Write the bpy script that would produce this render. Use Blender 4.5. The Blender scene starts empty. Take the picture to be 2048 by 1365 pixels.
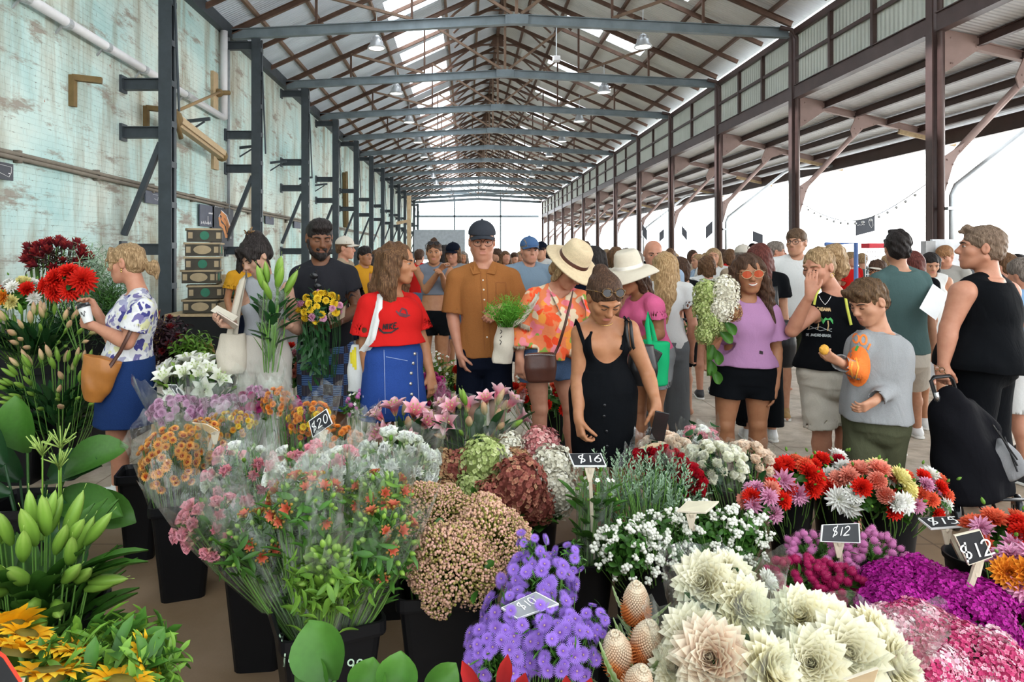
import bpy, math, random
import numpy as np
from mathutils import Vector, Matrix, Quaternion
from mathutils.bvhtree import BVHTree
R = random.Random(7)
PI = math.pi
FPX, CX, CY, HC = 1365.0, 933.0, 507.0, 1.62      # focal length in pixels, vanishing point, eye height
COL = bpy.context.scene.collection
OFF = {}
def P(px, py, Y):
 return Vector(((px - CX) * Y / FPX, Y, HC - (py - CY) * Y / FPX))
def G(px, py):                                   # a floor point
 return P(px, py, FPX * HC / (py - CY))
def V(*a): return Vector(a)
def lerp(a, b, t): return a + (b - a) * t
# ------------------------------------------------------------------ materials
MATS = {}
def nodes(name):
 m = bpy.data.materials.new(name); m.use_nodes = True
 nt = m.node_tree
 return m, nt, nt.nodes, nt.links, nt.nodes['Principled BSDF']
def ramp(N, stops, interp='LINEAR'):
 r = N.new('ShaderNodeValToRGB'); cr = r.color_ramp; cr.interpolation = interp
 while len(cr.elements) < len(stops): cr.elements.new(0.5)
 for e, (p, c) in zip(cr.elements, stops):
  e.position = p; e.color = (c[0], c[1], c[2], 1)
 return r
def noise(N, L, vec, scale, detail=4, rough=.55, dist=0):
 n = N.new('ShaderNodeTexNoise'); n.inputs['Scale'].default_value = scale
 n.inputs['Detail'].default_value = detail; n.inputs['Roughness'].default_value = rough
 n.inputs['Distortion'].default_value = dist
 if vec is not None: L.new(vec, n.inputs['Vector'])
 return n
def mapping(N, L, scale=(1, 1, 1), rot=(0, 0, 0), coord='Object'):
 tc = N.new('ShaderNodeTexCoord'); mp = N.new('ShaderNodeMapping')
 mp.inputs['Scale'].default_value = scale; mp.inputs['Rotation'].default_value = rot
 L.new(tc.outputs[coord], mp.inputs['Vector'])
 return mp.outputs['Vector']
def mixc(N, L, fac, a, b, mode='MIX'):
 m = N.new('ShaderNodeMix'); m.data_type = 'RGBA'; m.blend_type = mode
 for s, v in ((0, fac), (6, a), (7, b)):
  if hasattr(v, 'links'): L.new(v, m.inputs[s])
  elif s == 0: m.inputs[0].default_value = v
  else: m.inputs[s].default_value = (v[0], v[1], v[2], 1)
 return m.outputs[2]
def bump(N, L, b, h, strength=.3, dist=.01):
 n = N.new('ShaderNodeBump'); n.inputs['Strength'].default_value = strength
 n.inputs['Distance'].default_value = dist
 L.new(h, n.inputs['Height']); L.new(n.outputs[0], b.inputs['Normal'])
 return n
def dk(c, k): return (c[0] * k, c[1] * k, c[2] * k)
def mat(name, c, rough=.6, metal=0, var=.25, scale=8, bmp=0, bscale=40, spec=.4, stretch=(1, 1, 1), c2=None):
 """A plain procedural surface: colour c drifting towards a darker or second colour by noise, with bump."""
 if name in MATS: return MATS[name]
 m, nt, N, L, b = nodes(name)
 vec = mapping(N, L, stretch)
 n = noise(N, L, vec, scale)
 r = ramp(N, [(.3, c2 or dk(c, 1 - var)), (.7, c)])
 L.new(n.outputs[0], r.inputs[0]); L.new(r.outputs[0], b.inputs['Base Color'])
 b.inputs['Roughness'].default_value = rough; b.inputs['Metallic'].default_value = metal
 b.inputs['Specular IOR Level'].default_value = spec
 if bmp:
  n2 = noise(N, L, vec, bscale, 3); bump(N, L, b, n2.outputs[0], bmp)
 MATS[name] = m
 return m
def tmat(name, stops, rough=.55, var=.12, trans=.0, spec=.25, attr='t', vs=60):
 """A petal or leaf: colour by the position t from its base (0) to its tip (1), a little different on every bloom."""
 if name in MATS: return MATS[name]
 m, nt, N, L, b = nodes(name)
 a = N.new('ShaderNodeAttribute'); a.attribute_name = attr
 r = ramp(N, stops); L.new(a.outputs['Fac'], r.inputs[0])
 oi = N.new('ShaderNodeObjectInfo')
 vec = mapping(N, L)
 n = noise(N, L, vec, vs, 2)
 ad = N.new('ShaderNodeMath'); ad.operation = 'ADD'
 L.new(oi.outputs['Random'], ad.inputs[0]); L.new(n.outputs[0], ad.inputs[1])
 mr = N.new('ShaderNodeMapRange'); mr.inputs[1].default_value = .2; mr.inputs[2].default_value = 1.6
 mr.inputs[3].default_value = 1 - var; mr.inputs[4].default_value = 1 + var
 L.new(ad.outputs[0], mr.inputs[0])
 hs = N.new('ShaderNodeHueSaturation'); L.new(mr.outputs[0], hs.inputs['Value'])
 L.new(r.outputs[0], hs.inputs['Color'])
 L.new(hs.outputs[0], b.inputs['Base Color'])
 b.inputs['Roughness'].default_value = rough; b.inputs['Specular IOR Level'].default_value = spec
 if trans:
  t = N.new('ShaderNodeBsdfTranslucent'); L.new(hs.outputs[0], t.inputs[0])
  mx = N.new('ShaderNodeMixShader'); mx.inputs[0].default_value = trans
  L.new(b.outputs[0], mx.inputs[1]); L.new(t.outputs[0], mx.inputs[2])
  L.new(mx.outputs[0], N['Material Output'].inputs[0])
 MATS[name] = m
 return m
def cloth(name, c, var=.12, rough=.85, weave=.15, fold=.35, fscale=9, stretch=(1, 1, .5)):
 if name in MATS: return MATS[name]
 m, nt, N, L, b = nodes(name)
 vec = mapping(N, L, stretch)
 c = dk(c, .74 if max(c) < .6 or max(c) - min(c) > .25 else .86)
 n = noise(N, L, vec, fscale, 3, .5, .6)
 n2 = noise(N, L, mapping(N, L), 260, 2)
 r = ramp(N, [(.25, dk(c, 1 - var)), (.75, c)])
 L.new(n2.outputs[0], r.inputs[0]); L.new(r.outputs[0], b.inputs['Base Color'])
 b.inputs['Roughness'].default_value = rough; b.inputs['Specular IOR Level'].default_value = .06
 b1 = N.new('ShaderNodeBump'); b1.inputs['Strength'].default_value = fold; b1.inputs['Distance'].default_value = .03
 L.new(n.outputs[0], b1.inputs['Height'])
 b2 = N.new('ShaderNodeBump'); b2.inputs['Strength'].default_value = weave; b2.inputs['Distance'].default_value = .004
 L.new(n2.outputs[0], b2.inputs['Height']); L.new(b1.outputs[0], b2.inputs['Normal'])
 L.new(b2.outputs[0], b.inputs['Normal'])
 MATS[name] = m
 return m
# ------------------------------------------------------------------ mesh collector
class MB:
 def __init__(s): s.v = []; s.f = []; s.t = []; s.m = []; s.mi = 0
 def add(s, vs, fs, ts=0.0):
  o = len(s.v); s.v.extend(vs)
  s.t.extend(ts if isinstance(ts, (list, tuple)) else [ts] * len(vs))
  s.f.extend([tuple(i + o for i in f) for f in fs]); s.m.extend([s.mi] * len(fs))
  return s
 def box(s, c, d, rot=None, t=0.0):
  c = Vector(c); h = Vector(d) / 2
  vs = [Vector((x * h.x, y * h.y, z * h.z)) for x in (-1, 1) for y in (-1, 1) for z in (-1, 1)]
  if rot is not None: vs = [rot @ v for v in vs]
  return s.add([v + c for v in vs], [(0, 1, 3, 2), (4, 6, 7, 5), (0, 4, 5, 1), (2, 3, 7, 6), (0, 2, 6, 4), (1, 5, 7, 3)], t)
 def bar(s, a, b, w, h, up=(0, 0, 1)):
  a = Vector(a); b = Vector(b); d = (b - a); l = d.length; d = d / l
  u = Vector(up)
  if abs(u.dot(d)) > .98: u = Vector((0, 1, 0))
  x = d.cross(u).normalized(); z = x.cross(d)
  M = Matrix((x, d, z)).transposed()
  return s.box((a + b) / 2, (w, l, h), M)
 def ibeam(s, a, b, w, h, t=.015, up=(0, 0, 1)):
  a = Vector(a); b = Vector(b); d = (b - a).normalized(); u = Vector(up)
  if abs(u.dot(d)) > .98: u = Vector((0, 1, 0))
  x = d.cross(u).normalized(); z = x.cross(d)
  s.bar(a, b, t, h, up)
  for k in (-1, 1): s.bar(a + z * k * (h / 2), b + z * k * (h / 2), w, t, up)
  return s
 def tube(s, pts, r, n=8, t=0.0, caps=True, ts=None):
  pts = [Vector(p) for p in pts]; m = len(pts)
  rs = r if isinstance(r, (list, tuple)) else [r] * m
  prev = None; vs = []; tt = []
  for i, p in enumerate(pts):
   d = (pts[min(i + 1, m - 1)] - pts[max(i - 1, 0)])
   d = d.normalized() if d.length > 1e-9 else Vector((0, 0, 1))
   if prev is None:
    x = d.orthogonal().normalized()
   else:
    x = prev - d * prev.dot(d)
    x = x.normalized() if x.length > 1e-6 else d.orthogonal().normalized()
   prev = x; y = d.cross(x)
   for k in range(n):
    a = 2 * PI * k / n
    vs.append(p + (x * math.cos(a) + y * math.sin(a)) * rs[i]); tt.append(ts[i] if ts else t)
  fs = [(i * n + k, i * n + (k + 1) % n, (i + 1) * n + (k + 1) % n, (i + 1) * n + k) for i in range(m - 1) for k in range(n)]
  if caps: fs += [tuple(range(n - 1, -1, -1)), tuple(range((m - 1) * n, m * n))]
  return s.add(vs, fs, tt)
 def lathe(s, c, prof, n=24, ax=None, sy=1.0, ts=None):
  """Profile (radius, height) pairs turned about the axis through c."""
  M = ax if ax is not None else Matrix.Identity(3)
  c = Vector(c); vs = []; tt = []
  for i, (r, z) in enumerate(prof):
   for k in range(n):
    a = 2 * PI * k / n
    vs.append(c + M @ Vector((r * math.cos(a), r * math.sin(a) * sy, z))); tt.append(ts[i] if ts else 0.0)
  fs = [(i * n + k, i * n + (k + 1) % n, (i + 1) * n + (k + 1) % n, (i + 1) * n + k) for i in range(len(prof) - 1) for k in range(n)]
  return s.add(vs, fs, tt)
 def ball(s, c, r, n=10, m=6, t=0.0, rad=None, M=None):
  c = Vector(c); rad = rad or (r, r, r); vs = []; tt = []
  for i in range(m + 1):
   th = PI * i / m
   for k in range(n):
    a = 2 * PI * k / n
    p = Vector((math.sin(th) * math.cos(a) * rad[0], math.sin(th) * math.sin(a) * rad[1], math.cos(th) * rad[2]))
    vs.append(c + (M @ p if M is not None else p)); tt.append(t)
  fs = [(i * n + k, (i + 1) * n + k, (i + 1) * n + (k + 1) % n, i * n + (k + 1) % n) for i in range(m) for k in range(n)]
  return s.add(vs, fs, tt)
 def poly(s, pts, d, t=0.0):
  """An outline extruded by the vector d."""
  pts = [Vector(p) for p in pts]; n = len(pts); d = Vector(d)
  return s.add(pts + [p + d for p in pts], [tuple(range(n - 1, -1, -1)), tuple(range(n, 2 * n))] +
      [(i, (i + 1) % n, n + (i + 1) % n, n + i) for i in range(n)], t)
 def petal(s, M, L, W, cup=.2, curl=.4, nl=4, nw=2, t0=0, t1=1, tip=.5, wav=0, belly=.55, ph=0, notch=0):
  """A blade from the origin of the 4x4 matrix M along +X, bending up towards +Z by curl, hollow by cup."""
  vs = []; ts = []
  for i in range(nl + 1):
   u = i / nl
   if u < belly: w = math.sin(u / belly * PI / 2) * .8 + .2
   else:
    q = (u - belly) / (1 - belly); w = (1 - q ** (1 / max(.05, tip))) if tip < 1 else math.cos(q * PI / 2) ** (1 / tip)
    w = max(w, .03)
   a = curl * u
   x = L * (math.sin(a) / curl if abs(curl) > 1e-3 else u); z = L * ((1 - math.cos(a)) / curl if abs(curl) > 1e-3 else 0)
   for j in range(nw + 1):
    q = 2 * j / nw - 1
    lift = cup * W * q * q * w + wav * W * math.sin(5 * u + 2.5 * q + ph)
    n_ = notch * L * (1 - abs(q)) * (u ** 6)
    vs.append(M @ Vector((x - lift * math.sin(a) - n_, q * W / 2 * w, z + lift * math.cos(a)))); ts.append(lerp(t0, t1, u))
  k = nw + 1
  return s.add(vs, [(i * k + j, (i + 1) * k + j, (i + 1) * k + j + 1, i * k + j + 1) for i in range(nl) for j in range(nw)], ts)
 def merge(s, o, M=None):
  return s.add([M @ v for v in o.v] if M is not None else list(o.v), o.f, list(o.t))
 def mesh(s, name, mats, smooth=True, off=None):
  me = bpy.data.meshes.new(name)
  vs = [v - off for v in s.v] if off is not None else s.v
  me.from_pydata([tuple(v) for v in vs], [], s.f)
  for m in (mats if isinstance(mats, (list, tuple)) else [mats]): me.materials.append(m)
  if any(s.m): me.polygons.foreach_set('material_index', s.m)
  if any(s.t):
   a = me.attributes.new('t', 'FLOAT', 'POINT'); a.data.foreach_set('value', s.t)
  if smooth: me.polygons.foreach_set('use_smooth', [True] * len(me.polygons))
  me.update()
  return me
def tag(o, label, cat=None, group=None, kind=None):
 if label: o['label'] = label
 if cat: o['category'] = cat
 if group: o['group'] = group
 if kind: o['kind'] = kind
 return o
def thing(name, label, cat, loc=(0, 0, 0), group=None):
 o = bpy.data.objects.new(name, None); COL.objects.link(o); o.location = loc; o.empty_display_size = .1
 OFF[o] = Vector(loc)
 return tag(o, label, cat, group)
def put(name, mb, m, parent=None, smooth=False, label=None, cat=None, group=None, kind=None, bevel=0, base=None):
 """Geometry given in world space becomes ONE mesh object, under its parent if it is a part."""
 if parent is not None: off = OFF[parent]
 elif base is not None: off = Vector(base)
 else:
  n = len(mb.v); c = sum((Vector(v) for v in mb.v), Vector()) / n
  off = Vector((c.x, c.y, min(v[2] for v in mb.v)))
 me = mb.mesh(name, m, smooth, off)
 o = bpy.data.objects.new(name, me); COL.objects.link(o)
 if parent is not None: o.parent = parent
 else: o.location = off
 OFF[o] = off
 if bevel:
  bv = o.modifiers.new('bevel', 'BEVEL'); bv.width = bevel; bv.segments = 2; bv.limit_method = 'ANGLE'
 return tag(o, label, cat, group, kind)
def inst(name, me, M, parent, label=None, m=None):
 """A part that shares its mesh with others: M is its place in the world."""
 o = bpy.data.objects.new(name, me); COL.objects.link(o)
 o.parent = parent; o.matrix_basis = Matrix.Translation(-OFF[parent]) @ M
 OFF[o] = OFF[parent]
 if m is not None:
  o.material_slots[0].link = 'OBJECT'; o.material_slots[0].material = m
 if label: o['label'] = label
 return o
def copy_thing(root, loc, label=None, group=None, rotz=None):
 c = root.copy(); COL.objects.link(c); c.location = loc
 if rotz is not None: c.rotation_euler[2] = rotz
 if label: c['label'] = label
 if group: c['group'] = group
 for ch in root.children:
  d = ch.copy(); COL.objects.link(d); d.parent = c
  for g in ch.children:
   e = g.copy(); COL.objects.link(e); e.parent = d
 return c
def frame(fwd, up=(0, 0, 1)):
 """3x3 whose X is fwd, Z as near up as it can be."""
 x = Vector(fwd).normalized(); u = Vector(up)
 if abs(x.dot(u)) > .99: u = Vector((0, 1, 0))
 y = u.cross(x).normalized(); z = x.cross(y)
 return Matrix((x, y, z)).transposed()
def upframe(z, spin=0.0):
 """4x4 rotation whose Z is the vector z."""
 return (Vector(z).to_track_quat('Z', 'Y').to_matrix() @ Matrix.Rotation(spin, 3, 'Z')).to_4x4()
ORD = ['first', 'second', 'third', 'fourth', 'fifth', 'sixth', 'seventh', 'eighth', 'ninth', 'tenth', 'eleventh', 'twelfth', 'thirteenth', 'fourteenth', 'fifteenth']
# ------------------------------------------------------------------ stroke lettering
def arc(cx, cy, rx, ry, a0, a1, n=10):
 return [(cx + rx * math.cos(math.radians(lerp(a0, a1, i / n))), cy + ry * math.sin(math.radians(lerp(a0, a1, i / n)))) for i in range(n + 1)]
GL = {
 '1': [[(.25, .9), (.25, 0)]], '2': [arc(.3, .72, .25, .25, 170, -40) + [(.02, 0), (.65, .05)]],
 '5': [[(.6, 1), (.15, .98), (.1, .58)] + arc(.3, .32, .28, .3, 110, -130)], '6': [[(.5, .95), (.2, .6)] + arc(.32, .28, .25, .27, 150, 510)],
 '9': [arc(.3, .72, .22, .24, 0, 360) + [(.52, .72), (.5, .3), (.42, -.05)]], '0': [arc(.3, .5, .26, .48, 90, 450, 16)],
 '$': [arc(.3, .7, .24, .22, 60, 270, 8) + arc(.3, .27, .24, .22, 90, -120, 8), [(.42, 1.1), (.2, -.15)]],
 'A': [[(0, 0), (.3, 1), (.6, 0)], [(.12, .38), (.48, .38)]], 'B': [[(.05, 0), (.05, 1), (.4, .95), (.5, .75), (.38, .53), (.05, .52)], [(.38, .53), (.56, .28), (.4, .03), (.05, 0)]],
 'C': [arc(.35, .5, .3, .48, 45, 315, 12)], 'E': [[(.55, 1), (.08, 1), (.08, 0), (.55, 0)], [(.08, .52), (.45, .52)]],
 'I': [[(.15, 0), (.15, 1)]], 'J': [[(.4, 1), (.4, .25)] + arc(.22, .22, .18, .2, 0, -170, 6)], 'K': [[(.08, 0), (.08, 1)], [(.55, 1), (.1, .45), (.58, 0)]],
 'N': [[(.08, 0), (.08, 1), (.55, 0), (.55, 1)]], 'O': [arc(.33, .5, .3, .48, 90, 450, 16)], 'P': [[(.08, 0), (.08, 1), (.42, .97), (.55, .76), (.42, .52), (.08, .5)]],
 'R': [[(.08, 0), (.08, 1), (.42, .97), (.55, .76), (.42, .52), (.08, .5)], [(.3, .5), (.58, 0)]], 'S': [arc(.3, .73, .24, .24, 40, 270, 9) + arc(.3, .26, .26, .25, 90, -140, 9)],
 'D': [[(.08, 0), (.08, 1), (.35, .95), (.57, .5), (.35, .04), (.08, 0)]], 'L': [[(.08, 1), (.08, 0), (.5, 0)]], 'Y': [[(0, 1), (.3, .5), (.6, 1)], [(.3, .5), (.3, 0)]],
 'T': [[(0, 1), (.6, 1)], [(.3, 1), (.3, 0)]], 'G': [arc(.35, .5, .3, .48, 45, 330, 12) + [(.62, .45), (.4, .45)]], 'H': [[(.08, 0), (.08, 1)], [(.55, 0), (.55, 1)], [(.08, .5), (.55, .5)]],
 'V': [[(0, 1), (.3, 0), (.6, 1)]], 'U': [[(.06, 1), (.06, .3)] + arc(.32, .28, .26, .28, 180, 360, 8) + [(.58, 1)]], 'F': [[(.55, 1), (.08, 1), (.08, 0)], [(.08, .52), (.45, .52)]],
 'M': [[(.05, 0), (.08, 1), (.35, .3), (.62, 1), (.65, 0)]], 'W': [[(0, 1), (.18, 0), (.35, .7), (.52, 0), (.7, 1)]], 'Q': [arc(.33, .5, .3, .48, 90, 450, 16), [(.4, .2), (.65, -.05)]],
 '!': [[(.2, 1), (.17, .35)], [(.15, .08), (.15, 0)]], '-': [[(.08, .5), (.42, .5)]], '.': [[(.1, .06), (.1, 0)]],
 'c': [arc(.25, .3, .25, .3, 50, 310)], 'o': [arc(.27, .3, .27, .3, 90, 450, 12)], 'l': [[(.08, 0), (.08, 1)]], 'e': [[(.02, .32), (.5, .32)] + arc(.26, .3, .25, .3, 10, 320)],
 's': [arc(.22, .45, .18, .15, 40, 270, 6) + arc(.22, .15, .2, .15, 90, -140, 6)], ' ': [],
}
def strokes(text, size, gap=.18, slant=0.0):
 """Polylines of a text in its own plane, origin at its lower left; also its width."""
 out = []; x = 0
 for ch in text:
  g = GL[ch]; w = max([p[0] for l in g for p in l] + [.3])
  for l in g: out.append([((x + px + slant * py) * size, py * size) for px, py in l])
  x += w + gap
 return out, (x - gap) * size
def ribbon(mb, line, w, to3, step=None):
 """A flat stroke of width w along a 2D line; to3 carries 2D points into the world."""
 pts = [Vector((p[0], p[1])) for p in line]
 if step:
  q = [pts[0]]
  for a, b in zip(pts, pts[1:]):
   k = max(1, int((b - a).length / step))
   q += [a.lerp(b, i / k) for i in range(1, k + 1)]
  pts = q
 vs = []
 for i, p in enumerate(pts):
  d = pts[min(i + 1, len(pts) - 1)] - pts[max(i - 1, 0)]
  if d.length < 1e-9: d = Vector((1, 0))
  n = Vector((-d.y, d.x)).normalized() * w / 2
  vs += [to3(p + n), to3(p - n)]
 if any(v is None for v in vs): return mb
 return mb.add(vs, [(2 * i, 2 * i + 1, 2 * i + 3, 2 * i + 2) for i in range(len(pts) - 1)])
# ================================================================== the hall
XL, XW, XR, XA = -4.6, -5.3, 7.2, 1.1            # left posts, left wall, right posts, ridge
Z0, BAY, NB, YE = 10.5, 4.5, 13, 68.0
ZT, ZR = 6.4, 9.5                                # tie beam and ridge heights
def mat_wall():
 m, nt, N, L, b = nodes('flaking painted brick')
 v = mapping(N, L, (1, 1, 1), (0, PI / 2, PI / 2))       # the wall runs along Y: brick rows along it
 tc = N.new('ShaderNodeTexCoord'); sx = N.new('ShaderNodeSeparateXYZ'); L.new(tc.outputs['Object'], sx.inputs[0])
 cb = N.new('ShaderNodeCombineXYZ'); L.new(sx.outputs[1], cb.inputs[0]); L.new(sx.outputs[2], cb.inputs[1])
 br = N.new('ShaderNodeTexBrick'); L.new(cb.outputs[0], br.inputs['Vector'])
 br.inputs['Scale'].default_value = 1.0; br.inputs['Brick Width'].default_value = .23; br.inputs['Row Height'].default_value = .076
 br.inputs['Mortar Size'].default_value = .006; br.inputs['Mortar Smooth'].default_value = .4
 br.inputs['Color1'].default_value = (1, 1, 1, 1); br.inputs['Color2'].default_value = (.8, .8, .8, 1); br.inputs['Mortar'].default_value = (0, 0, 0, 1)
 big = noise(N, L, cb.outputs[0], .55, 5, .6, .4)
 paint = ramp(N, [(.3, (.34, .55, .54)), (.48, (.52, .68, .645)), (.7, (.66, .70, .62))]); L.new(big.outputs[0], paint.inputs[0])
 mp = N.new('ShaderNodeMapping'); mp.inputs['Scale'].default_value = (1.6, .22, 1); L.new(cb.outputs[0], mp.inputs[0])
 drip = noise(N, L, mp.outputs[0], 1.0, 6, .7, .3)
 dr = ramp(N, [(.46, (0, 0, 0)), (.68, (1, 1, 1))]); L.new(drip.outputs[0], dr.inputs[0])
 c1 = mixc(N, L, dr.outputs[0], paint.outputs[0], (.27, .23, .15))
 mp2 = N.new('ShaderNodeMapping'); mp2.inputs['Scale'].default_value = (.7, 2.2, 1); L.new(cb.outputs[0], mp2.inputs[0])
 pl = noise(N, L, mp2.outputs[0], 1.3, 8, .72)
 pr = ramp(N, [(.545, (0, 0, 0)), (.63, (.85, .85, .85))]); L.new(pl.outputs[0], pr.inputs[0])
 c2 = mixc(N, L, pr.outputs[0], c1, (.26, .205, .16))
 rd = noise(N, L, cb.outputs[0], 2.3, 6, .7); rr = ramp(N, [(.66, (0, 0, 0)), (.7, (1, 1, 1))]); L.new(rd.outputs[0], rr.inputs[0])
 c3 = mixc(N, L, rr.outputs[0], c2, (.34, .14, .09))
 # flakes along the joints
 fl = noise(N, L, cb.outputs[0], 14, 5, .7); fr = ramp(N, [(.55, (0, 0, 0)), (.66, (.8, .8, .8))]); L.new(fl.outputs[0], fr.inputs[0])
 inv = N.new('ShaderNodeMath'); inv.operation = 'MULTIPLY'; L.new(br.outputs['Fac'], inv.inputs[0]); L.new(fr.outputs[0], inv.inputs[1])
 c4 = mixc(N, L, inv.outputs[0], c3, (.13, .11, .09))
 L.new(c4, b.inputs['Base Color']); b.inputs['Roughness'].default_value = .8
 ad = N.new('ShaderNodeMath'); ad.operation = 'ADD'; L.new(br.outputs['Fac'], ad.inputs[0])
 ml = N.new('ShaderNodeMath'); ml.operation = 'MULTIPLY'; ml.inputs[1].default_value = -.6; L.new(fl.outputs[0], ml.inputs[0]); L.new(ml.outputs[0], ad.inputs[1])
 bn = bump(N, L, b, ad.outputs[0], .6, .012); bn.invert = True
 return m
def mat_floor():
 m, nt, N, L, b = nodes('worn concrete floor')
 v = mapping(N, L)
 n1 = noise(N, L, v, .45, 6, .6, .3); n2 = noise(N, L, v, 5, 6, .65); n3 = noise(N, L, v, 90, 3)
 r = ramp(N, [(.32, (.46, .38, .29)), (.5, (.56, .48, .385)), (.72, (.64, .57, .48))]); L.new(n1.outputs[0], r.inputs[0])
 r2 = ramp(N, [(.35, (.62, .6, .55)), (.6, (1, 1, 1))]); L.new(n2.outputs[0], r2.inputs[0])
 c = mixc(N, L, 1.0, r.outputs[0], r2.outputs[0], 'MULTIPLY')
 vo = N.new('ShaderNodeTexVoronoi'); vo.inputs['Scale'].default_value = 1.7; L.new(v, vo.inputs['Vector'])
 r3 = ramp(N, [(.05, (.45, .38, .3)), (.1, (1, 1, 1))]); L.new(vo.outputs['Distance'], r3.inputs[0])
 c = mixc(N, L, 1.0, c, r3.outputs[0], 'MULTIPLY')
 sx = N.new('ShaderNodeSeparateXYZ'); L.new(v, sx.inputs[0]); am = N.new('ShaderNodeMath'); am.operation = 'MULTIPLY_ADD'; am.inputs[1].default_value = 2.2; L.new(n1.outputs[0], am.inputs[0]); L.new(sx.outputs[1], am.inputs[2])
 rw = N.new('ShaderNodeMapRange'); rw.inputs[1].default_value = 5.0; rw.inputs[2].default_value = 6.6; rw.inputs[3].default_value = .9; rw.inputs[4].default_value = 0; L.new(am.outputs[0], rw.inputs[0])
 c = mixc(N, L, rw.outputs[0], c, (.17, .10, .048))  # dimmer foreground light put into the colour: darker brown towards the camera
 br = N.new('ShaderNodeTexBrick'); br.offset = 0; L.new(v, br.inputs['Vector']); br.inputs['Scale'].default_value = 1
 br.inputs['Brick Width'].default_value = 2.6; br.inputs['Row Height'].default_value = 1.9; br.inputs['Mortar Size'].default_value = .006
 br.inputs['Color1'].default_value = br.inputs['Color2'].default_value = (1, 1, 1, 1); br.inputs['Mortar'].default_value = (.5, .45, .4, 1)
 c = mixc(N, L, 1.0, c, br.outputs[0], 'MULTIPLY')
 L.new(c, b.inputs['Base Color']); b.inputs['Roughness'].default_value = .62
 bump(N, L, b, n3.outputs[0], .12, .004)
 return m
def mat_sheet(name, c, axis, pitch=.09):
 m, nt, N, L, b = nodes(name)
 tc = N.new('ShaderNodeTexCoord')
 w = N.new('ShaderNodeTexWave'); w.wave_type = 'BANDS'; w.bands_direction = axis; w.inputs['Scale'].default_value = .314 / pitch
 L.new(tc.outputs['Object'], w.inputs[0])
 n = noise(N, L, tc.outputs['Object'], .8, 5)
 r = ramp(N, [(.3, dk(c, .8)), (.7, c)]); L.new(n.outputs[0], r.inputs[0])
 L.new(r.outputs[0], b.inputs['Base Color']); b.inputs['Roughness'].default_value = .55
 bump(N, L, b, w.outputs[1], .5, .03)
 return m
M_STEEL = mat('blue grey painted steel', (.055, .068, .08), .5, .1, .3, 5, .05)
M_TIE = mat('pale grey painted beam', (.22, .27, .30), .5, .2, .3, 3, .05)
M_RUST = mat('rusty brown iron', (.15, .085, .06), .75, .1, .5, 4, .1)
M_RUST2 = mat('light rust iron', (.25, .165, .115), .75, .1, .4, 4, .1)
M_BROWN = mat('brown painted steel', (.085, .05, .045), .4, .1, .3, 4, .05)
M_PINK = mat('pinkish brown painted steel', (.37, .26, .235), .55, 0, .25, 3, .05)
M_GALV = mat('galvanised pipe', (.55, .58, .6), .35, .5, .2, 6)
M_PVC = mat('white pvc pipe', (.72, .72, .74), .4, 0, .1, 6)
M_TIMB = mat('yellowed timber', (.34, .22, .10), .7, 0, .35, 12, .1, stretch=(1, 6, 1))
M_TIMB2 = mat('pale wood', (.52, .38, .22), .7, 0, .3, 12, .1, stretch=(1, 6, 1))
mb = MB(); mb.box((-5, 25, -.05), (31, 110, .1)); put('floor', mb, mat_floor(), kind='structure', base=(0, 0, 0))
mb = MB(); mb.box((33, 25, .004), (45, 150, .01)); put('floor_yard', mb, mat('pale yard concrete', (.74, .73, .70), .8), kind='structure', base=(0, 0, 0))  # yard colour made paler than the floor, for sunlit ground and more bounce
mb = MB(); mb.box((XW - .15, 30.5, 3.2), (.3, 75, 6.44)); put('wall_left', mb, mat_wall(), kind='structure', base=(0, 0, 0))
def roofz(x):
 return lerp(ZT + .12, ZR, (x - XW) / (XA - XW)) if x < XA else lerp(ZR, ZT + .32, (x - XA) / (XR - XA))
YR0 = -1.0
SHEETL = mat_sheet('pale corrugated roof sheet', (.74, .83, .95), 'Y'); SHEETR = mat_sheet('dusty corrugated roof sheet', (.70, .71, .70), 'Y')  # right slope greyer and darker than the bluish left one
def slope(x0, x1, holes):
 """One roof slope as a sheet of thickness 3 cm with rectangular openings for the skylights (in x and y)."""
 mb = MB(); xs = sorted({x0, x1} | {h[0] for h in holes} | {h[1] for h in holes}); ys = sorted({YR0, YE} | {h[2] for h in holes} | {h[3] for h in holes})
 for xa, xb in zip(xs, xs[1:]):
  for ya, yb in zip(ys, ys[1:]):
   cx, cy = (xa + xb) / 2, (ya + yb) / 2
   if any(h[0] < cx < h[1] and h[2] < cy < h[3] for h in holes): continue
   vs = [(xa, ya, roofz(xa)), (xb, ya, roofz(xb)), (xb, yb, roofz(xb)), (xa, yb, roofz(xa))]
   mb.poly([Vector(q) + V(0, 0, .06) for q in vs], (0, 0, .03))
 return mb
HL, HR = [], []
for k in range(-1, NB):
 y = Z0 + BAY * k
 HL += [(-2.15, -.75, y + .5, y + 2.0), (-2.15, -.75, y + 2.5, y + 4.0)]
 HR += [(3.0, 4.05, y + .35, y + 1.35), (4.25, 5.3, y + .35, y + 1.35)]
mb = slope(XW - .2, XA, HL); mb.mi = 1; o2 = slope(XA, XR + .15, HR); mb.merge(o2)
put('ceiling', mb, [SHEETL, SHEETR], kind='structure', base=(0, 0, 0))
m, nt, N, L, b = nodes('skylight sheet')
tr = N.new('ShaderNodeBsdfTranslucent'); tr.inputs[0].default_value = (.95, .97, 1, 1)
tp = N.new('ShaderNodeBsdfTransparent'); mx = N.new('ShaderNodeMixShader'); mx.inputs[0].default_value = .55
wv = N.new('ShaderNodeTexWave'); wv.inputs['Scale'].default_value = 3.5; L.new(mapping(N, L), wv.inputs[0])
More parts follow.
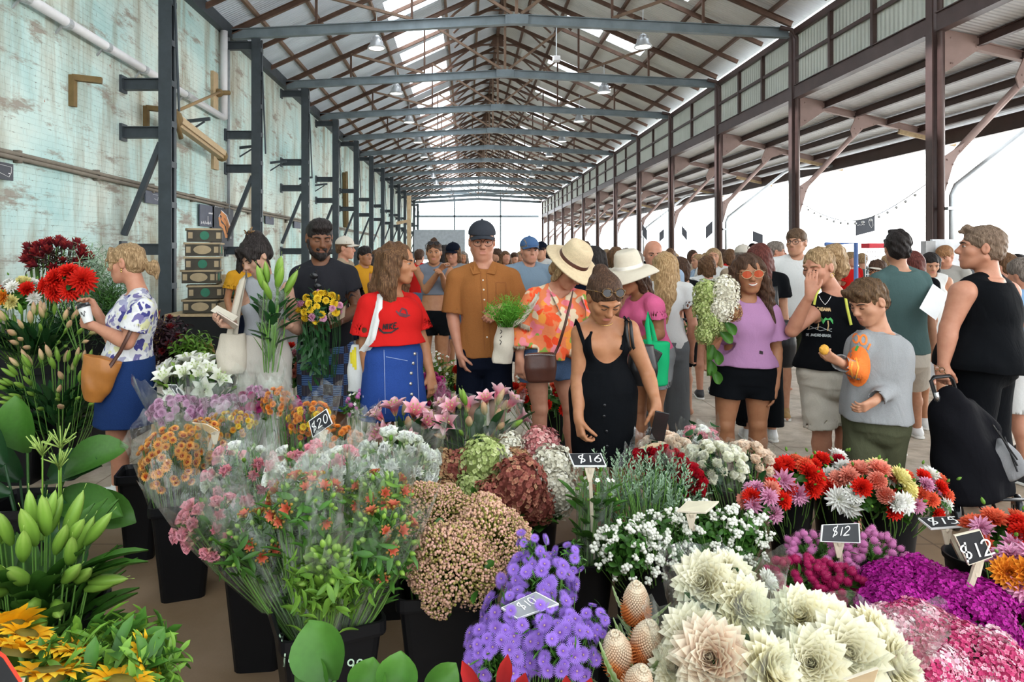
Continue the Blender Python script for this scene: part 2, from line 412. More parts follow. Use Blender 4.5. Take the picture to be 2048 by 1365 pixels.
rr = ramp(N, [(0, (.86, .9, .94)), (1, (1, 1, 1))]); L.new(wv.outputs[0], rr.inputs[0]); L.new(rr.outputs[0], tp.inputs[0])
L.new(tr.outputs[0], mx.inputs[1]); L.new(tp.outputs[0], mx.inputs[2]); L.new(mx.outputs[0], N['Material Output'].inputs[0])
M_SKY = m
for side, hs in (('left', HL), ('right', HR)):
 x0, x1, y0, y1 = hs[0]
 for i, (x0, x1, y0, y1) in enumerate(hs):
  mb = MB(); mb.poly([(x0 - .03, y0 - .03, roofz(x0 - .03) + .1), (x1 + .03, y0 - .03, roofz(x1 + .03) + .1), (x1 + .03, y1 + .03, roofz(x1 + .03) + .1), (x0 - .03, y1 + .03, roofz(x0 - .03) + .1)], (0, 0, .01))
  put('skylight', mb, M_SKY, label='bright translucent skylight sheet in the %s slope of the shed roof' % side, cat='skylight', group='skylights in the %s roof slope' % side)
mb = MB(); mb.box((XW + .07, 30, 6.5), (.16, 75, .26)); put('trim_eave', mb, M_STEEL, kind='structure', base=(0, 0, 0))
# purlins along the roof
for side, xs in (('left', [-4.6, -3.6, -2.4, -.6, .35]), ('right', [1.9, 2.85, 4.15, 5.5, 6.7])):
 for i, x in enumerate(xs):
  mb = MB(); mb.bar((x, YR0 + .1, roofz(x) + .01), (x, YE - .1, roofz(x) + .01), .07, .09)
  w = ORD[i] if side == 'left' else ORD[i]
  put('roof_purlin', mb, M_RUST if side == 'right' else M_RUST2, label='brown roof purlin running lengthwise, %s up from the left eave' % w if side == 'left' else 'brown roof purlin on the right slope, %s down from the ridge' % w, cat='purlin', group='roof purlins')
mb = MB(); mb.bar((XA, YR0 + .1, ZR - .12), (XA, YE - .1, ZR - .12), .10, .2)
put('ridge_beam', mb, M_RUST, label='brown ridge beam along the top of the roof', cat='beam')
# roof trusses: one at every post, a lighter one between
root = thing('roof_truss', 'steel roof truss with grey bent tie beam, first from the camera', 'truss', (0, Z0, ZT), 'roof trusses')
def xz(x, z): return V(x, Z0, z)
mb = MB()
mb.ibeam(xz(XW + .16, ZT + .03), xz(XA, ZT + .36), .14, .2); mb.ibeam(xz(XA, ZT + .36), xz(XR - .12, ZT + .06), .14, .2)
mb.bar(xz(XA - .25, ZT + .35), xz(XA + .25, ZT + .35), .16, .2)
put('tie_beam', mb, M_TIE, root)
for xa in (XW + .1, XR - .05):
 mb = MB(); mb.ibeam(xz(xa, roofz(xa) - .09), xz(XA, ZR - .2), .08, .11)
 put('rafter', mb, M_RUST, root)
def tie(x): return lerp(ZT + .1, ZT + .43, (x - XW) / (XA - XW)) if x < XA else lerp(ZT + .43, ZT + .13, (x - XA) / (XR - XA))
for x in (-3.3, -1.2, 3.2, 5.2):
 mb = MB(); mb.bar(xz(x, tie(x) + .05), xz(x, roofz(x) - .12), .05, .05); put('strut', mb, M_RUST, root)
for xa, xb in ((-1.2, -3.3), (XA - .1, -1.2), (3.2, 5.2), (XA + .1, 3.2)):
 mb = MB(); mb.bar(xz(xa, tie(xa) + .06), xz(xb, roofz(xb) - .14), .06, .06); put('strut', mb, M_RUST2, root)
mb = MB(); mb.bar(xz(XA, ZT + .46), xz(XA, ZR - .2), .07, .07); put('king_post', mb, M_RUST2, root)
mb = MB()
for s in (-1, 1): mb.tube([xz(XA + s * 1.9 * t, ZR - .55 - .95 * t + .35 * math.sin(t * PI)) for t in (0, .15, .3, .5, .75, 1)], .035, 6)
mb.poly([xz(XA - .3, ZR - .6) + V(0, -.03, 0), xz(XA + .3, ZR - .6) + V(0, -.03, 0), xz(XA + .12, ZR - .25) + V(0, -.03, 0), xz(XA - .12, ZR - .25) + V(0, -.03, 0)], (0, .06, 0))
put('ridge_bracket', mb, M_RUST, root)
for k in range(1, NB): copy_thing(root, (0, Z0 + BAY * k, ZT), 'steel roof truss with grey bent tie beam, %s from the camera' % ORD[k])
root = thing('roof_rafter_pair', 'light brown rafter pair without tie beam, between the first two trusses', 'rafters', (0, Z0, ZT), 'rafter pairs between the trusses')
for xa in (XW + .1, XR - .05):
 mb = MB(); mb.bar(xz(xa, roofz(xa) - .07), xz(XA, ZR - .18), .06, .1); put('rafter', mb, M_RUST, root)
mb = MB()
for s in (-1, 1): mb.tube([xz(XA + s * 1.5 * t, ZR - .4 - .7 * t + .25 * math.sin(t * PI)) for t in (0, .2, .4, .7, 1)], .03, 6)
put('ridge_bracket', mb, M_RUST, root)
for k in range(NB):
 for q in (1, 2):
  y = Z0 + BAY * (k + q / 3 - 1)
  lb = 'brown rafter pair without tie beam, %s one before the %s truss' % (('far', 'near')[q - 1], ORD[k])
  if k == 0 and q == 1: root.location = (0, y, ZT); root['label'] = lb
  else: copy_thing(root, (0, y, ZT), lb)
# posts along the left wall
def left_post(y):
 r = thing('wall_post', 'dark steel post', 'post', (XL, y, 0), 'dark posts along the left wall')
 mb = MB(); zt = ZT - .08
 for s in (-1, 1): mb.box((XL, y + s * .085, zt / 2), (.2, .018, zt)); mb.box((XL + s * .09, y + s * .05, zt / 2), (.018, .07, zt))
 mb.box((XL - .03, y, zt / 2), (.014, .17, zt))
 put('post', mb, M_STEEL, r)
 for z in np.arange(.5, zt, .62): mb = MB(); mb.box((XL + .1, y, z), (.012, .19, .09)); put('batten_plate', mb, M_STEEL, r)
 mb = MB(); mb.box((XL, y, .015), (.4, .4, .03)); put('foot_plate', mb, M_STEEL, r)
 for z in (1.68, 3.48, 4.22, 6.18):
  mb = MB(); mb.ibeam((XW, y, z), (XL - .1, y, z), .12, .16); mb.box((XW + .02, y, z), (.04, .18, .26)); put('wall_bracket', mb, M_STEEL, r)
 mb = MB(); mb.bar((XW + .03, y, 1.9), (XL - .1, y, 3.32), .08, .08); put('brace', mb, M_STEEL, r)
 mb = MB(); mb.tube([(XL + .2, y - .05, 3.8), (XL + .12, y - .02, 5.6)], .02, 6); put('tie_rod', mb, M_STEEL, r)
 return r
lp = left_post(Z0)
for k in range(NB):
 lb = 'dark steel post with wall brackets by the brick wall, %s from the camera' % ORD[k]
 if k == 0: lp['label'] = lb
 else: copy_thing(lp, (XL, Z0 + BAY * k, 0), lb)
# posts on the open right side with their lean-to rafter and brace
XO, ZO = 10.4, 4.2
def right_post(y):
 r = thing('open_side_post', 'brown post', 'post', (XR, y, 0), 'brown posts along the open side')
 mb = MB(); zt = ZT + .1
 mb.ibeam((XR, y, 0), (XR, y, zt), .15, .16, .018, (1, 0, 0)); put('post', mb, M_BROWN, r)
 mb = MB(); mb.tube([(XR + .01, y - .13, .05), (XR + .01, y - .13, zt - .2), (XR - .1, y - .1, zt), (XR - .35, y - .1, zt + .05)], .05, 10); put('downpipe', mb, M_BROWN, r, smooth=True)
 mb = MB(); mb.box((XR, y, .015), (.42, .42, .03)); put('foot_plate', mb, M_BROWN, r)
 mb = MB(); mb.ibeam((XR + .1, y, 4.95), (XO, y, ZO), .09, .13); put('rafter', mb, M_PINK, r)
 mb = MB(); mb.tube([(XR + .12, y, 2.95), (8.7, y, 4.42)], .055, 10); put('brace', mb, M_PINK, r, smooth=True)
 for pts in ([(XR + .1, 2.5), (XR + .24, 2.98), (XR + .42, 3.32), (XR + .1, 3.1)], [(8.45, 4.14), (8.62, 4.32), (9.1, 4.48), (8.55, 4.68), (8.4, 4.32)], [(XR + .1, 4.4), (XR + .14, 4.4), (XR + .75, 4.82), (XR + .7, 4.93), (XR + .1, 5.05)]):
  mb = MB(); mb.poly([V(a, y - .07, c) for a, c in pts], (0, .025, 0))
  cx = sum(p[0] for p in pts) / len(pts); cz = sum(p[1] for p in pts) / len(pts)
  for a, c in pts: mb.ball((lerp(cx, a, .6), y - .075, lerp(cz, c, .6)), .016, 6, 4)
  put('gusset_plate', mb, M_PINK, r)
 mb = MB(); mb.bar((9.5, y, 4.3), (XO + .35, y, 4.02), .06, .1); put('rafter_tail', mb, M_TIMB2, r)
 return r
rp = right_post(Z0)
for k in range(NB):
 lb = 'brown steel post on the open side with diagonal roof brace, %s from the camera' % ORD[k]
 if k == 0: rp['label'] = lb
 else: copy_thing(rp, (XR, Z0 + BAY * k, 0), lb)
# clerestory boarding between the posts
M_BOARD = mat_sheet('grey green sheet boarding', (.60, .63, .56), 'Y', .12)
for k in range(-1, NB - 1):
 y0, y1 = Z0 + BAY * k + .12, Z0 + BAY * (k + 1) - .12
 r = thing('clerestory_panel', 'sheet clad panel high between brown posts on the open side, %s bay' % ORD[k + 1], 'panel', (XR, (y0 + y1) / 2, 5), 'clerestory panels')
 mb = MB(); mb.box((XR + .03, (y0 + y1) / 2, 5.85), (.03, y1 - y0, 1.3)); put('sheet', mb, M_BOARD, r)
 mb = MB(); mb.ibeam((XR, y0, 5.14), (XR, y1, 5.14), .16, .28); mb.bar((XR, y0, 5.14), (XR, y1, 5.14), .1, .27); put('lower_beam', mb, M_BROWN, r)
 mb = MB(); mb.bar((XR - .02, y0, 6.45), (XR - .02, y1, 6.45), .1, .14); put('upper_rail', mb, M_BROWN, r)
 mb = MB(); mb.bar((XR - .02, y0, 5.86), (XR - .02, y1, 5.86), .05, .07); put('middle_rail', mb, M_BROWN, r)
 for q in ((1 / 3, 2 / 3) if k < 2 else (.5,)):
  y = lerp(y0, y1, q); mb = MB(); mb.bar((XR - .02, y, 5.25), (XR - .02, y, 6.4), .08, .08, (0, 1, 0)); put('mullion', mb, M_BROWN, r)
# lean-to roof
m = mat_sheet('pale lean-to sheet', (.74, .76, .8), 'Y')
mb = MB(); mb.poly([(XR + .1, YR0, 5.07), (XO + .3, YR0, ZO + .09), (XO + .3, YE, ZO + .09), (XR + .1, YE, 5.07)], (0, 0, .03)); put('ceiling_lean_to', mb, m, kind='structure', base=(0, 0, 0))
for i, t in enumerate((.2, .42, .64, .85)):
 x = lerp(XR, XO, t); z = lerp(5.0, ZO, t) + .02
 mb = MB(); mb.ibeam((x, YR0, z), (x, YE, z), .08, .13); put('lean_to_purlin', mb, M_BROWN, label='dark brown purlin under the lean-to roof, %s out from the posts' % ORD[i], cat='purlin', group='lean-to purlins')
mb = MB(); mb.ibeam((XO, YR0, ZO - .08), (XO, YE, ZO - .08), .12, .3); mb.bar((XO, YR0, ZO - .08), (XO, YE, ZO - .08), .06, .3)
put('edge_beam', mb, M_BROWN, label='dark brown edge beam of the lean-to roof above the open side', cat='beam')
# gutter pipes from the lean-to to the posts
root = thing('gutter_pipe', 'silver gutter pipe slanting down to the first brown post', 'pipe', (XR, Z0, 0), 'gutter pipes')
mb = MB(); mb.tube([(XO, Z0 - .15, 4.1), (9.2, Z0 - .15, 4.0), (9.0, Z0 - .15, 3.9), (XR + .22, Z0 - .15, 2.65), (XR + .16, Z0 - .15, 2.5), (XR + .16, Z0 - .15, .1)], .04, 10); put('pipe', mb, M_GALV, root, smooth=True)
mb = MB(); mb.box((XR + .14, Z0 - .15, 2.3), (.16, .12, .05)); mb.box((XR + .14, Z0 - .15, 1.2), (.16, .12, .05)); put('clamp', mb, M_GALV, root)
for k in (2, 4): copy_thing(root, (XR, Z0 + BAY * k, 0), 'silver gutter pipe slanting down to the %s brown post' % ORD[k])
# far end
mb = MB(); mb.box((1, YE, 7.6), (12.6, .1, .2)); mb.box((-1.2, YE, 3), (.14, .12, 8.6)); mb.box((3.4, YE, 3), (.14, .12, 8.6)); mb.box((1, YE, 5.3), (12.4, .12, .2))
put('end_frame', mb, M_TIE, label='pale steel frame across the open far end of the shed', cat='frame')
# building across the yard
m, nt, N, L, b = nodes('pale brick facade')
br = N.new('ShaderNodeTexBrick'); br.inputs['Scale'].default_value = 3; tc = N.new('ShaderNodeTexCoord'); sx = N.new('ShaderNodeSeparateXYZ'); cb = N.new('ShaderNodeCombineXYZ')
L.new(tc.outputs['Object'], sx.inputs[0]); L.new(sx.outputs[1], cb.inputs[0]); L.new(sx.outputs[2], cb.inputs[1]); L.new(cb.outputs[0], br.inputs[0])
br.inputs['Color1'].default_value = (.8, .78, .75, 1); br.inputs['Color2'].default_value = (.76, .74, .7, 1); br.inputs['Mortar'].default_value = (.82, .82, .8, 1)
L.new(br.outputs[0], b.inputs['Base Color'])
r = thing('brick_building', 'pale brick building across the bright yard beyond the open side', 'building', (34, 40, 0))
mb = MB(); mb.box((34.3, 45, 4.5), (.6, 90, 9)); put('wall', mb, m, r)
for i in range(9):
 y = 10 + i * 9
 mb = MB(); mb.box((33.97, y, 4.4), (.1, 2.2, 3.4)); put('window', mb, mat('pale window glass', (.7, .74, .8), .3), r)
# ---- fittings on the left wall
def wallp(px, py, dx=0.0):            # where a pixel's ray meets the left wall
 Y = (XW + dx) * FPX / (px - CX); return P(px, py, Y)
r = thing('drain_pipe', 'white drain pipe sloping down the painted brick wall', 'pipe', wallp(250, 120, .12))
mb = MB(); mb.tube([wallp(20, -25, .12), wallp(448, 236, .12)], .065, 12); put('sloping_pipe', mb, M_PVC, r, smooth=True)
mb = MB(); mb.tube([wallp(448, 62, .12), wallp(448, 238, .12)], .075, 12); put('upright_pipe', mb, M_PVC, r, smooth=True)
for px, py in ((45, -8), (130, 45), (210, 92), (285, 138), (370, 188)):
 a, b_ = wallp(px, py, .12), wallp(px + 4, py + 2, .12); mb = MB(); mb.tube([a, a + (b_ - a).normalized() * .09], .075, 12); mb.bar(a, a + V(-.12, 0, -.14), .025, .025); put('bracket', mb, M_GALV, r)
mb = MB(); mb.tube([wallp(457, 60, .06), wallp(457, 430, .06)], .035, 8); put('conduit', mb, mat('grey conduit', (.35, .38, .4), .5), smooth=True, label='thin grey conduit standing beside the white drain pipe', cat='pipe')
M_CONDUIT = mat('dirty wall conduit', (.22, .19, .15), .7)
for i, (d, lb) in enumerate(((0, 'upper'), (9, 'lower'))):
 mb = MB(); a, b_ = wallp(-30, 293 + d, .06), wallp(470, 413 + d * .6, .06); mb.tube([a, b_, V(XW + .06, 40, b_.z)], .028, 8)
 for y in np.arange(8, 20, 1.7): mb.box((XW + .04, y, lerp(a.z, b_.z, (y - a.y) / (b_.y - a.y))), (.08, .05, .1))
 put('wall_conduit', mb, M_CONDUIT, smooth=True, label='%s of two dirty conduits running along the brick wall' % lb, cat='pipe', group='wall conduits')
M_OLDW = mat('old brown bracket', (.2, .13, .05), .8)
for i, (px, py, s, lb) in enumerate(((145, 158, 1.0, 'rusty brown angle bracket on the wall below the white pipe'), (292, 218, .95, 'rusty brown angle bracket half behind the first dark post'))):
 p = wallp(px, py, .03); mb = MB(); mb.box(p + V(0, 0, -.16 * s), (.08, .09, .42 * s)); mb.bar(p + V(0, 0, .02), p + V(.34 * s, .1, .0), .09, .08)
 put('angle_bracket', mb, M_OLDW, label=lb, cat='bracket')
for i, (px, py) in enumerate(((378, 243), (482, 296), (543, 326), (600, 358), (632, 371))):
 p = wallp(px, py, .03); mb = MB(); mb.bar(p - V(.05, 0, 0), p + V(.4, 0, .05), .05, .06); mb.bar(p + V(-.05, 0, -.22), p + V(.3, 0, .0), .03, .03)
 put('lamp_bracket', mb, M_STEEL, label='small dark iron bracket on the brick wall, %s along from the crane jib' % ORD[i], cat='bracket', group='small iron brackets')
r = thing('crane_jib', 'old yellow timber crane jib hung on the brick wall', 'crane', wallp(400, 290, .3))
a, b_ = wallp(345, 238, .5), wallp(444, 312, .3)
mb = MB(); mb.bar(a, b_, .12, .15); mb.bar(a + V(.08, 0, .04), b_ + V(.08, 0, .04), .025, .12); put('beam', mb, M_TIMB2, r, bevel=.01)
mb = MB(); mb.ball(a, .17, 10, 6); mb.tube([a + V(.1, -.2, .1), a + V(.1, .1, -.3)], .04, 8); mb.ball(b_, .12, 10, 6); put('pulley', mb, M_OLDW, r, smooth=True)
mb = MB(); mb.tube([wallp(440, 184, .2), wallp(350, 224, .5)], .03, 8); put('tie_rod', mb, M_TIMB, r, smooth=True)
for px, py, h in ((429, 183, .8), (430, 318, .45)):
 p = wallp(px, py, .03); mb = MB(); mb.box(p, (.06, .28, h)); put('wall_plate', mb, M_TIMB2, r)
mb = MB(); p = wallp(438, 186, .1); mb.ball(p, .09, 10, 6); mb.tube([p, p + V(.15, .2, .05)], .05, 8); put('pivot', mb, M_OLDW, r, smooth=True)
# chalkboard style signs on the wall
M_SIGN = mat('slate grey sign board', (.055, .06, .075), .6); M_SIGN2 = mat('blue grey banner', (.085, .095, .13), .6); M_WHITE = mat('white print', (.8, .8, .8), .6, var=.05)
M_ORPR = mat('orange print', (.75, .3, .1), .6)
def wall_sign(px0, py0, px1, py1, label, m, draw=None, name='wall_sign'):
 a, b_ = wallp(px0, py0, .05), wallp(px1, py1, .05)
 r = thing(name, label, 'sign', (XW + .05, (a.y + b_.y) / 2, b_.z))
 y0, y1, z0, z1 = a.y, b_.y, b_.z, lerp(a.z, a.z, 1)
 mb = MB(); mb.box((XW + .05, (y0 + y1) / 2, (z0 + z1) / 2), (.02, y1 - y0, z1 - z0)); put('board', mb, m, r)
 if draw:
  for nm, ln, w, c in draw:
   mb = MB()
   for l in ln: ribbon(mb, l, w, lambda q: V(XW + .064, lerp(y0, y1, q[0]), lerp(z0, z1, q[1])))
   put(nm, mb, c, r)
 return r
wall_sign(-30, 318, 25, 362, 'slate sign with white map outline under the wall conduits at the frame edge', M_SIGN,
   [('map_outline', [[(.45, .85), (.92, .8), (.9, .45), (.82, .18), (.6, .3), (.4, .4), (.3, .55)]], .018, M_WHITE), ('map_dot', [[(.80, .4), (.86, .4)]], .06, M_WHITE)])
wall_sign(290, 378, 318, 410, 'blue grey sign partly hidden behind the first dark post', M_SIGN2, [('map_outline', [[(.5, .7), (.9, .7), (.85, .3), (.6, .4)]], .02, M_WHITE)])
st = [[(.02 + .14 * i, .02 * (i % 2)), (.05 + .14 * i, .12 + .02 * (i % 3)), (.1 + .14 * i, .03)] for i in range(6)]
wall_sign(399, 408, 427, 455, 'grey banner with white lettering hung by wires left of the horse banner', M_SIGN2,
   [('lettering', [[(.05 + q[0] * .9, .1 + q[1]) for q in l] for l in st] + [[(.6 + q[0] * .35, .6 + q[1] * .6) for q in l] for l in st] + [[(.55, .5), (.55, .1)]], .03, M_WHITE)], 'banner')
r = wall_sign(424, 404, 466, 500, 'dark banner with orange and white picture behind the crate stack', M_SIGN,
   [('picture', [[(.35, .8), (.6, .72), (.78, .5), (.8, .3), (.62, .3), (.5, .5), (.35, .55), (.3, .7)], [(.4, .7), (.65, .55), (.7, .38)]], .1, M_ORPR), ('lettering', [[(.1 + q[0] * .5, .9 + q[1] * .3) for q in l] for l in st], .012, M_WHITE), ('outline', [[(.28, .7), (.4, .85), (.65, .76), (.85, .5), (.86, .25)]], .025, M_WHITE)], 'banner')
wall_sign(531, 428, 547, 450, 'small pale blue sign on the wall between second and third posts', M_SIGN2); wall_sign(588, 440, 601, 458, 'small blue grey sign on the wall between third and fourth posts', M_SIGN2)
mb = MB(); a = wallp(689, 345, .1); b_ = wallp(691, 455, .1); mb.bar(a, b_, .15, .15, (0, 1, 0)); mb.bar(a + V(0, .5, .1), b_ + V(0, .5, -.1), .1, .1, (0, 1, 0)); put('old_wall_pipe', mb, M_OLDW, label='pair of old brown timber uprights on the far brick wall', cat='timber')
# ---- high bay lamps
M_LAMPG = mat('lamp housing', (.6, .62, .64), .35, .4)
m, nt, N, L, b = nodes('lamp lens'); b.inputs['Base Color'].default_value = (.9, .9, .9, 1); b.inputs['Emission Color'].default_value = (1, .97, .92, 1); b.inputs['Emission Strength'].default_value = 6; M_LENS = m
def lamp(p):
 r = thing('high_bay_lamp', 'lamp', 'lamp', p, 'high bay lamps')
 mb = MB(); mb.lathe(p, [(.0, .3), (.06, .3), (.09, .26), (.09, .2), (.14, .18), (.15, .1), (.2, .04), (.21, 0), (.19, .0), (.17, .03), (0, .04)], 18)
 for k in range(10):
  a = 2 * PI * k / 10; mb.box(Vector(p) + V(.12 * math.cos(a), .12 * math.sin(a), .2), (.012, .012, .1))
 put('housing', mb, M_LAMPG, r, smooth=True)
 mb = MB(); mb.lathe(p, [(.17, .012), (.1, .006), (0, .005)], 18); put('lens', mb, M_LENS, r)
 mb = MB(); mb.tube([Vector(p) + V(0, 0, .3), Vector(p) + V(0, 0, .95)], .012, 6); put('rod', mb, M_GALV, r)
 return r
lampL = lamp(P(753, 98, 15.6)); lampL['label'] = 'round high bay lamp hanging over the left aisle, nearest to camera'
lampR = lamp(P(1286, 95, 15.6)); lampR['label'] = 'round high bay lamp hanging over the right aisle, nearest to camera'
for k in range(1, 8):
 for l, s in ((lampL, 'left'), (lampR, 'right')):
  q = l.location + V(0, BAY * k * .98, 0); copy_thing(l, q, 'round high bay lamp hanging over the %s aisle, %s from the camera' % (s, ORD[k]))
r = thing('smoke_detector', 'small white box hanging from the roof right of the ridge', 'detector', P(1113, 122, 17)); mb = MB(); mb.box(P(1113, 118, 17), (.18, .18, .13)); put('case', mb, M_PVC, r, bevel=.02); mb = MB(); mb.tube([P(1113, 118, 17), P(1113, 40, 17)], .012, 6); put('cord', mb, M_GALV, r)
# ---- hanging market signs and string of bulbs on the open side
for px0, py0, px1, py1, dy, Y, lb in ((1712, 437, 1750, 467, -5, 14.5, 'largest black hanging market sign, over the dark haired man in green'), (1506, 466, 1526, 486, 4, 15, 'dark hanging market sign above the woman with reddish hair'), (1364, 458, 1374, 475, 6, 22, 'small dark sign hanging left of the post by the hydrangea woman'), (1412, 448, 1425, 472, -6, 19, 'dark hanging sign just left of the second brown post'), (1285, 455, 1294, 476, 6, 24, 'small dark tilted sign hanging above the bald man'), (1319, 462, 1328, 480, -4, 26, 'tiny dark sign hanging beside the third brown post')):
 r = thing('hanging_sign', lb, 'sign', P((px0 + px1) / 2, py1, Y), 'hanging market signs')
 mb = MB(); mb.poly([P(px0, py0 - dy, Y), P(px1, py0 + dy, Y), P(px1, py1 + dy, Y), P(px0, py1 - dy, Y)], (0, .02, 0)); put('board', mb, M_SIGN, r)
 mb = MB(); mb.tube([P(px0 + 2, py0 - dy, Y), P(px0 + 2, py0 - 40, Y)], .006, 5); mb.tube([P(px1 - 2, py0 + dy, Y), P(px1 - 2, py0 - 40, Y)], .006, 5); put('wire', mb, M_STEEL, r)
 if px1 - px0 > 30:
  mb = MB()
  st = [[(.9 * i, .5 + .3 * (i % 2)), (.6 + .9 * i, .5)] for i in range(5)]
  for l in st: ribbon(mb, l, .16, lambda q: P(px0 + 3 + q[0] * 3.4, py0 + 12 - q[1] * 6 - dy + dy * .3 * 2 * q[0] / 10, Y - .01))
  ribbon(mb, [(0, 0), (8, 1), (9, -9), (6, -14), (2, -8), (0, 0)], .5, lambda q: P(px0 + 25 + q[0], py0 + 5 - q[1], Y - .01)); put('lettering', mb, M_WHITE, r)
r = thing('string_lights', 'sagging string of small bulbs between the first and second brown posts', 'lights', P(1730, 430, 12))
pts = [P(1605, 408, 14).lerp(P(1850, 370, 10.6), t) + V(0, 0, -.45 * math.sin(t * PI)) for t in [i / 16 for i in range(17)]]
mb = MB(); mb.tube(pts, .008, 5); put('cable', mb, M_STEEL, r)
for p in pts[1:-1]:
 mb = MB(); mb.ball(p + V(0, 0, -.05), .025, 8, 6); put('bulb', mb, mat('clear bulb', (.5, .5, .5), .1), r, smooth=True)
# ---- camera, sky
sc = bpy.context.scene
cam = bpy.data.cameras.new('camera'); co = bpy.data.objects.new('camera', cam); COL.objects.link(co); sc.camera = co
co.location = (0, 0, HC); co.rotation_euler = (PI / 2, 0, 0)
cam.sensor_width = 36; cam.lens = FPX / 2048 * 36; cam.shift_x = (1024 - CX) / 2048; cam.shift_y = -(682.5 - CY) / 2048
cam.clip_start = .05; cam.clip_end = 300
w = bpy.data.worlds.new('overcast sky'); sc.world = w; w.use_nodes = True
bg = w.node_tree.nodes['Background']; bg.inputs[0].default_value = (.90, .96, 1.0, 1); bg.inputs[1].default_value = 5.0
yard_bounce_sun = bpy.data.lights.new('sun', 'SUN'); so = bpy.data.objects.new('sun', yard_bounce_sun); COL.objects.link(so); yard_bounce_sun.energy = 44; yard_bounce_sun.angle = .02; so.location = (-30, 30, 25); so.rotation_euler = V(1, .1, -.5).to_track_quat('-Z', 'Y').to_euler()  # added low sun: hits only the yard so its bounce brightens the roof
sc.view_settings.view_transform = 'Standard'; sc.view_settings.look = 'None'; sc.view_settings.gamma = 1; sc.view_settings.exposure = -0.42
sc.cycles.max_bounces = 6; sc.cycles.diffuse_bounces = 4; sc.cycles.transparent_max_bounces = 16; sc.cycles.glossy_bounces = 2; sc.cycles.transmission_bounces = 3; sc.cycles.adaptive_threshold = .03
sc.cycles.caustics_reflective = False; sc.cycles.caustics_refractive = False
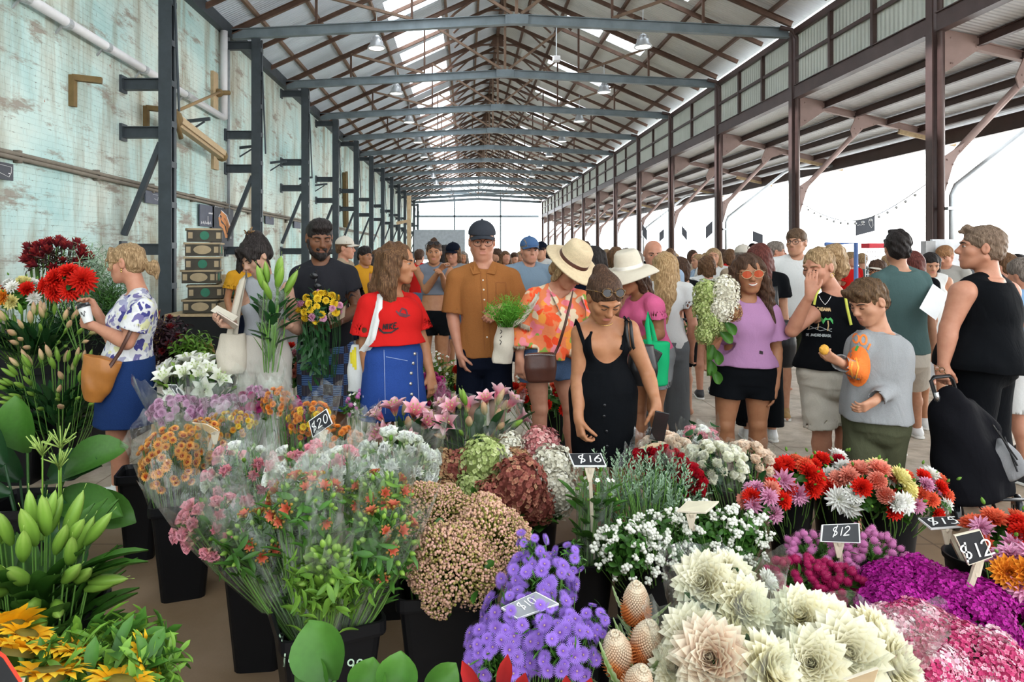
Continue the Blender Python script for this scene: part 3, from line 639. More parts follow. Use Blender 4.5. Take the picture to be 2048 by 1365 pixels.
# ================================================================== smooth solids on a grid
class Sdf:
 """A solid blended from simple shapes, meshed by surface nets."""
 def __init__(s): s.p = []
 def _add(s, lo, hi, fn, k, op): s.p.append((np.array(lo, float), np.array(hi, float), fn, k, op)); return s
 def cone(s, a, b, ra, rb=None, k=.012, op='u', prof=None):
  a = np.array(a, float); b = np.array(b, float); rb = ra if rb is None else rb
  ba = b - a; L2 = float(ba @ ba) + 1e-12; rm = max(ra, rb) if prof is None else max(p[1] for p in prof)
  if prof is not None: tp = [p[0] for p in prof]; rp = [p[1] for p in prof]
  def fn(X, Y, Z):
   x, y, z = X - a[0], Y - a[1], Z - a[2]
   t = np.clip((x * ba[0] + y * ba[1] + z * ba[2]) / L2, 0, 1)
   d = np.sqrt((x - t * ba[0]) ** 2 + (y - t * ba[1]) ** 2 + (z - t * ba[2]) ** 2)
   return d - (ra + (rb - ra) * t if prof is None else np.interp(t, tp, rp))
  return s._add(np.minimum(a, b) - rm, np.maximum(a, b) + rm, fn, k, op)
 def ball(s, c, r, k=.012, op='u'): return s.cone(c, Vector(c) + V(0, 0, 1e-4), r, r, k, op)
 def ell(s, c, rad, M=None, k=.012, op='u'):
  c = np.array(c, float); M = np.array(M) if M is not None else np.eye(3); r = np.array(rad, float); rm = r.max()
  def fn(X, Y, Z):
   x, y, z = X - c[0], Y - c[1], Z - c[2]
   q = [(M[0, i] * x + M[1, i] * y + M[2, i] * z) / r[i] for i in range(3)]
   k0 = np.sqrt(q[0] ** 2 + q[1] ** 2 + q[2] ** 2) + 1e-9
   k1 = np.sqrt((q[0] / r[0]) ** 2 + (q[1] / r[1]) ** 2 + (q[2] / r[2]) ** 2) + 1e-9
   return k0 * (k0 - 1) / k1
  return s._add(c - rm, c + rm, fn, k, op)
 def loft(s, a, b, U, st, k=.012, op='u', fold=None, rnd=.0):
  """Elliptic sections between a and b; U is the wide direction; st = (t, half width, half depth[, shift along U, shift along depth]);
  fold = (count, depth at the b end) pleats it."""
  a = np.array(a, float); b = np.array(b, float); W = b - a; L = np.linalg.norm(W); W = W / L
  U = np.array(U, float); U = U - W * (U @ W); U /= np.linalg.norm(U); Vd = np.cross(W, U)
  st = [tuple(q) + (0,) * (5 - len(q)) for q in st]; tt = [q[0] for q in st]
  ts = np.linspace(tt[0], tt[-1], 40)
  def sm(i):
   y = np.interp(ts, tt, [q[i] for q in st]); yy = np.pad(y, 2, mode='edge'); return (yy[:-4] + 2 * yy[1:-3] + 3 * yy[2:-2] + 2 * yy[3:-1] + yy[4:]) / 9
  A, B, CU, CV = sm(1), sm(2), sm(3), sm(4); t0, t1 = tt[0], tt[-1]
  rm = max(A.max(), B.max()) + max(abs(CU).max(), abs(CV).max()) + .01
  def fn(X, Y, Z):
   x, y, z = X - a[0], Y - a[1], Z - a[2]
   w = x * W[0] + y * W[1] + z * W[2]; t = np.clip(w / L, t0, t1)
   u = x * U[0] + y * U[1] + z * U[2] - np.interp(t, ts, CU); v = x * Vd[0] + y * Vd[1] + z * Vd[2] - np.interp(t, ts, CV)
   aa, bb = np.interp(t, ts, A), np.interp(t, ts, B)
   k0 = np.sqrt((u / aa) ** 2 + (v / bb) ** 2) + 1e-9; k1 = np.sqrt((u / aa ** 2) ** 2 + (v / bb ** 2) ** 2) + 1e-9
   d = k0 * (k0 - 1) / k1
   if fold: d = d + fold[1] * np.clip((t - t0) / (t1 - t0), 0, 1) * np.cos(fold[0] * np.arctan2(v, u))
   e = np.maximum(w - L * t1, L * t0 - w)
   if rnd: return np.sqrt(np.maximum(d + rnd, 0) ** 2 + np.maximum(e + rnd, 0) ** 2) + np.minimum(np.maximum(d, e) + rnd, 0) - rnd
   return np.maximum(d, e)
  p0, p1 = a + W * L * t0, a + W * L * t1
  return s._add(np.minimum(p0, p1) - rm, np.maximum(p0, p1) + rm, fn, k, op)
 def plane(s, p, n, k=.004):
  """Cut everything on the side the normal points to."""
  p = np.array(p, float); n = np.array(n, float); n /= np.linalg.norm(n)
  return s._add([-9e9] * 3, [9e9] * 3, lambda X, Y, Z: (X - p[0]) * n[0] + (Y - p[1]) * n[1] + (Z - p[2]) * n[2], k, 'i')
 def grid(s, h):
  us = [p for p in s.p if p[4] == 'u']
  lo = np.min([p[0] for p in us], 0) - 2.5 * h - .01; hi = np.max([p[1] for p in us], 0) + 2.5 * h + .01
  for p in s.p:                                   # planes that lie along an axis shrink the box
   pass
  n = np.maximum(((hi - lo) / h).astype(int) + 2, 4)
  ax = [lo[i] + h * np.arange(n[i]) for i in range(3)]
  D = np.full(n, .12, np.float32)
  for l, u, fn, k, op in s.p:
   if op == 'i': i0 = np.zeros(3, int); i1 = n
   else:
    pad = k + 2 * h + .004
    i0 = np.clip(((l - pad - lo) / h).astype(int), 0, n); i1 = np.clip(((u + pad - lo) / h).astype(int) + 2, 0, n)
   if (i1 - i0).min() <= 0: continue
   sl = tuple(slice(i0[i], i1[i]) for i in range(3))
   d = fn(ax[0][sl[0]][:, None, None], ax[1][sl[1]][None, :, None], ax[2][sl[2]][None, None, :]).astype(np.float32)
   o = D[sl]
   if op == 'u': q = np.clip(.5 + .5 * (o - d) / k, 0, 1); D[sl] = o * (1 - q) + d * q - k * q * (1 - q)
   elif op == 's': q = np.clip(.5 - .5 * (o + d) / k, 0, 1); D[sl] = o * (1 - q) - d * q + k * q * (1 - q)
   else: D[sl] = np.maximum(o, d)
  return D, lo, ax
 def mesh(s, h, wr=None, seed=0):
  D, lo, ax = s.grid(h)
  if wr:                                          # creases: (depth, frequency)
   X, Y, Z = ax[0][:, None, None], ax[1][None, :, None], ax[2][None, None, :]
   q = 0
   rr = np.random.RandomState(seed)
   for i in range(5):
    k = rr.normal(size=3) * wr[1] * (1, 1, .7); f = rr.rand() * 6
    w = rr.normal(size=3) * wr[1] * .4
    q = q + np.sin(k[0] * X + k[1] * Y + k[2] * Z + f + 1.2 * np.sin(w[0] * X + w[1] * Y + w[2] * Z))
   D = D + (wr[0] * q / 2.5).astype(np.float32)
  return nets(D, lo, h)
def nets(D, lo, h):
 D[0] = D[-1] = 1; D[:, 0] = D[:, -1] = 1; D[:, :, 0] = D[:, :, -1] = 1
 S = (D < 0); c = S.astype(np.uint8)
 def cs(A, i, j, k): return A[i:A.shape[0] - 1 + i, j:A.shape[1] - 1 + j, k:A.shape[2] - 1 + k]
 cnt = sum(cs(c, i, j, k) for i in (0, 1) for j in (0, 1) for k in (0, 1))
 act = (cnt > 0) & (cnt < 8); idx = np.full(act.shape, -1, np.int64)
 I = np.argwhere(act); idx[act] = np.arange(len(I))
 cor = {(i, j, k): D[I[:, 0] + i, I[:, 1] + j, I[:, 2] + k] for i in (0, 1) for j in (0, 1) for k in (0, 1)}
 acc = np.zeros((len(I), 3)); num = np.zeros(len(I))
 for a in cor:
  for ax_ in range(3):
   if a[ax_] == 0:
    b = list(a); b[ax_] = 1; da, db = cor[a], cor[tuple(b)]
    m = (da < 0) != (db < 0); t = np.where(m, da / np.where(m, da - db, 1), 0)
    p = np.tile(np.array(a, float), (len(I), 1)); p[:, ax_] += t
    acc += p * m[:, None]; num += m
 vs = lo + h * (I + acc / num[:, None])
 qs = []
 for ax_ in range(3):
  o1, o2 = (ax_ + 1) % 3, (ax_ + 2) % 3
  sl0 = [slice(None)] * 3; sl1 = [slice(None)] * 3; sl0[ax_] = slice(0, -1); sl1[ax_] = slice(1, None)
  df = S[tuple(sl0)] != S[tuple(sl1)]
  E = np.argwhere(df); E = E[(E[:, o1] > 0) & (E[:, o2] > 0)]
  def ci(d1, d2):
   q = E.copy(); q[:, o1] -= d1; q[:, o2] -= d2; return idx[q[:, 0], q[:, 1], q[:, 2]]
  q = np.stack([ci(1, 1), ci(0, 1), ci(0, 0), ci(1, 0)], 1)
  inside = S[E[:, 0], E[:, 1], E[:, 2]]
  q[~inside] = q[~inside][:, ::-1]
  qs.append(q)
 return vs, np.concatenate(qs)
def smooth_v(vs, qs, n=1, lam=.5):
 for _ in range(n):
  acc = np.zeros_like(vs); num = np.zeros(len(vs))
  for i in range(4):
   np.add.at(acc, qs[:, i], vs[qs[:, (i + 1) % 4]] + vs[qs[:, i - 1]]); np.add.at(num, qs[:, i], 2)
  vs = vs + lam * (acc / num[:, None] - vs)
 return vs
def np_mesh(name, vs, qs, mats, attrs=None):
 me = bpy.data.meshes.new(name)
 me.vertices.add(len(vs)); me.vertices.foreach_set('co', np.asarray(vs, np.float32).ravel())
 me.loops.add(qs.size); me.loops.foreach_set('vertex_index', qs.astype(np.int32).ravel())
 me.polygons.add(len(qs)); me.polygons.foreach_set('loop_start', np.arange(0, qs.size, 4, dtype=np.int32))
 me.polygons.foreach_set('use_smooth', np.ones(len(qs), bool))
 for m in (mats if isinstance(mats, (list, tuple)) else [mats]): me.materials.append(m)
 for k, v in (attrs or {}).items():
  a = me.attributes.new(k, 'FLOAT', 'POINT'); a.data.foreach_set('value', np.asarray(v, np.float32))
 me.update(calc_edges=True); me.validate()
 return me
def put_sdf(name, sdf, h, m, parent, wr=None, label=None, sm=1, attrs=None, seed=0):
 vs, qs = sdf.mesh(h, wr, seed)
 if sm: vs = smooth_v(vs, qs, sm)
 at = attrs(vs) if attrs else None
 off = OFF[parent]
 me = np_mesh(name, vs - np.array(off), qs, m, at)
 o = bpy.data.objects.new(name, me); COL.objects.link(o); o.parent = parent; OFF[o] = off
 if label: o['label'] = label
 return o
# ------------------------------------------------------------------ skin and hair
def skin(name, c, lip=(.45, .16, .13), blush=.12):
 if name in MATS: return MATS[name]
 m, nt, N, L, b = nodes(name)
 c = dk(c, .82)
 n = noise(N, L, mapping(N, L), 25, 3); r = ramp(N, [(.3, (c[0] * .88, c[1] * .8, c[2] * .78)), (.7, c)]); L.new(n.outputs[0], r.inputs[0])
 a = N.new('ShaderNodeAttribute'); a.attribute_name = 'lip'
 cc = mixc(N, L, a.outputs['Fac'], r.outputs[0], lip)
 a2 = N.new('ShaderNodeAttribute'); a2.attribute_name = 'stub'
 cc = mixc(N, L, a2.outputs['Fac'], cc, dk(c, .45))
 L.new(cc, b.inputs['Base Color']); b.inputs['Roughness'].default_value = .5; b.inputs['Specular IOR Level'].default_value = .35
 b.inputs['Subsurface Weight'].default_value = 0
 n2 = noise(N, L, mapping(N, L), 400, 2); bump(N, L, b, n2.outputs[0], .05, .002)
 MATS[name] = m; return m
def hairm(name, c, c2=None, tip=None):
 if name in MATS: return MATS[name]
 m, nt, N, L, b = nodes(name)
 n = noise(N, L, mapping(N, L, (1, 1, .12)), 160, 3, .6, .3)
 r = ramp(N, [(.3, dk(c, .45)), (.5, c), (.72, c2 or dk(c, 1.7))]); L.new(n.outputs[0], r.inputs[0])
 L.new(r.outputs[0], b.inputs['Base Color']); b.inputs['Roughness'].default_value = .5; b.inputs['Specular IOR Level'].default_value = .12
 bump(N, L, b, n.outputs[0], .55, .012)
 MATS[name] = m; return m
M_EYE = mat('eye white', (.72, .68, .64), .25, var=.05)
M_IRIS = mat('dark iris', (.03, .018, .01), .15, var=.05)
SK = {'fair': skin('fair skin', (.60, .31, .19)), 'tan': skin('tan skin', (.47, .215, .105)), 'pale': skin('pale skin', (.62, .37, .26)), 'brown': skin('brown skin', (.20, .085, .042), (.17, .065, .05)),
  'olive': skin('olive skin', (.40, .18, .088), (.36, .11, .08)), 'pink': skin('pink skin', (.60, .285, .18))}
def head_axes(face, pitch=0, roll=0, base=0):
 """Columns: left of the head, front, up. face = degrees of turn: 0 looks to the camera, 90 to the photo's right, -90 to its left."""
 a = math.radians(face); f = V(math.sin(a), -math.cos(a), 0); l = V(math.cos(a), math.sin(a), 0)   # l = towards +x when facing the camera
 M = Matrix((l, f, V(0, 0, 1))).transposed()
 return M @ Matrix.Rotation(math.radians(-pitch), 3, 'X') @ Matrix.Rotation(math.radians(roll), 3, 'Y')
def head(s, c, H, M, female=True, ears=True, jaw=1.0, nose=1.0):
 """A head of height H (chin to crown) about c, axes M."""
 q = H / .23
 def w(x, y, z): return Vector(c) + M @ (V(x, y, z) * q)
 s.ell(w(0, -.012, .032), (.077 * q, .096 * q, .084 * q), M, .02)
 s.ell(w(0, .018, -.035), (.063 * q, .074 * q, .078 * q), M, .03)
 s.ell(w(0, .045, -.07), (.046 * jaw * q, .044 * q, .042 * q), M, .02)
 s.ball(w(0, .068, -.1), .017 * jaw * q, .018)
 for x in (-1, 1):
  s.cone(w(x * .055, -.01, -.05), w(x * .022, .062, -.098), .018 * jaw * q, .013 * q, .022)
  s.ball(w(x * .042, .054, -.022), .024 * q, .022)
  s.cone(w(x * .014, .082, .026), w(x * .05, .066, .022), .0105 * q, .009 * q, .012)
  s.ell(w(x * .031, .092, .0065), (.0175 * q, .013 * q, .0105 * q), M, .01, 's')
  s.ball(w(x * .031, .0725, .004), .0128 * q, .003)
  s.ball(w(x * .0105 * nose, .096, -.031), .0088 * nose * q, .007)
  if ears:
   s.ell(w(x * .079, -.008, -.002), (.010 * q, .020 * q, .031 * q), M, .008); s.ell(w(x * .089, -.002, 0), (.006 * q, .010 * q, .018 * q), M, .005, 's')
 s.cone(w(0, .083, .014), w(0, .104, -.022), .0085 * q, .0115 * nose * q, .012); s.ball(w(0, .106, -.026), .0115 * nose * q, .008)
 s.cone(w(-.013, .085, -.0535), w(.013, .085, -.0535), .0075 * q, .0075 * q, .008)
 s.cone(w(-.012, .0855, -.0655), w(.012, .0855, -.0655), .0085 * q, .0085 * q, .008)
 s.cone(w(-.022, .094, -.0597), w(.022, .094, -.0597), .0028 * q, .0028 * q, .004, 's')
 return w
def hand(s, wr, d, pn, L=.185, curl=.5, side=1, spread=.08, thumb=.6, k=.006, curls=None):
 """A hand from the wrist point along d; pn = the way the palm faces; side = which side of it the thumb leaves (+1 or -1)."""
 d = Vector(d).normalized(); pn = Vector(pn); pn = (pn - d * pn.dot(d)).normalized(); x = d.cross(pn) * side
 q = L / .185; P0 = Vector(wr)
 def at(u, v, w): return P0 + x * u * q + pn * v * q + d * w * q
 s.cone(at(0, 0, -.02), at(0, 0, .02), .024 * q, .026 * q, .012)
 for u in (-.026, -.009, .009, .027): s.cone(at(u * .6, 0, .015), at(u, 0, .088), .0165 * q, .0135 * q, .012)
 fl = ((.028, .074, .0093), (.0095, .083, .0095), (-.0095, .077, .0092), (-.0275, .06, .0083))
 for i, (u, ln, r) in enumerate(fl):
  cu = curls[i] if curls else curl * (1 + .12 * i)
  p = at(u, 0, .088); dr = (d + x * u * spread * 40 * .1).normalized()
  a = 0
  for j, fr in enumerate((.45, .31, .24)):
   a += cu * (.75, 1.0, .7)[j]
   e = p + (dr * math.cos(a) + pn * math.sin(a)) * ln * fr * q
   s.cone(p, e, (r - .0006 * j) * q, (r - .0006 * (j + 1)) * q, .004); p = e
 p = at(.022, .004, .022); e = at(.022 + .034 * thumb + .006, .012 + .01 * curl, .058); s.cone(p, e, .0145 * q, .0108 * q, .008)
 e2 = e + (x * (.35 * thumb) + d * .8 + pn * (.35 + .5 * curl)).normalized() * .033 * q; s.cone(e, e2, .0106 * q, .0098 * q, .004)
 e3 = e2 + (x * (.05) + d * .8 + pn * (.4 + .6 * curl)).normalized() * .026 * q; s.cone(e2, e3, .0098 * q, .008 * q, .004)
FEM = [(-.15, .155, .115), (-.02, .178, .128), (.12, .168, .122), (.3, .136, .104), (.42, .124, .098), (.58, .14, .108), (.74, .15, .104), (.88, .135, .085), (.97, .075, .062)]
MAL = [(-.15, .15, .115), (-.02, .17, .125), (.12, .165, .12), (.3, .152, .112), (.42, .15, .11), (.58, .162, .118), (.74, .172, .115), (.88, .155, .09), (.97, .08, .065)]
class Pn:
 def __init__(s, label, Y, face, sk, J, H=.232, fem=True, hf=None, pitch=0, roll=0, tw=1.0, td=1.0, arm=1.0, leg=1.0, jaw=None, nose=1.0, bust=None, h=.0055, group=None, ears=True, neck=.052):
  s.Y, s.J, s.fem, s.h, s.tw, s.td, s.H, s.arm, s.leg, s.sk = Y, J, fem, h, tw, td, H, arm, leg, sk
  a = math.radians(face); s.f = V(math.sin(a), -math.cos(a), 0); s.U = V(math.cos(a), math.sin(a), 0)
  s.face = face; s.hf = face if hf is None else hf
  s.M = head_axes(s.hf, pitch, roll)
  g = {}; s.g = g
  for k, q in J.items():
   if isinstance(q, Vector): g[k] = q.copy()
   elif k[0] == 'f' and q[1] == 0: g[k] = V((q[0] - CX) * (Y + q[2]) / FPX, Y + q[2], .085)
   else: g[k] = P(q[0], q[1], Y + (q[2] if len(q) > 2 else 0))
  s.root = thing('person', label, 'person', (g['hip'].x, g['hip'].y, 0), group)
  for k in ('sa', 'sb'): g[k].z -= .022
  sg = 1 if (g['sb'] - g['sa']).dot(s.U) > 0 else -1; s.sg = sg
  for k, m in (('a', -1), ('b', 1)):
   hj = g['hip'] + s.U * (m * sg * .088 * tw); s.g['h' + k] = hj
   if 'f' + k not in g: g['f' + k] = V(hj.x, hj.y, .085) + s.U * (m * sg * .02)
   if 'k' + k not in g: g['k' + k] = hj.lerp(g['f' + k], .48) + s.f * .03
  s.bust = (1.0 if fem else 0) if bust is None else bust
  S = s.S = Sdf()
  s.torso(S, 0); s.hw = head(S, g['head'], H, s.M, fem, ears, jaw or (.92 if fem else 1.12), nose)
  S.cone(s.hw(0, -.02, -.03), g['nk'], neck, neck * 1.1, .03)
  for k in 'ab':
   sh, el, wr = g['s' + k], g['e' + k], g['w' + k]
   S.cone(g['nk'] + V(0, 0, .0), sh, .045, .048 * arm, .03)
   S.cone(sh, el, 0, 0, .03, prof=[(0, .052 * arm), (.25, .05 * arm), (.6, .044 * arm), (1, .038 * arm)])
   S.cone(el, wr, 0, 0, .012, prof=[(0, .038 * arm), (.25, .041 * arm), (.6, .034 * arm), (1, .0235 * arm)])
   hp, kn, an = g['h' + k], g['k' + k], g['f' + k]
   S.cone(hp, kn, 0, 0, .03, prof=[(0, .088 * leg), (.3, .084 * leg), (.7, .066 * leg), (1, .052 * leg)])
   S.cone(kn, an, 0, 0, .015, prof=[(0, .051 * leg), (.3, .055 * leg), (.6, .044 * leg), (1, .034 * leg)])
   bk = (kn - an).normalized(); cf = kn.lerp(an, .3) - s.f * .018; S.ball(cf, .045 * leg, .03); S.ball(kn + s.f * .012, .042 * leg, .02)
 def stations(s, e): return [(t, (a * s.tw + e), (b * s.td + e)) for t, a, b in (FEM if s.fem else MAL)]
 def torso(s, S, e, t0=-.15, t1=.97, k=.03, wid=None):
  g = s.g; st = s.stations(e)
  if wid: st = [(t, a + np.interp(t, [w[0] for w in wid], [w[1] for w in wid]), b + np.interp(t, [w[0] for w in wid], [w[1] for w in wid])) for t, a, b in st]
  tt = [q[0] for q in st]
  ts = sorted({t0, t1} | {t for t in tt if t0 < t < t1})
  st = [(t, float(np.interp(t, tt, [q[1] for q in st])), float(np.interp(t, tt, [q[2] for q in st]))) for t in ts]
  S.loft(g['hip'], g['nk'], s.U, st, k)
  if s.bust and t1 > .6:
   W = (g['nk'] - g['hip'])
   for x in (-1, 1):
    c = g['hip'] + W * .66 + s.U * x * .068 * s.tw + s.f * (.062 * s.td); S.ball(c, .058 * s.bust + e, .03)
 def sleeve(s, S, k, f, r0, r1, k_=.02, hollow=True):
  g = s.g; sh, el, wr = g['s' + k], g['e' + k], g['w' + k]
  rs = .061 * s.arm; S.cone(g['nk'].lerp(sh, .15), sh, rs * .9, rs, .03); r0 = lerp(rs, r1, .25)
  if f <= 1: S.cone(sh, sh.lerp(el, f), r0, r1, k_); e = sh.lerp(el, f); d = (el - sh).normalized()
  else:
   m = lerp(r0, r1, .6); S.cone(sh, el, r0, m, k_); e = el.lerp(wr, f - 1); S.cone(el, e, m, r1, k_); d = (wr - el).normalized()
  S.cut(e, d, r1 * 1.3)
  if hollow: S.cone(e - d * .03, e + d * .06, r1 - .011, r1 - .009, .004, 's')
  return e, d
 def shoe(s, k, kind='shoe', m=None, L=.26, name='shoe', d=None, sole=None):
  an = s.g['f' + k]; f = Vector(d).normalized() if d else s.f; b = V(an.x, an.y, 0); S = Sdf()
  z = an.z - .085
  S.cone(b + V(0, 0, z + .045) - f * .03, b + V(0, 0, z + .04) + f * .13, .04, .036, .02); S.cone(b + V(0, 0, z + .06), b + V(0, 0, z + .1), .043, .04, .02)
  S.cut(b + V(0, 0, z + .004), V(0, 0, -1), .3); S.cut(b + V(0, 0, z + .105), V(0, 0, 1), .09)
  o = put_sdf(name, S, .006, m, s.root)
  if sole:
   S = Sdf(); S.cone(b + V(0, 0, z + .012) - f * .035, b + V(0, 0, z + .012) + f * .14, .043, .041, .02); S.cut(b + V(0, 0, z + .002), V(0, 0, -1), .3); S.cut(b + V(0, 0, z + .024), V(0, 0, 1), .3); S2 = put_sdf('sole', S, .006, sole, s.root)
   S2.parent = o
  return o
 def foot(s, k):
  an = s.g['f' + k]; f = s.f; b = V(an.x, an.y, an.z - .085)
  s.S.cone(b + V(0, 0, .04) - f * .02, b + V(0, 0, .025) + f * .13, .034, .022, .02); s.S.cone(b + V(0, 0, .02) + f * .1, b + V(0, 0, .018) + f * .17, .03, .016, .02)
 def hand(s, k, d, pn, side=1, **kw): hand(s.S, s.g['w' + k], d, pn, side=side, **kw)
 def finish(s, eyes='open', brow=(.05, .03, .02), stub=0, lipc=True, feet=True):
  if feet:
   for k in 'ab': s.foot(k)
  q = s.H / .23; M = s.M; Mi = np.array(M.transposed()); c = np.array(s.g['head'])
  def at(vs):
   L = (vs - c) @ Mi.T / q
   lip = np.exp(-((L[:, 0] / .021) ** 4 + ((L[:, 2] + .0597) / .0105) ** 4)) * (L[:, 1] > .05)
   st = np.exp(-((np.abs(L[:, 0]) / .065) ** 6 + ((L[:, 2] + .085) / .042) ** 6)) * (L[:, 1] > -.03) * stub
   return {'lip': lip * (1 if s.fem else .5), 'stub': st * (1 - lip)}
  s.body = put_sdf('body', s.S, s.h, SK[s.sk], s.root, attrs=lambda v: at(v), sm=0)
  if eyes:
   for x in (-1, 1):
    if eyes == 'open':
     mb = MB(); mb.ball(s.hw(x * .031, .0768, .0045), 0, 12, 8, 0, (.0132 * q, .0108 * q, .0054 * q), M); e = put('eye', mb, M_EYE, s.root, smooth=True)
     mb = MB(); mb.ball(s.hw(x * .031, .0855, .0042), 0, 10, 6, 0, (.0056 * q, .0032 * q, .0056 * q), M); ir = put('iris', mb, M_IRIS, s.root, smooth=True); ir.parent = e
     mb = MB(); mb.tube([s.hw(x * (.031 + .0145 * t), .0865 - .004 * t * t, .0092 - .004 * t * t) for t in (-1, -.5, 0, .5, 1)], .0018 * q, 5); put('eyelash', mb, M_IRIS, s.root, smooth=True)
    else:
     mb = MB(); mb.tube([s.hw(x * (.031 + .0145 * t), .0872 - .004 * t * t, -.0015 + .0035 * t * t) for t in (-1, -.5, 0, .5, 1)], .002 * q, 5); put('eyelash', mb, M_IRIS, s.root, smooth=True)
    mb = MB(); mb.tube([s.hw(x * .013, .0925, .021), s.hw(x * .028, .0905, .0262), s.hw(x * .042, .082, .0258), s.hw(x * .053, .071, .02)], [.0028 * q, .0038 * q, .003 * q, .0012 * q], 6)
    put('eyebrow', mb, mat('brow %.3f %.3f' % brow[:2], brow, .8, var=.1), s.root, smooth=True)
  return s.root
 # ---- hair: a shell over the skull opened for the face, plus locks
 def hair(s, m, extra=None, vol=0.0, line=.0, h=.005, nape=-.06, wr=(.0035, 70), name='hair', front=True, label=None, face=(.074, .092, .088)):
  S = Sdf(); w = s.hw; M = s.M; q = s.H / .23
  S.ell(w(0, -.016, .038), ((.083 + vol) * q, (.101 + vol) * q, (.087 + vol) * q), M, .02)
  S.ell(w(0, -.045, -.01), ((.074 + vol * .8) * q, (.066 + vol) * q, (.07) * q), M, .02)
  S.ell(w(0, .102, -.034 + line), (face[0] * q, face[1] * q, face[2] * q), M, .012, 's')
  for x in (-1, 1): S.ell(w(x * .085, .006, -.022), (.03 * q, .03 * q, .034 * q), M, .01, 's')
  S.cut(w(0, 0, nape), M @ V(0, 0, -1), .2 * q)
  if extra: extra(S, w)
  s.hairo = put_sdf(name, S, h, m, s.root, wr=wr, label=label); return s.hairo
 def glasses(s, m, lens=None, r=.024, up=0.0, fwd=0.0, name='glasses', z=.004, tilt=0, parent=True):
  """Frame with two lenses and temples, worn at height z of the head."""
  w = s.hw; mb = MB()
  for x in (-1, 1):
   c = [(x * (.033 + r * 1.12 * math.cos(t)), .1015 + fwd - abs(r * math.cos(t)) * .12, z + r * .9 * math.sin(t)) for t in [2 * PI * i / 16 for i in range(17)]]
   mb.tube([w(*p) for p in c], .0022, 6)
   mb.tube([w(x * (.033 + r * 1.1), .098 + fwd, z + .006), w(x * .079, .07 + fwd * .6, z + .008), w(x * .085, -.01, z + .006)], .002, 6)
  mb.tube([w(-.011, .104 + fwd, z + .004), w(0, .107 + fwd, z + .007), w(.011, .104 + fwd, z + .004)], .002, 6)
  o = put(name, mb, m, s.root, smooth=True)
  if lens:
   for x in (-1, 1):
    mb = MB(); c = w(x * .033, .1015 + fwd, z); vs = [c] + [w(x * .033 + r * 1.1 * math.cos(t), .1015 + fwd - abs(r * math.cos(t)) * .12, z + r * .88 * math.sin(t)) for t in [2 * PI * i / 16 for i in range(16)]]
    mb.add(vs, [(0, i + 1, (i + 1) % 16 + 1) for i in range(16)]); l = put('lens', mb, lens, s.root); l.parent = o
  return o
 def head_shades(s, m, lens, z=.085, y=.055):
  """Sunglasses pushed up on the hair."""
  w = s.hw; mb = MB(); ln = []
  for x in (-1, 1):
   c = [(x * (.034 + .026 * math.cos(t)), y + .012 * math.sin(t) * -1.2 - abs(.02 * math.cos(t)) * .3 + .02, z + .02 + .017 * math.sin(t)) for t in [2 * PI * i / 14 for i in range(15)]]
   mb.tube([w(*p) for p in c], .0035, 6); ln.append(c)
   mb.tube([w(x * .062, y + .014, z + .02), w(x * .088, y - .03, z - .005), w(x * .092, y - .09, z - .05)], .003, 6)
  mb.tube([w(-.01, y + .022, z + .026), w(.01, y + .022, z + .026)], .0035, 6)
  o = put('sunglasses', mb, m, s.root, smooth=True)
  for c in ln:
   mb = MB(); mb.add([w(*p) for p in c[:-1]], [tuple(range(14))]); l = put('lens', mb, lens, s.root); l.parent = o
 def cap(s, m, m2=None, peak=1, z=.0):
  w = s.hw; S = Sdf(); q = s.H / .23
  S.ell(w(0, -.012, .052 + z), (.089 * q, .108 * q, .088 * q), s.M, .01); S.cut(w(0, 0, .045 + z), s.M @ V(0, 0, -1), .16); S.cone(w(0, -.012, .139 + z), w(0, -.012, .143 + z), .009, .008, .004)
  o = put_sdf('cap', S, .005, m, s.root)
  mb = MB(); n = 12; top = []
  for j in range(2):
   for i in range(n + 1):
    t = i / n * 2 - 1; x = .08 * t * (1 - .1 * j); r0 = .085 * math.sqrt(max(0, 1 - t * t * .8)); y = r0 + j * .085 * math.sqrt(max(0, 1 - .75 * t * t)) * peak
    top.append(w(x, y, .05 + z - .012 * j - .02 * t * t))
  fs = [(i, i + 1, n + 2 + i, n + 1 + i) for i in range(n)]
  mb.add(top, fs); mb.add([p + s.M @ V(0, 0, -.005) for p in top], [f[::-1] for f in fs])
  e = list(range(n + 1, 2 * n + 2)); off = 2 * n + 2
  mb.f += [(e[i], e[i + 1], e[i + 1] + off, e[i] + off) for i in range(n)]; mb.m += [0] * n
  b = put('peak', mb, m2 or m, s.root, smooth=True); b.parent = o
  return o
 def brimhat(s, m, band, R_=.165, crown=.115, droop=.03, dent=True, tilt=0):
  w = s.hw; n = 40; mb = MB(); prof = [(.0, .02 + crown - (.014 if dent else 0)), (.035, .02 + crown - (.006 if dent else .002)), (.062, .02 + crown), (.078, .02 + crown * .86), (.088, .02 + crown * .5), (.093, .03), (.1, .022)]
  for t in (.2, .4, .6, .8, .93, 1): prof.append((lerp(.1, R_, t), .022 - droop * t * t + .004 * math.sin(t * 3)))
  prof += [(R_ - .002, .015 - droop), (.1, .014)]
  vs = []
  for r, z in prof:
   for k in range(n):
    a = 2 * PI * k / n; e = 1 + .14 * abs(math.sin(a)); zz = z + (.012 * math.cos(2 * a) * max(0, (r - .1) / .065))
    vs.append(w(r * math.cos(a), r * math.sin(a) * e - .01, zz + .035))
  mb.add(vs, [(i * n + k, i * n + (k + 1) % n, (i + 1) * n + (k + 1) % n, (i + 1) * n + k) for i in range(len(prof) - 1) for k in range(n)])
  o = put('hat', mb, m, s.root, smooth=True)
  mb = MB(); vs = []
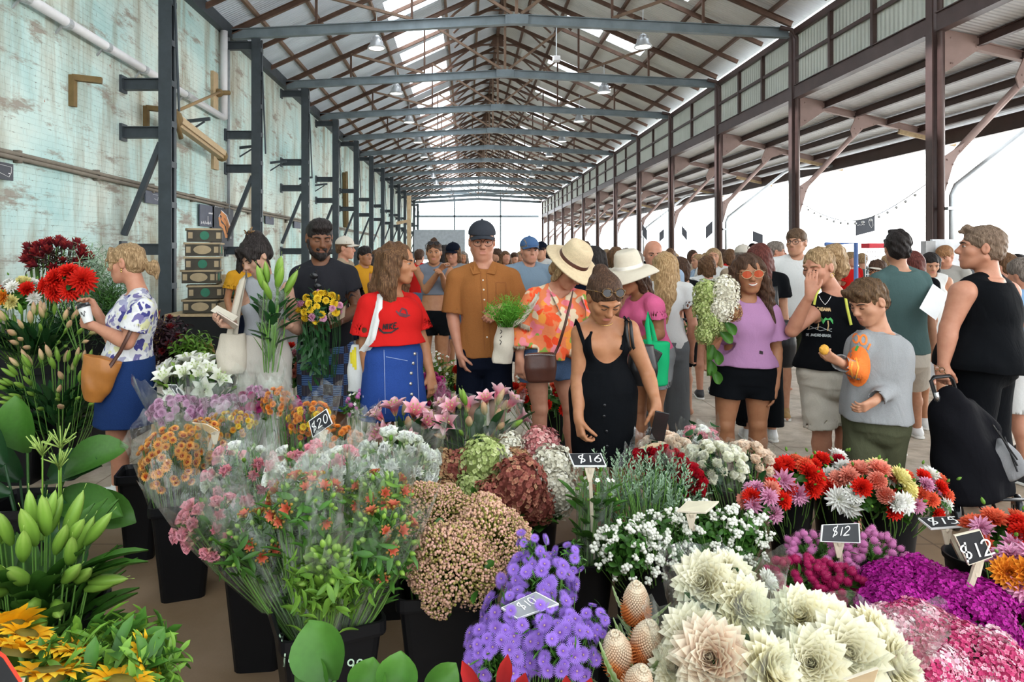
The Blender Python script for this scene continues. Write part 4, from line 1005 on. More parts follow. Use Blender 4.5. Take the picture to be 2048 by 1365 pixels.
  for r, z in ((.0955, .026), (.0935, .036), (.0925, .048), (.091, .05)):
   for k in range(n): a = 2 * PI * k / n; vs.append(w(r * math.cos(a), r * math.sin(a) * (1 + .14 * abs(math.sin(a))) - .01, z + .035))
  mb.add(vs, [(i * n + k, i * n + (k + 1) % n, (i + 1) * n + (k + 1) % n, (i + 1) * n + k) for i in range(3) for k in range(n)])
  b = put('hat_band', mb, band, s.root, smooth=True); b.parent = o
  return o
 def print_on(s, part, nm, lines, wpx, m, lift=.004, step=3.0):
  """Printed strokes given in photo pixels, laid on the surface of a garment that faces the camera."""
  off = Vector(part.parent.location) if part.parent.parent is None else Vector(OFF[part])
  bvh = bvh_of(part); cam_ = V(0, 0, HC)
  def to3(q):
   d = (P(q[0], q[1], 1.0) - cam_).normalized(); h = bvh.ray_cast(cam_ - OFF[part], d)
   if h[0] is None: return None
   return h[0] + OFF[part] - d * lift
  mb = MB()
  for l in lines: ribbon(mb, l, wpx, to3, step)
  if not mb.v: return None
  return put(nm, mb, m, part)
BVH = {}
def bvh_of(o):
 if o not in BVH: BVH[o] = BVHTree.FromPolygons([v.co[:] for v in o.data.vertices], [p.vertices[:] for p in o.data.polygons])
 return BVH[o]
def textpx(t, x, y, size, slant=0, dx=0.0, gap=.18, ang=0):
 """Strokes of a text in photo pixels: baseline start (x, y), cap height size."""
 st, w = strokes(t, size, gap, slant); c, n = math.cos(math.radians(ang)), math.sin(math.radians(ang))
 return [[(x + p[0] * c + p[1] * n, y - p[1] * c + p[0] * n) for p in l] for l in st]
def _cut(s, p, n, r):
 """Flat cut near p: removes what lies on the normal's side within the distance r."""
 p = np.array(p, float); n = np.array(n, float); n /= np.linalg.norm(n)
 def fn(X, Y, Z):
  pl = (X - p[0]) * n[0] + (Y - p[1]) * n[1] + (Z - p[2]) * n[2]
  rr = np.sqrt((X - p[0]) ** 2 + (Y - p[1]) ** 2 + (Z - p[2]) ** 2)
  return np.where(rr < r, pl, -9.)
 s.p.append((p - r, p + r, fn, .0, 'c')); return s
Sdf.cut = _cut
def slab(S, z, up=True):
 """Cut level above (or below) a height."""
 S.p.append((np.array([-9e9] * 3), np.array([9e9] * 3), (lambda X, Y, Z: Z - z + 0 * X + 0 * Y) if up else (lambda X, Y, Z: z - Z + 0 * X + 0 * Y), .0, 'i'))
def tee(p, m, t0=.0, f=.5, r0=.075, r1=.072, e=.014, neck=.075, ndrop=.03, wid=None, name='shirt', wr=(.0028, 22), h=.007, ks='ab', label=None, extra=None, seed=1, nb=.0):
 S = Sdf(); p.torso(S, e, t0, .965, wid=wid)
 for k in ks:
  if f: p.sleeve(S, k, f, r0, r1)
  else: S.cone(p.g['nk'].lerp(p.g['s' + k], .2), p.g['nk'].lerp(p.g['s' + k], .82), .053 + e, .05 + e, .03); S.cut(p.g['nk'].lerp(p.g['s' + k], .9), p.g['s' + k] - p.g['nk'], .13)
 n = p.g['nk']; S.cone(n + p.f * .035 + V(0, 0, .05 - ndrop), n + p.f * nb + V(0, 0, .12), neck * .8, neck * 1.15, .01, 's')
 if extra: extra(S)
 return put_sdf(name, S, h, m, p.root, wr=wr, label=label, seed=seed)
def bottoms(p, m, top=.22, f=.55, r0=.1, r1=.1, e=.018, name='shorts', wr=(.004, 18), h=.007, k_=.02, extra=None, seed=2, hollow=True, label=None):
 """Shorts or trousers: f = how far down the leg (1 = knee, 2 = ankle)."""
 S = Sdf(); g = p.g; p.torso(S, e, -.15, top); ends = []; S.ell(g['hip'] - V(0, 0, .085), (.15 * p.tw + e, .112 * p.td + e, .1), Matrix((p.U, p.f, V(0, 0, 1))).transposed(), .03)
 for k in 'ab':
  hp, kn, an = g['h' + k], g['k' + k], g['f' + k]
  if f <= 1: en = hp.lerp(kn, f); S.cone(hp, en, r0, r1, k_); d = (kn - hp).normalized(); rr = r1
  else:
   mid = lerp(r0, r1, .5); S.cone(hp, kn, r0, mid, k_); en = kn.lerp(an, f - 1); S.cone(kn, en, mid, r1, .01); d = (an - kn).normalized(); rr = r1
  ends.append((en, d, rr))
 for en, d, rr in ends:
  S.cut(en, d, rr * 1.25)
  if hollow: S.cone(en - d * .03, en + d * .06, rr - .012, rr - .01, .004, 's')
 if extra: extra(S)
 return put_sdf(name, S, h, m, p.root, wr=wr, seed=seed, label=label)
def skirt(p, m, top=.3, zh=.55, w0=.0, wh=.23, dh=.17, name='skirt', h=.007, wr=(.003, 15), fold=None, hip=.02, shift=0, label=None):
 g = p.g; W = g['nk'] - g['hip']; a = g['hip'] + W * top; b = V(g['hip'].x + shift, g['hip'].y, zh)
 L = (a - b).length; th = (a - g['hip']).length / L
 st = p.stations(hip); tt = [q[0] for q in st]
 ft = lambda t: (float(np.interp(t, tt, [q[1] for q in st])), float(np.interp(t, tt, [q[2] for q in st])))
 S = Sdf(); S.loft(a, b, p.U, [(0,) + ft(top), (th * .5,) + ft(top * .5), (th,) + ft(0.0), (th + .12,) + tuple(x * 1.02 for x in ft(-.06)), (1, wh, dh)], .01, fold=fold)
 return put_sdf(name, S, h, m, p.root, wr=wr, label=label)
def on_body(p, o, pxs, lift=.006):
 c = V(0, 0, HC); out = []
 for x, y in pxs:
  d = (P(x, y, 1) - c).normalized(); h = bvh_of(o).ray_cast(c - OFF[o], d)
  out.append(h[0] + OFF[o] - d * lift if h[0] is not None else P(x, y, p.Y - .05))
 return out
def strap(p, pts, m, w=.03, t=.008, name='strap', parent=None, part=True):
 """A flat band along world points."""
 mb = MB(); pts = [Vector(q) for q in pts]; vs = []; n = len(pts)
 for i, q in enumerate(pts):
  d = (pts[min(i + 1, n - 1)] - pts[max(i - 1, 0)]).normalized(); x = d.cross(V(0, 1, 0) if abs(d.y) < .8 else V(1, 0, 0)).normalized(); nn = x.cross(d)
  vs += [q + x * w / 2 + nn * t / 2, q - x * w / 2 + nn * t / 2, q - x * w / 2 - nn * t / 2, q + x * w / 2 - nn * t / 2]
 mb.add(vs, [(4 * i + k, 4 * i + (k + 1) % 4, 4 * i + 4 + (k + 1) % 4, 4 * i + 4 + k) for i in range(n - 1) for k in range(4)] + [(0, 1, 2, 3), (4 * n - 1, 4 * n - 2, 4 * n - 3, 4 * n - 4)])
 return put(name, mb, m, parent, smooth=True)
def spots(name, base, cols, scale=14, rough=.8, thr=.5):
 """Printed cloth: patches of several colours."""
 if name in MATS: return MATS[name]
 m, nt, N, L, b = nodes(name)
 vec = mapping(N, L); nn = noise(N, L, vec, scale * .6, 2); mx = N.new('ShaderNodeVectorMath'); mx.operation = 'MULTIPLY_ADD'
 L.new(nn.outputs['Color'], mx.inputs[0]); mx.inputs[1].default_value = (.17, .17, .17); L.new(vec, mx.inputs[2])
 vo = N.new('ShaderNodeTexVoronoi'); vo.inputs['Scale'].default_value = scale; L.new(mx.outputs[0], vo.inputs['Vector'])
 sp = N.new('ShaderNodeSeparateColor'); L.new(vo.outputs['Color'], sp.inputs[0])
 n = len(cols); r = ramp(N, [(i / n, c) for i, c in enumerate(cols)], 'CONSTANT'); L.new(sp.outputs[0], r.inputs[0])
 r2 = ramp(N, [(thr, (1, 1, 1)), (thr + .06, (0, 0, 0))]); L.new(vo.outputs['Distance'], r2.inputs[0])
 c = mixc(N, L, r2.outputs[0], base, r.outputs[0])
 L.new(c, b.inputs['Base Color']); b.inputs['Roughness'].default_value = rough; b.inputs['Specular IOR Level'].default_value = .2
 n3 = noise(N, L, vec, 14, 3, .5, .6); bump(N, L, b, n3.outputs[0], .4, .02)
 MATS[name] = m; return m
C_BLACK = cloth('black jersey', (.006, .007, .009), .3); C_NAVY = cloth('navy cotton', (.007, .01, .022), .3); C_WHITE = cloth('white cotton', (.78, .78, .76)); C_CREAM = cloth('cream canvas', (.68, .61, .50))
C_CHAR = cloth('charcoal cotton', (.03, .03, .036), .2); C_RED = cloth('red cotton', (.72, .02, .018)); C_DENIM = cloth('blue denim', (.022, .055, .19), .35, weave=.4); C_DENIM2 = cloth('faded denim', (.12, .2, .36), .35, weave=.4); C_DENIM3 = cloth('bright blue denim', (.035, .09, .36), .25, weave=.4)
C_RUST = cloth('rust linen', (.42, .165, .05), .2, weave=.3); C_GREY = cloth('grey ribbed cotton', (.47, .49, .52), .12); C_LILAC = cloth('lilac cotton', (.52, .27, .48)); C_PINK = cloth('hot pink cotton', (.88, .17, .36)); C_KHAKI = cloth('beige cotton', (.66, .60, .51), .15, fold=.6); C_OLIVE = cloth('olive cotton', (.10, .105, .06), .25, fold=.6)
C_TEAL = cloth('slate green cotton', (.10, .17, .165), .15); C_SKY = cloth('light blue cotton', (.27, .45, .70)); C_MELA = cloth('melange grey jersey', (.42, .43, .44), .2, fold=.5); C_YEL = cloth('mustard cotton', (.78, .38, .03)); C_BLUEG = cloth('grey blue cotton', (.25, .34, .43))
C_SHOE = mat('white leather', (.72, .72, .71), .5, var=.08); C_SOLE = mat('white rubber', (.75, .74, .7), .6, var=.1); C_DSHOE = mat('dark leather', (.02, .018, .016), .4); C_TANSH = mat('tan suede', (.40, .24, .09), .7)
H_BLACK = hairm('black hair', (.018, .014, .013), (.05, .042, .04)); H_DARK = hairm('dark brown hair', (.06, .032, .02), (.13, .07, .042)); H_BROWN = hairm('brown hair', (.10, .05, .025), (.23, .125, .06)); H_BLOND = hairm('blonde hair', (.27, .17, .085), (.56, .40, .23)); H_LBLOND = hairm('long blonde hair', (.36, .22, .10), (.62, .45, .25)); H_GREY = hairm('greying hair', (.16, .13, .11), (.34, .29, .25)); H_AUB = hairm('auburn hair', (.10, .028, .022), (.2, .06, .045))
G_DARK = mat('dark plastic', (.012, .012, .014), .2, var=.1); G_LENS = mat('smoked lens', (.02, .015, .014), .06, var=.1); G_TORT = mat('tortoiseshell', (.20, .10, .03), .2, var=.9, scale=60); M_GOLD = mat('gold metal', (.8, .55, .2), .25, .9, .1); M_SILVER = mat('silver metal', (.75, .75, .75), .25, .9, .1)
L_BROWN = mat('brown leather', (.085, .03, .02), .38, 0, .3, 10, .1); L_TAN = mat('tan leather', (.40, .15, .03), .4, 0, .25, 10, .1); L_BLACK = mat('black leather', (.012, .012, .013), .35, 0, .2, 10, .1)
# ---- 1 blonde woman at the left, in profile, buying at the dark stand
p = Pn('blonde woman in painted tee and denim skirt holding a coffee cup in profile', 4.35, -88, 'pink',
  {'head': (253, 527), 'nk': (277, 588), 'hip': (252, 738), 'sa': (283, 612, -.17), 'sb': (268, 612, .17), 'ea': (254, 686, -.2), 'eb': (225, 680, .12), 'wa': (191, 654, -.14), 'wb': (196, 628, .08),
  'fa': (248, 0, -.02), 'fb': (236, 0, .15)}, H=.24, pitch=6, tw=1.0, td=1.08, arm=1.1, leg=1.1)
p.hand('a', (-.9, .1, .3), (.1, .9, .4), side=1, curl=.75); p.hand('b', (-.5, -.1, .8), (-.3, -.9, 0), side=-1, curl=.6)
p.finish(eyes=None)
TIE = spots('painted cotton', (.62, .62, .62), [(.05, .05, .2), (.62, .62, .35), (.7, .7, .72), (.16, .14, .30), (.6, .6, .6), (.3, .3, .42)], 20, thr=.55)
tee(p, TIE, .04, .62, .083, .083, e=.02, neck=.07)
skirt(p, C_DENIM, .16, .54, wh=.20, dh=.19, hip=.022)
def ex(S, w):
 S.cone(w(0, -.09, .02), w(0, -.122, -.012), .03, .02, .02); S.ell(w(0, -.155, -.045), (.036, .045, .05), p.M, .01); S.cone(w(.0, -.17, -.07), w(.01, -.175, -.11), .024, .008, .01)
 for x in (-1, 1): S.cone(w(x * .05, .06, .06), w(x * .074, .062, -.03), .022, .009, .015); S.cone(w(x * .02, .07, .085), w(x * .045, .092, .03), .022, .012, .015)
p.hair(H_BLOND, ex, nape=-.075, line=-.01)
p.glasses(mat('gold rim', (.4, .25, .1), .3, .8), None)
mb = MB(); mb.tube([p.hw(.086, -.005, -.03), p.hw(.088, -.005, -.045)], .004, 6); mb.ball(p.hw(.088, -.004, -.05), .006, 8, 6); put('earring', mb, M_GOLD, p.root, smooth=True)
for k in 'ab': p.shoe(k, m=C_SHOE, sole=C_SOLE)
c = P(172, 628, 4.2); r = thing('coffee_cup', 'white takeaway coffee cup with black lid in the blonde woman hands', 'cup', c - V(0, 0, .06)); ax = Matrix.Rotation(math.radians(-18), 3, 'Y')
mb = MB(); mb.lathe(c, [(0, -.055), (.028, -.055), (.036, .045), (0, .045)], 20, ax); put('cup', mb, C_SHOE, r, smooth=False)
mb = MB(); mb.lathe(c, [(.039, .04), (.04, .05), (.036, .052), (.034, .064), (.03, .066), (.029, .06), (0, .06)], 20, ax); put('lid', mb, G_DARK, r, smooth=True)
mb = MB(); mb.tube([c + ax @ V(.0345 * math.cos(a), .0345 * math.sin(a), z) for a, z in [(-1.9 + i * .12, -.0 + .018 * math.sin(i * 1.3)) for i in range(8)]], .002, 5); put('doodle', mb, G_DARK, r)
r = thing('shoulder_bag', 'tan leather crossbody bag at the hip of the blonde woman', 'bag', P(193, 800, 4.15))
S = Sdf(); S.loft(P(207, 716, 4.12), P(186, 802, 4.12), (.8, .1, .25), [(0, .115, .035), (.3, .105, .05), (.75, .085, .05), (1, .05, .03)], .01); put_sdf('bag_body', S, .006, L_TAN, r, wr=(.003, 30))
strap(p, [P(214, 742, 4.1), P(240, 705, 4.08), P(262, 660, 4.1), P(283, 615, 4.22), P(292, 590, 4.36)], L_BROWN, .022, .006, 'strap', r)
# ---- 2 young woman looking at her phone, lilies in her other hand
p = Pn('woman with dark hair clipped up in grey sleeveless top looking at her phone', 4.5, -14, 'pale',
  {'head': (512, 512, -.04), 'nk': (529, 562, .02), 'hip': (527, 716), 'sa': (489, 572), 'sb': (571, 574), 'ea': (466, 642, .0), 'eb': (597, 660, .0), 'wa': (462, 650, -.22), 'wb': (574, 650, -.2), 'fa': (505, 0, 0), 'fb': (550, 0, 0)},
  H=.232, hf=-38, pitch=34, tw=.92, td=.9, arm=.9, bust=.85)
p.hand('a', (-.3, -.5, .1), (.5, -.1, .8), side=1, curl=.5); p.hand('b', (-.95, -.1, .1), (0, .6, -.3), side=1, curl=.85)
p.finish(eyes='down', brow=(.03, .02, .015))
tee(p, C_GREY, .18, 0, e=.013, neck=.066, ndrop=.0, name='top', wr=(.0018, 22))
bottoms(p, cloth('cream linen trousers', (.60, .55, .49), .12, fold=.5), .3, 1.9, .112, .13, e=.02, name='trousers', k_=.03)
def ex(S, w):
 S.ell(w(.0, -.06, .10), (.06, .05, .05), p.M, .02); S.ell(w(0, -.035, .125), (.035, .04, .035), p.M, .02)
 for x in (-1, 1): S.cone(w(x * .03, .075, .085), w(x * .062, .088, .015), .024, .010, .015); S.cone(w(x * .066, .06, .02), w(x * .072, .06, -.06), .010, .004, .01)
 S.cone(w(.01, .08, .09), w(.0, .107, .04), .02, .008, .015); S.cone(w(.08, -.02, 0), w(.083, .0, -.09), .01, .004, .01)
p.hair(H_BLACK, ex, nape=-.06, vol=.008)
mb = MB()
for i in range(9): a = i * .7; mb.tube([p.hw(.005, -.03, .14), p.hw(.005 + .035 * math.cos(a), -.045 + .03 * math.sin(a), .165 + .012 * math.sin(3 * a))], .0045, 5)
put('hair_claw', mb, G_TORT, p.root, smooth=True)
r = thing('mobile_phone', 'pale mobile phone with flip cover in the hand of the woman in grey', 'phone', P(452, 640, 4.2))
Mx = Matrix.Rotation(math.radians(25), 3, 'Y') @ Matrix.Rotation(math.radians(-35), 3, 'X') @ Matrix.Rotation(math.radians(20), 3, 'Z')
mb = MB(); mb.box(P(452, 641, 4.2), (.155, .078, .009), Mx); put('case', mb, mat('beige phone case', (.6, .5, .42), .4), r, bevel=.003)
mb = MB(); mb.box(P(452, 641, 4.2) + Mx @ V(0, 0, .006), (.14, .068, .002), Mx); put('screen', mb, G_LENS, r)
mb = MB(); mb.box(P(449, 628, 4.22), (.15, .075, .006), Matrix.Rotation(math.radians(28), 3, 'Y') @ Matrix.Rotation(math.radians(25), 3, 'X')); put('cover', mb, mat('cream phone cover', (.68, .62, .5), .5), r, bevel=.002)
r = thing('tote_bag', 'cream canvas tote bag on the shoulder of the woman in grey', 'bag', P(462, 745, 4.42))
S = Sdf(); S.loft(P(466, 668, 4.4), P(462, 748, 4.38), (1, .1, 0), [(0, .075, .05), (.5, .1, .06), (.9, .09, .05), (1, .07, .03)], .01); put_sdf('bag_body', S, .007, C_CREAM, r, wr=(.005, 25))
for q, d in ((0, 0), (12, .05)): strap(p, [P(458 + q, 672, 4.36 + d), P(470 + q * .5, 620, 4.33 + d), P(484 + q * .2, 562, 4.40 + d * .3), P(492, 543, 4.5), P(494, 560, 4.62)], C_CREAM, .035, .005, 'strap', r)
# ---- 3 man in charcoal tee with yellow flowers
p = Pn('bearded man in charcoal tee and blue patterned shorts holding yellow flowers', 4.8, 8, 'brown',
  {'head': (639, 477, -.03), 'nk': (643, 526), 'hip': (652, 700), 'sa': (600, 546), 'sb': (694, 544), 'ea': (592, 618, -.03), 'eb': (716, 618, -.02), 'wa': (632, 655, -.26), 'wb': (672, 646, -.26), 'fa': (632, 0, 0), 'fb': (678, 0, 0)},
  H=.255, fem=False, hf=24, pitch=14, tw=1.06, td=1.05, arm=1.12, leg=1.05, neck=.06)
p.hand('a', (.8, -.3, .2), (0, .6, .6), side=-1, curl=.8); p.hand('b', (-.9, -.25, -.1), (0, .7, .3), side=1, curl=.7)
p.finish(eyes='down', brow=(.01, .008, .007), stub=.3)
tee(p, C_CHAR, .04, .72, .088, .088, e=.022, neck=.07)
PAT = mat('blue patterned cotton', (.03, .06, .2), .8)
m, nt, N, L, b = nodes('block print cotton'); vec = mapping(N, L); wv = N.new('ShaderNodeTexWave'); wv.bands_direction = 'Z'; wv.inputs['Scale'].default_value = 26; wv.inputs['Distortion'].default_value = 1.5; L.new(vec, wv.inputs[0])
ck = N.new('ShaderNodeTexChecker'); ck.inputs['Scale'].default_value = 14; L.new(vec, ck.inputs[0]); c1 = ramp(N, [(.45, (.012, .03, .12)), (.55, (.10, .2, .42))]); L.new(wv.outputs[1], c1.inputs[0])
c2 = ramp(N, [(.45, (.012, .015, .035)), (.55, (.09, .07, .08))]); wv2 = N.new('ShaderNodeTexWave'); wv2.bands_direction = 'X'; wv2.inputs['Scale'].default_value = 30; L.new(vec, wv2.inputs[0]); L.new(wv2.outputs[1], c2.inputs[0])
L.new(mixc(N, L, ck.outputs[1], c1.outputs[0], c2.outputs[0]), b.inputs['Base Color']); b.inputs['Roughness'].default_value = .85
bottoms(p, m, .15, 1.0, .108, .108, name='shorts')
def ex(S, w): S.ell(w(0, .03, .09), (.075, .075, .05), p.M, .02); S.cone(w(-.045, .07, .085), w(.045, .07, .085), .022, .022, .02)
p.hair(H_BLACK, ex, nape=-.045, line=-.018, vol=.0, wr=(.002, 120), face=(.078, .092, .088))
S = Sdf(); w = p.hw
S.ell(w(0, .048, -.082), (.056, .052, .05), p.M, .02); S.ball(w(0, .072, -.105), .028, .02); S.cone(w(-.026, .086, -.05), w(.026, .086, -.05), .011, .011, .01)
for x in (-1, 1): S.cone(w(x * .07, .01, -.01), w(x * .05, .045, -.075), .012, .024, .02)
S.ell(w(0, .1, -.061), (.021, .02, .0075), p.M, .004, 's'); S.ell(w(0, .1, -.02), (.05, .045, .026), p.M, .008, 's')
put_sdf('beard', S, .005, H_BLACK, p.root, wr=(.002, 110))
mb = MB(); q = P(632, 540, 4.62)
mb.tube([q, q + V(.0, -.01, -.07), q + V(.005, -.012, -.14)], .008, 6)
for s_ in (-1, 1): mb.ball(q + V(.003 + s_ * .012, -.018, -.075 - .035 * s_), 0, 10, 6, 0, (.028, .01, .024))
put('sunglasses', mb, G_DARK, p.root, smooth=True, label='dark sunglasses hooked at the neck')
# ---- 4 woman in the red tee
p = Pn('woman in red logo tee and blue denim skirt with long brown hair', 4.3, 42, 'tan',
  {'head': (797, 527), 'nk': (783, 590, .02), 'hip': (787, 716), 'sa': (738, 603, -.08), 'sb': (820, 602, .14), 'ea': (731, 685, -.06), 'eb': (843, 680, .12), 'wa': (737, 765, -.08), 'wb': (861, 748, .06), 'fa': (765, 0, 0), 'fb': (808, 0, 0.05)},
  H=.245, hf=72, pitch=4, tw=1.02, td=1.1, arm=1.05, leg=1.05, bust=1.1)
p.hand('a', (.0, -.1, -1), (.7, .4, 0), side=1, curl=.9); p.hand('b', (.15, -.1, -1), (-.5, .6, 0), side=-1, curl=.4)
p.finish(eyes='open', brow=(.03, .018, .012))
sh = tee(p, C_RED, .22, .78, .092, .1, e=.03, neck=.07, wid=[(.2, .05), (.6, .02), (.95, 0)])
skirt(p, C_DENIM3, .26, .60, wh=.235, dh=.19, hip=.022)
def ex(S, w):
 S.ell(w(0, -.03, .03), (.098, .105, .1), p.M, .02)
 for x in (-1, 1):
  S.cone(w(x * .075, -.02, .04), w(x * .1, -.02, -.14), .045, .06, .03); S.cone(w(x * .1, -.02, -.14), w(x * .09, .01, -.24), .055, .03, .02); S.cone(w(x * .07, .03, .04), w(x * .088, .03, -.09), .022, .02, .02)
 S.cone(w(0, -.07, .03), w(0, -.1, -.17), .08, .085, .03); S.cone(w(0, -.1, -.17), w(0, -.09, -.27), .08, .04, .02)
p.hair(H_BROWN, ex, nape=-.5, wr=(.007, 48), line=-.005)
INK = mat('black print', (.02, .01, .012), .7); INK2 = mat('grey print', (.12, .03, .04), .7)
# lettering and swoosh-like tick on the chest, as printed on the tee
p.print_on(sh, 'print', textpx('NIKE', 765, 660, 11, .25, gap=.16, ang=-6) + [[(757, 656), (766, 665), (782, 666), (797, 656)], [(758, 660), (768, 667), (784, 665)]], 2.8, INK)
p.print_on(sh, 'print', [[(792, 622), (800, 631), (812, 634), (820, 630)], [(798, 629), (804, 617), (812, 620), (815, 629)], [(795, 626), (818, 632)]], 3.2, INK2)
for i, (x, y) in enumerate(((829, 708), (822, 746), (822, 768), (824, 788), (827, 727))):
 pass
M_BTN = mat('metal button', (.62, .6, .55), .3, .8)
sk_ = [o for o in p.root.children if o.name.startswith('skirt')][0]; bv = bvh_of(sk_)
for x, y in ((829, 708), (826, 727), (822, 747), (821, 768), (823, 789)):
 d = (P(x, y, 1) - V(0, 0, HC)).normalized(); hit = bv.ray_cast(V(0, 0, HC) - OFF[sk_], d)
 if hit[0] is not None: mb = MB(); mb.lathe(hit[0] + OFF[sk_], [(0, .007), (.007, .008), (.011, .004), (.011, -.002)], 12, hit[1].to_track_quat('Z', 'Y').to_matrix()); o = put('button', mb, M_BTN, p.root, smooth=True); o.parent = sk_
p.print_on(sk_, 'stitching', [[(740, 815), (800, 812), (846, 806)], [(768, 700), (771, 828)], [(834, 705), (838, 812)], [(772, 714), (815, 722)]], 1.0, mat('pale thread', (.3, .38, .6), .8), step=6)
r = thing('tote_bag', 'white cotton tote bag with yellow round print on the shoulder of the woman in red', 'bag', P(715, 790, 4.35))
S = Sdf(); S.loft(P(720, 690, 4.3), P(714, 785, 4.3), (1, 0, 0), [(0, .055, .03), (.5, .075, .05), (1, .06, .03)], .01); bd = put_sdf('bag_body', S, .007, C_WHITE, r, wr=(.004, 25))
p.print_on(bd, 'print', [[(706, 700), (707, 735)], [(710, 695), (711, 740)], [(702, 705), (703, 728)]], 4.5, mat('yellow print', (.75, .62, .03), .7))
for d in (0, 8): q = on_body(p, sh, ((742 + d * .6, 672), (748 + d * .6, 645), (756 + d * .4, 615), (760, 590)), .008); strap(p, [P(722 + d, 705, 4.22), P(734 + d, 690, 4.12)] + q + [q[-1] + V(0, .06, .03), q[-1] + V(0, .14, -.04)], C_WHITE, .034, .006, 'strap', r)
mb = MB(); wv_ = p.g['wa'] + V(0, 0, .03); mb.tube([wv_ + V(.031 * math.cos(a), .031 * math.sin(a), 0) for a in [2 * PI * i / 14 for i in range(15)]], .003, 5); put('bracelet', mb, G_DARK, p.root, smooth=True)
# ---- 6 man in rust shirt and cap
p = Pn('man in rust brown linen shirt, dark cap and glasses walking towards the camera', 4.75, 0, 'pink',
  {'head': (964, 484), 'nk': (967, 532), 'hip': (968, 706), 'sa': (913, 552), 'sb': (1021, 550), 'ea': (905, 632, .0), 'eb': (1043, 628, -.02), 'wa': (919, 706, -.08), 'wb': (1003, 616, -.24), 'fa': (950, 0, .1), 'fb': (995, 0, -.1)},
  H=.25, fem=False, pitch=6, hf=2, tw=1.04, td=1.02, arm=1.08, neck=.062, jaw=1.1)
p.hand('a', (.25, -.1, -1), (.7, .3, 0), side=1, curl=.45); p.hand('b', (-.75, -.1, -.6), (-.2, .7, -.3), side=-1, curl=.5)
p.finish(eyes='open', brow=(.10, .05, .03), stub=.15)
sh = tee(p, C_RUST, -.03, .92, .082, .08, e=.02, neck=.06, ndrop=.05)
bottoms(p, C_NAVY, .2, .78, .1, .112, name='shorts')
mb = MB()                                       # collar
for s_ in (-1, 1):
 n = p.g['nk']; a = [n + V(s_ * .018, -.098, -.05), n + V(s_ * .06, -.06, .03), n + V(s_ * .098, -.045, -.005), n + V(s_ * .075, -.105, -.06)]
 mb.poly(a, (0, -.008, .003))
put('collar', mb, C_RUST, p.root)
M_PEARL = mat('pale button', (.75, .68, .58), .3)
bv = bvh_of(sh)
for y in (561, 580, 600, 624, 675):
 d = (P(966 + (y - 561) * .07, y, 1) - V(0, 0, HC)).normalized(); hit = bv.ray_cast(V(0, 0, HC) - OFF[sh], d)
 if hit[0] is not None: mb = MB(); mb.ball(hit[0] + OFF[sh], 0, 10, 6, 0, (.0065, .003, .0065)); o = put('button', mb, M_PEARL, p.root, smooth=True); o.parent = sh
p.print_on(sh, 'placket', [[(961, 545), (964, 600), (969, 700)], [(973, 545), (976, 600), (981, 700)], [(992, 565), (1012, 565), (1012, 592), (992, 592), (992, 565)]], 1.0, mat('rust seam', (.26, .09, .025), .9), step=5)
p.hair(H_BROWN, None, nape=-.04, vol=-.004, line=-.02)
p.cap(cloth('faded black twill', (.05, .055, .068), .2)); p.glasses(mat('brown rim', (.09, .035, .02), .2), None, r=.026, z=.004)
# ---- 7 woman in floral blouse and straw hat
FLO = spots('floral print', (.72, .20, .08), [(.8, .07, .02), (.75, .18, .22), (.78, .28, .05), (.7, .55, .38), (.22, .33, .06), (.8, .10, .03), (.72, .22, .25)], 15, thr=.52)
p = Pn('woman in red floral blouse and straw hat bending over the flowers', 4.4, 16, 'pink',
  {'head': (1140, 537, -.1), 'nk': (1116, 578, .0), 'hip': (1094, 716, .08), 'sa': (1068, 590), 'sb': (1158, 592), 'ea': (1040, 652, .02), 'eb': (1176, 665, 0), 'wa': (1039, 716, -.06), 'wb': (1165, 735, -.1), 'ka': (1080, 818, .05), 'kb': (1140, 815, .08), 'fa': (1072, 0, .08), 'fb': (1150, 0, .12)},
  H=.235, hf=38, pitch=40, tw=1.0, td=1.0, arm=1.0, leg=.95, bust=.9)
p.hand('a', (.05, -.1, -1), (.6, .5, 0), side=1, curl=.5, L=.19); p.hand('b', (0, -.1, -1), (-.6, .5, 0), side=-1)
p.finish(eyes='down', brow=(.2, .12, .06))
def ex(S):
 for k in 'ab':
  a, b_ = p.g['e' + k], p.g['w' + k]; S.cone(a, a.lerp(b_, .62), .085, .088, .03); S.cut(a.lerp(b_, .74), b_ - a, .12)
 S.cone(p.g['nk'] + V(.02, -.1, .05), p.g['nk'] + V(.03, -.12, -.2), .045, .006, .01, 's')
sh = tee(p, FLO, .1, 1.0, .088, .085, e=.03, neck=.075, ndrop=.05, extra=ex, wr=(.006, 26), name='blouse', wid=[(.1, .02), (.5, .03), (.95, 0)])
CRM = cloth('cream ruffle', (.72, .6, .45), .2)
def ruffle(pts, w, name='ruffle'):
 mb = MB(); n = 40; vs = []
 for i in range(n + 1):
  t = i / n * (len(pts) - 1); j = min(int(t), len(pts) - 2); c = pts[j].lerp(pts[j + 1], t - j)
  o = V(0, -.012 * math.sin(i * 1.9), .006 * math.cos(i * 1.9)); vs += [c + V(0, .0, w / 2), c + o + V(0, -.012, 0), c + o * 1.5 + V(0, -.012, -w / 2)]
 mb.add(vs, [(3 * i + k, 3 * i + 3 + k, 3 * i + 4 + k, 3 * i + 1 + k) for i in range(n) for k in (0, 1)]); o = put(name, mb, CRM, p.root, smooth=True); o.parent = sh
for q, w_ in ((((1040, 608), (1052, 618), (1066, 606), (1078, 588)), .03), (((1028, 645), (1042, 652), (1060, 658)), .035), (((1024, 690), (1034, 694), (1050, 694)), .035), (((1162, 595), (1170, 615), (1172, 640)), .025), (((1100, 585), (1110, 605), (1122, 630)), .02)): ruffle(on_body(p, sh, q, .004), w_)
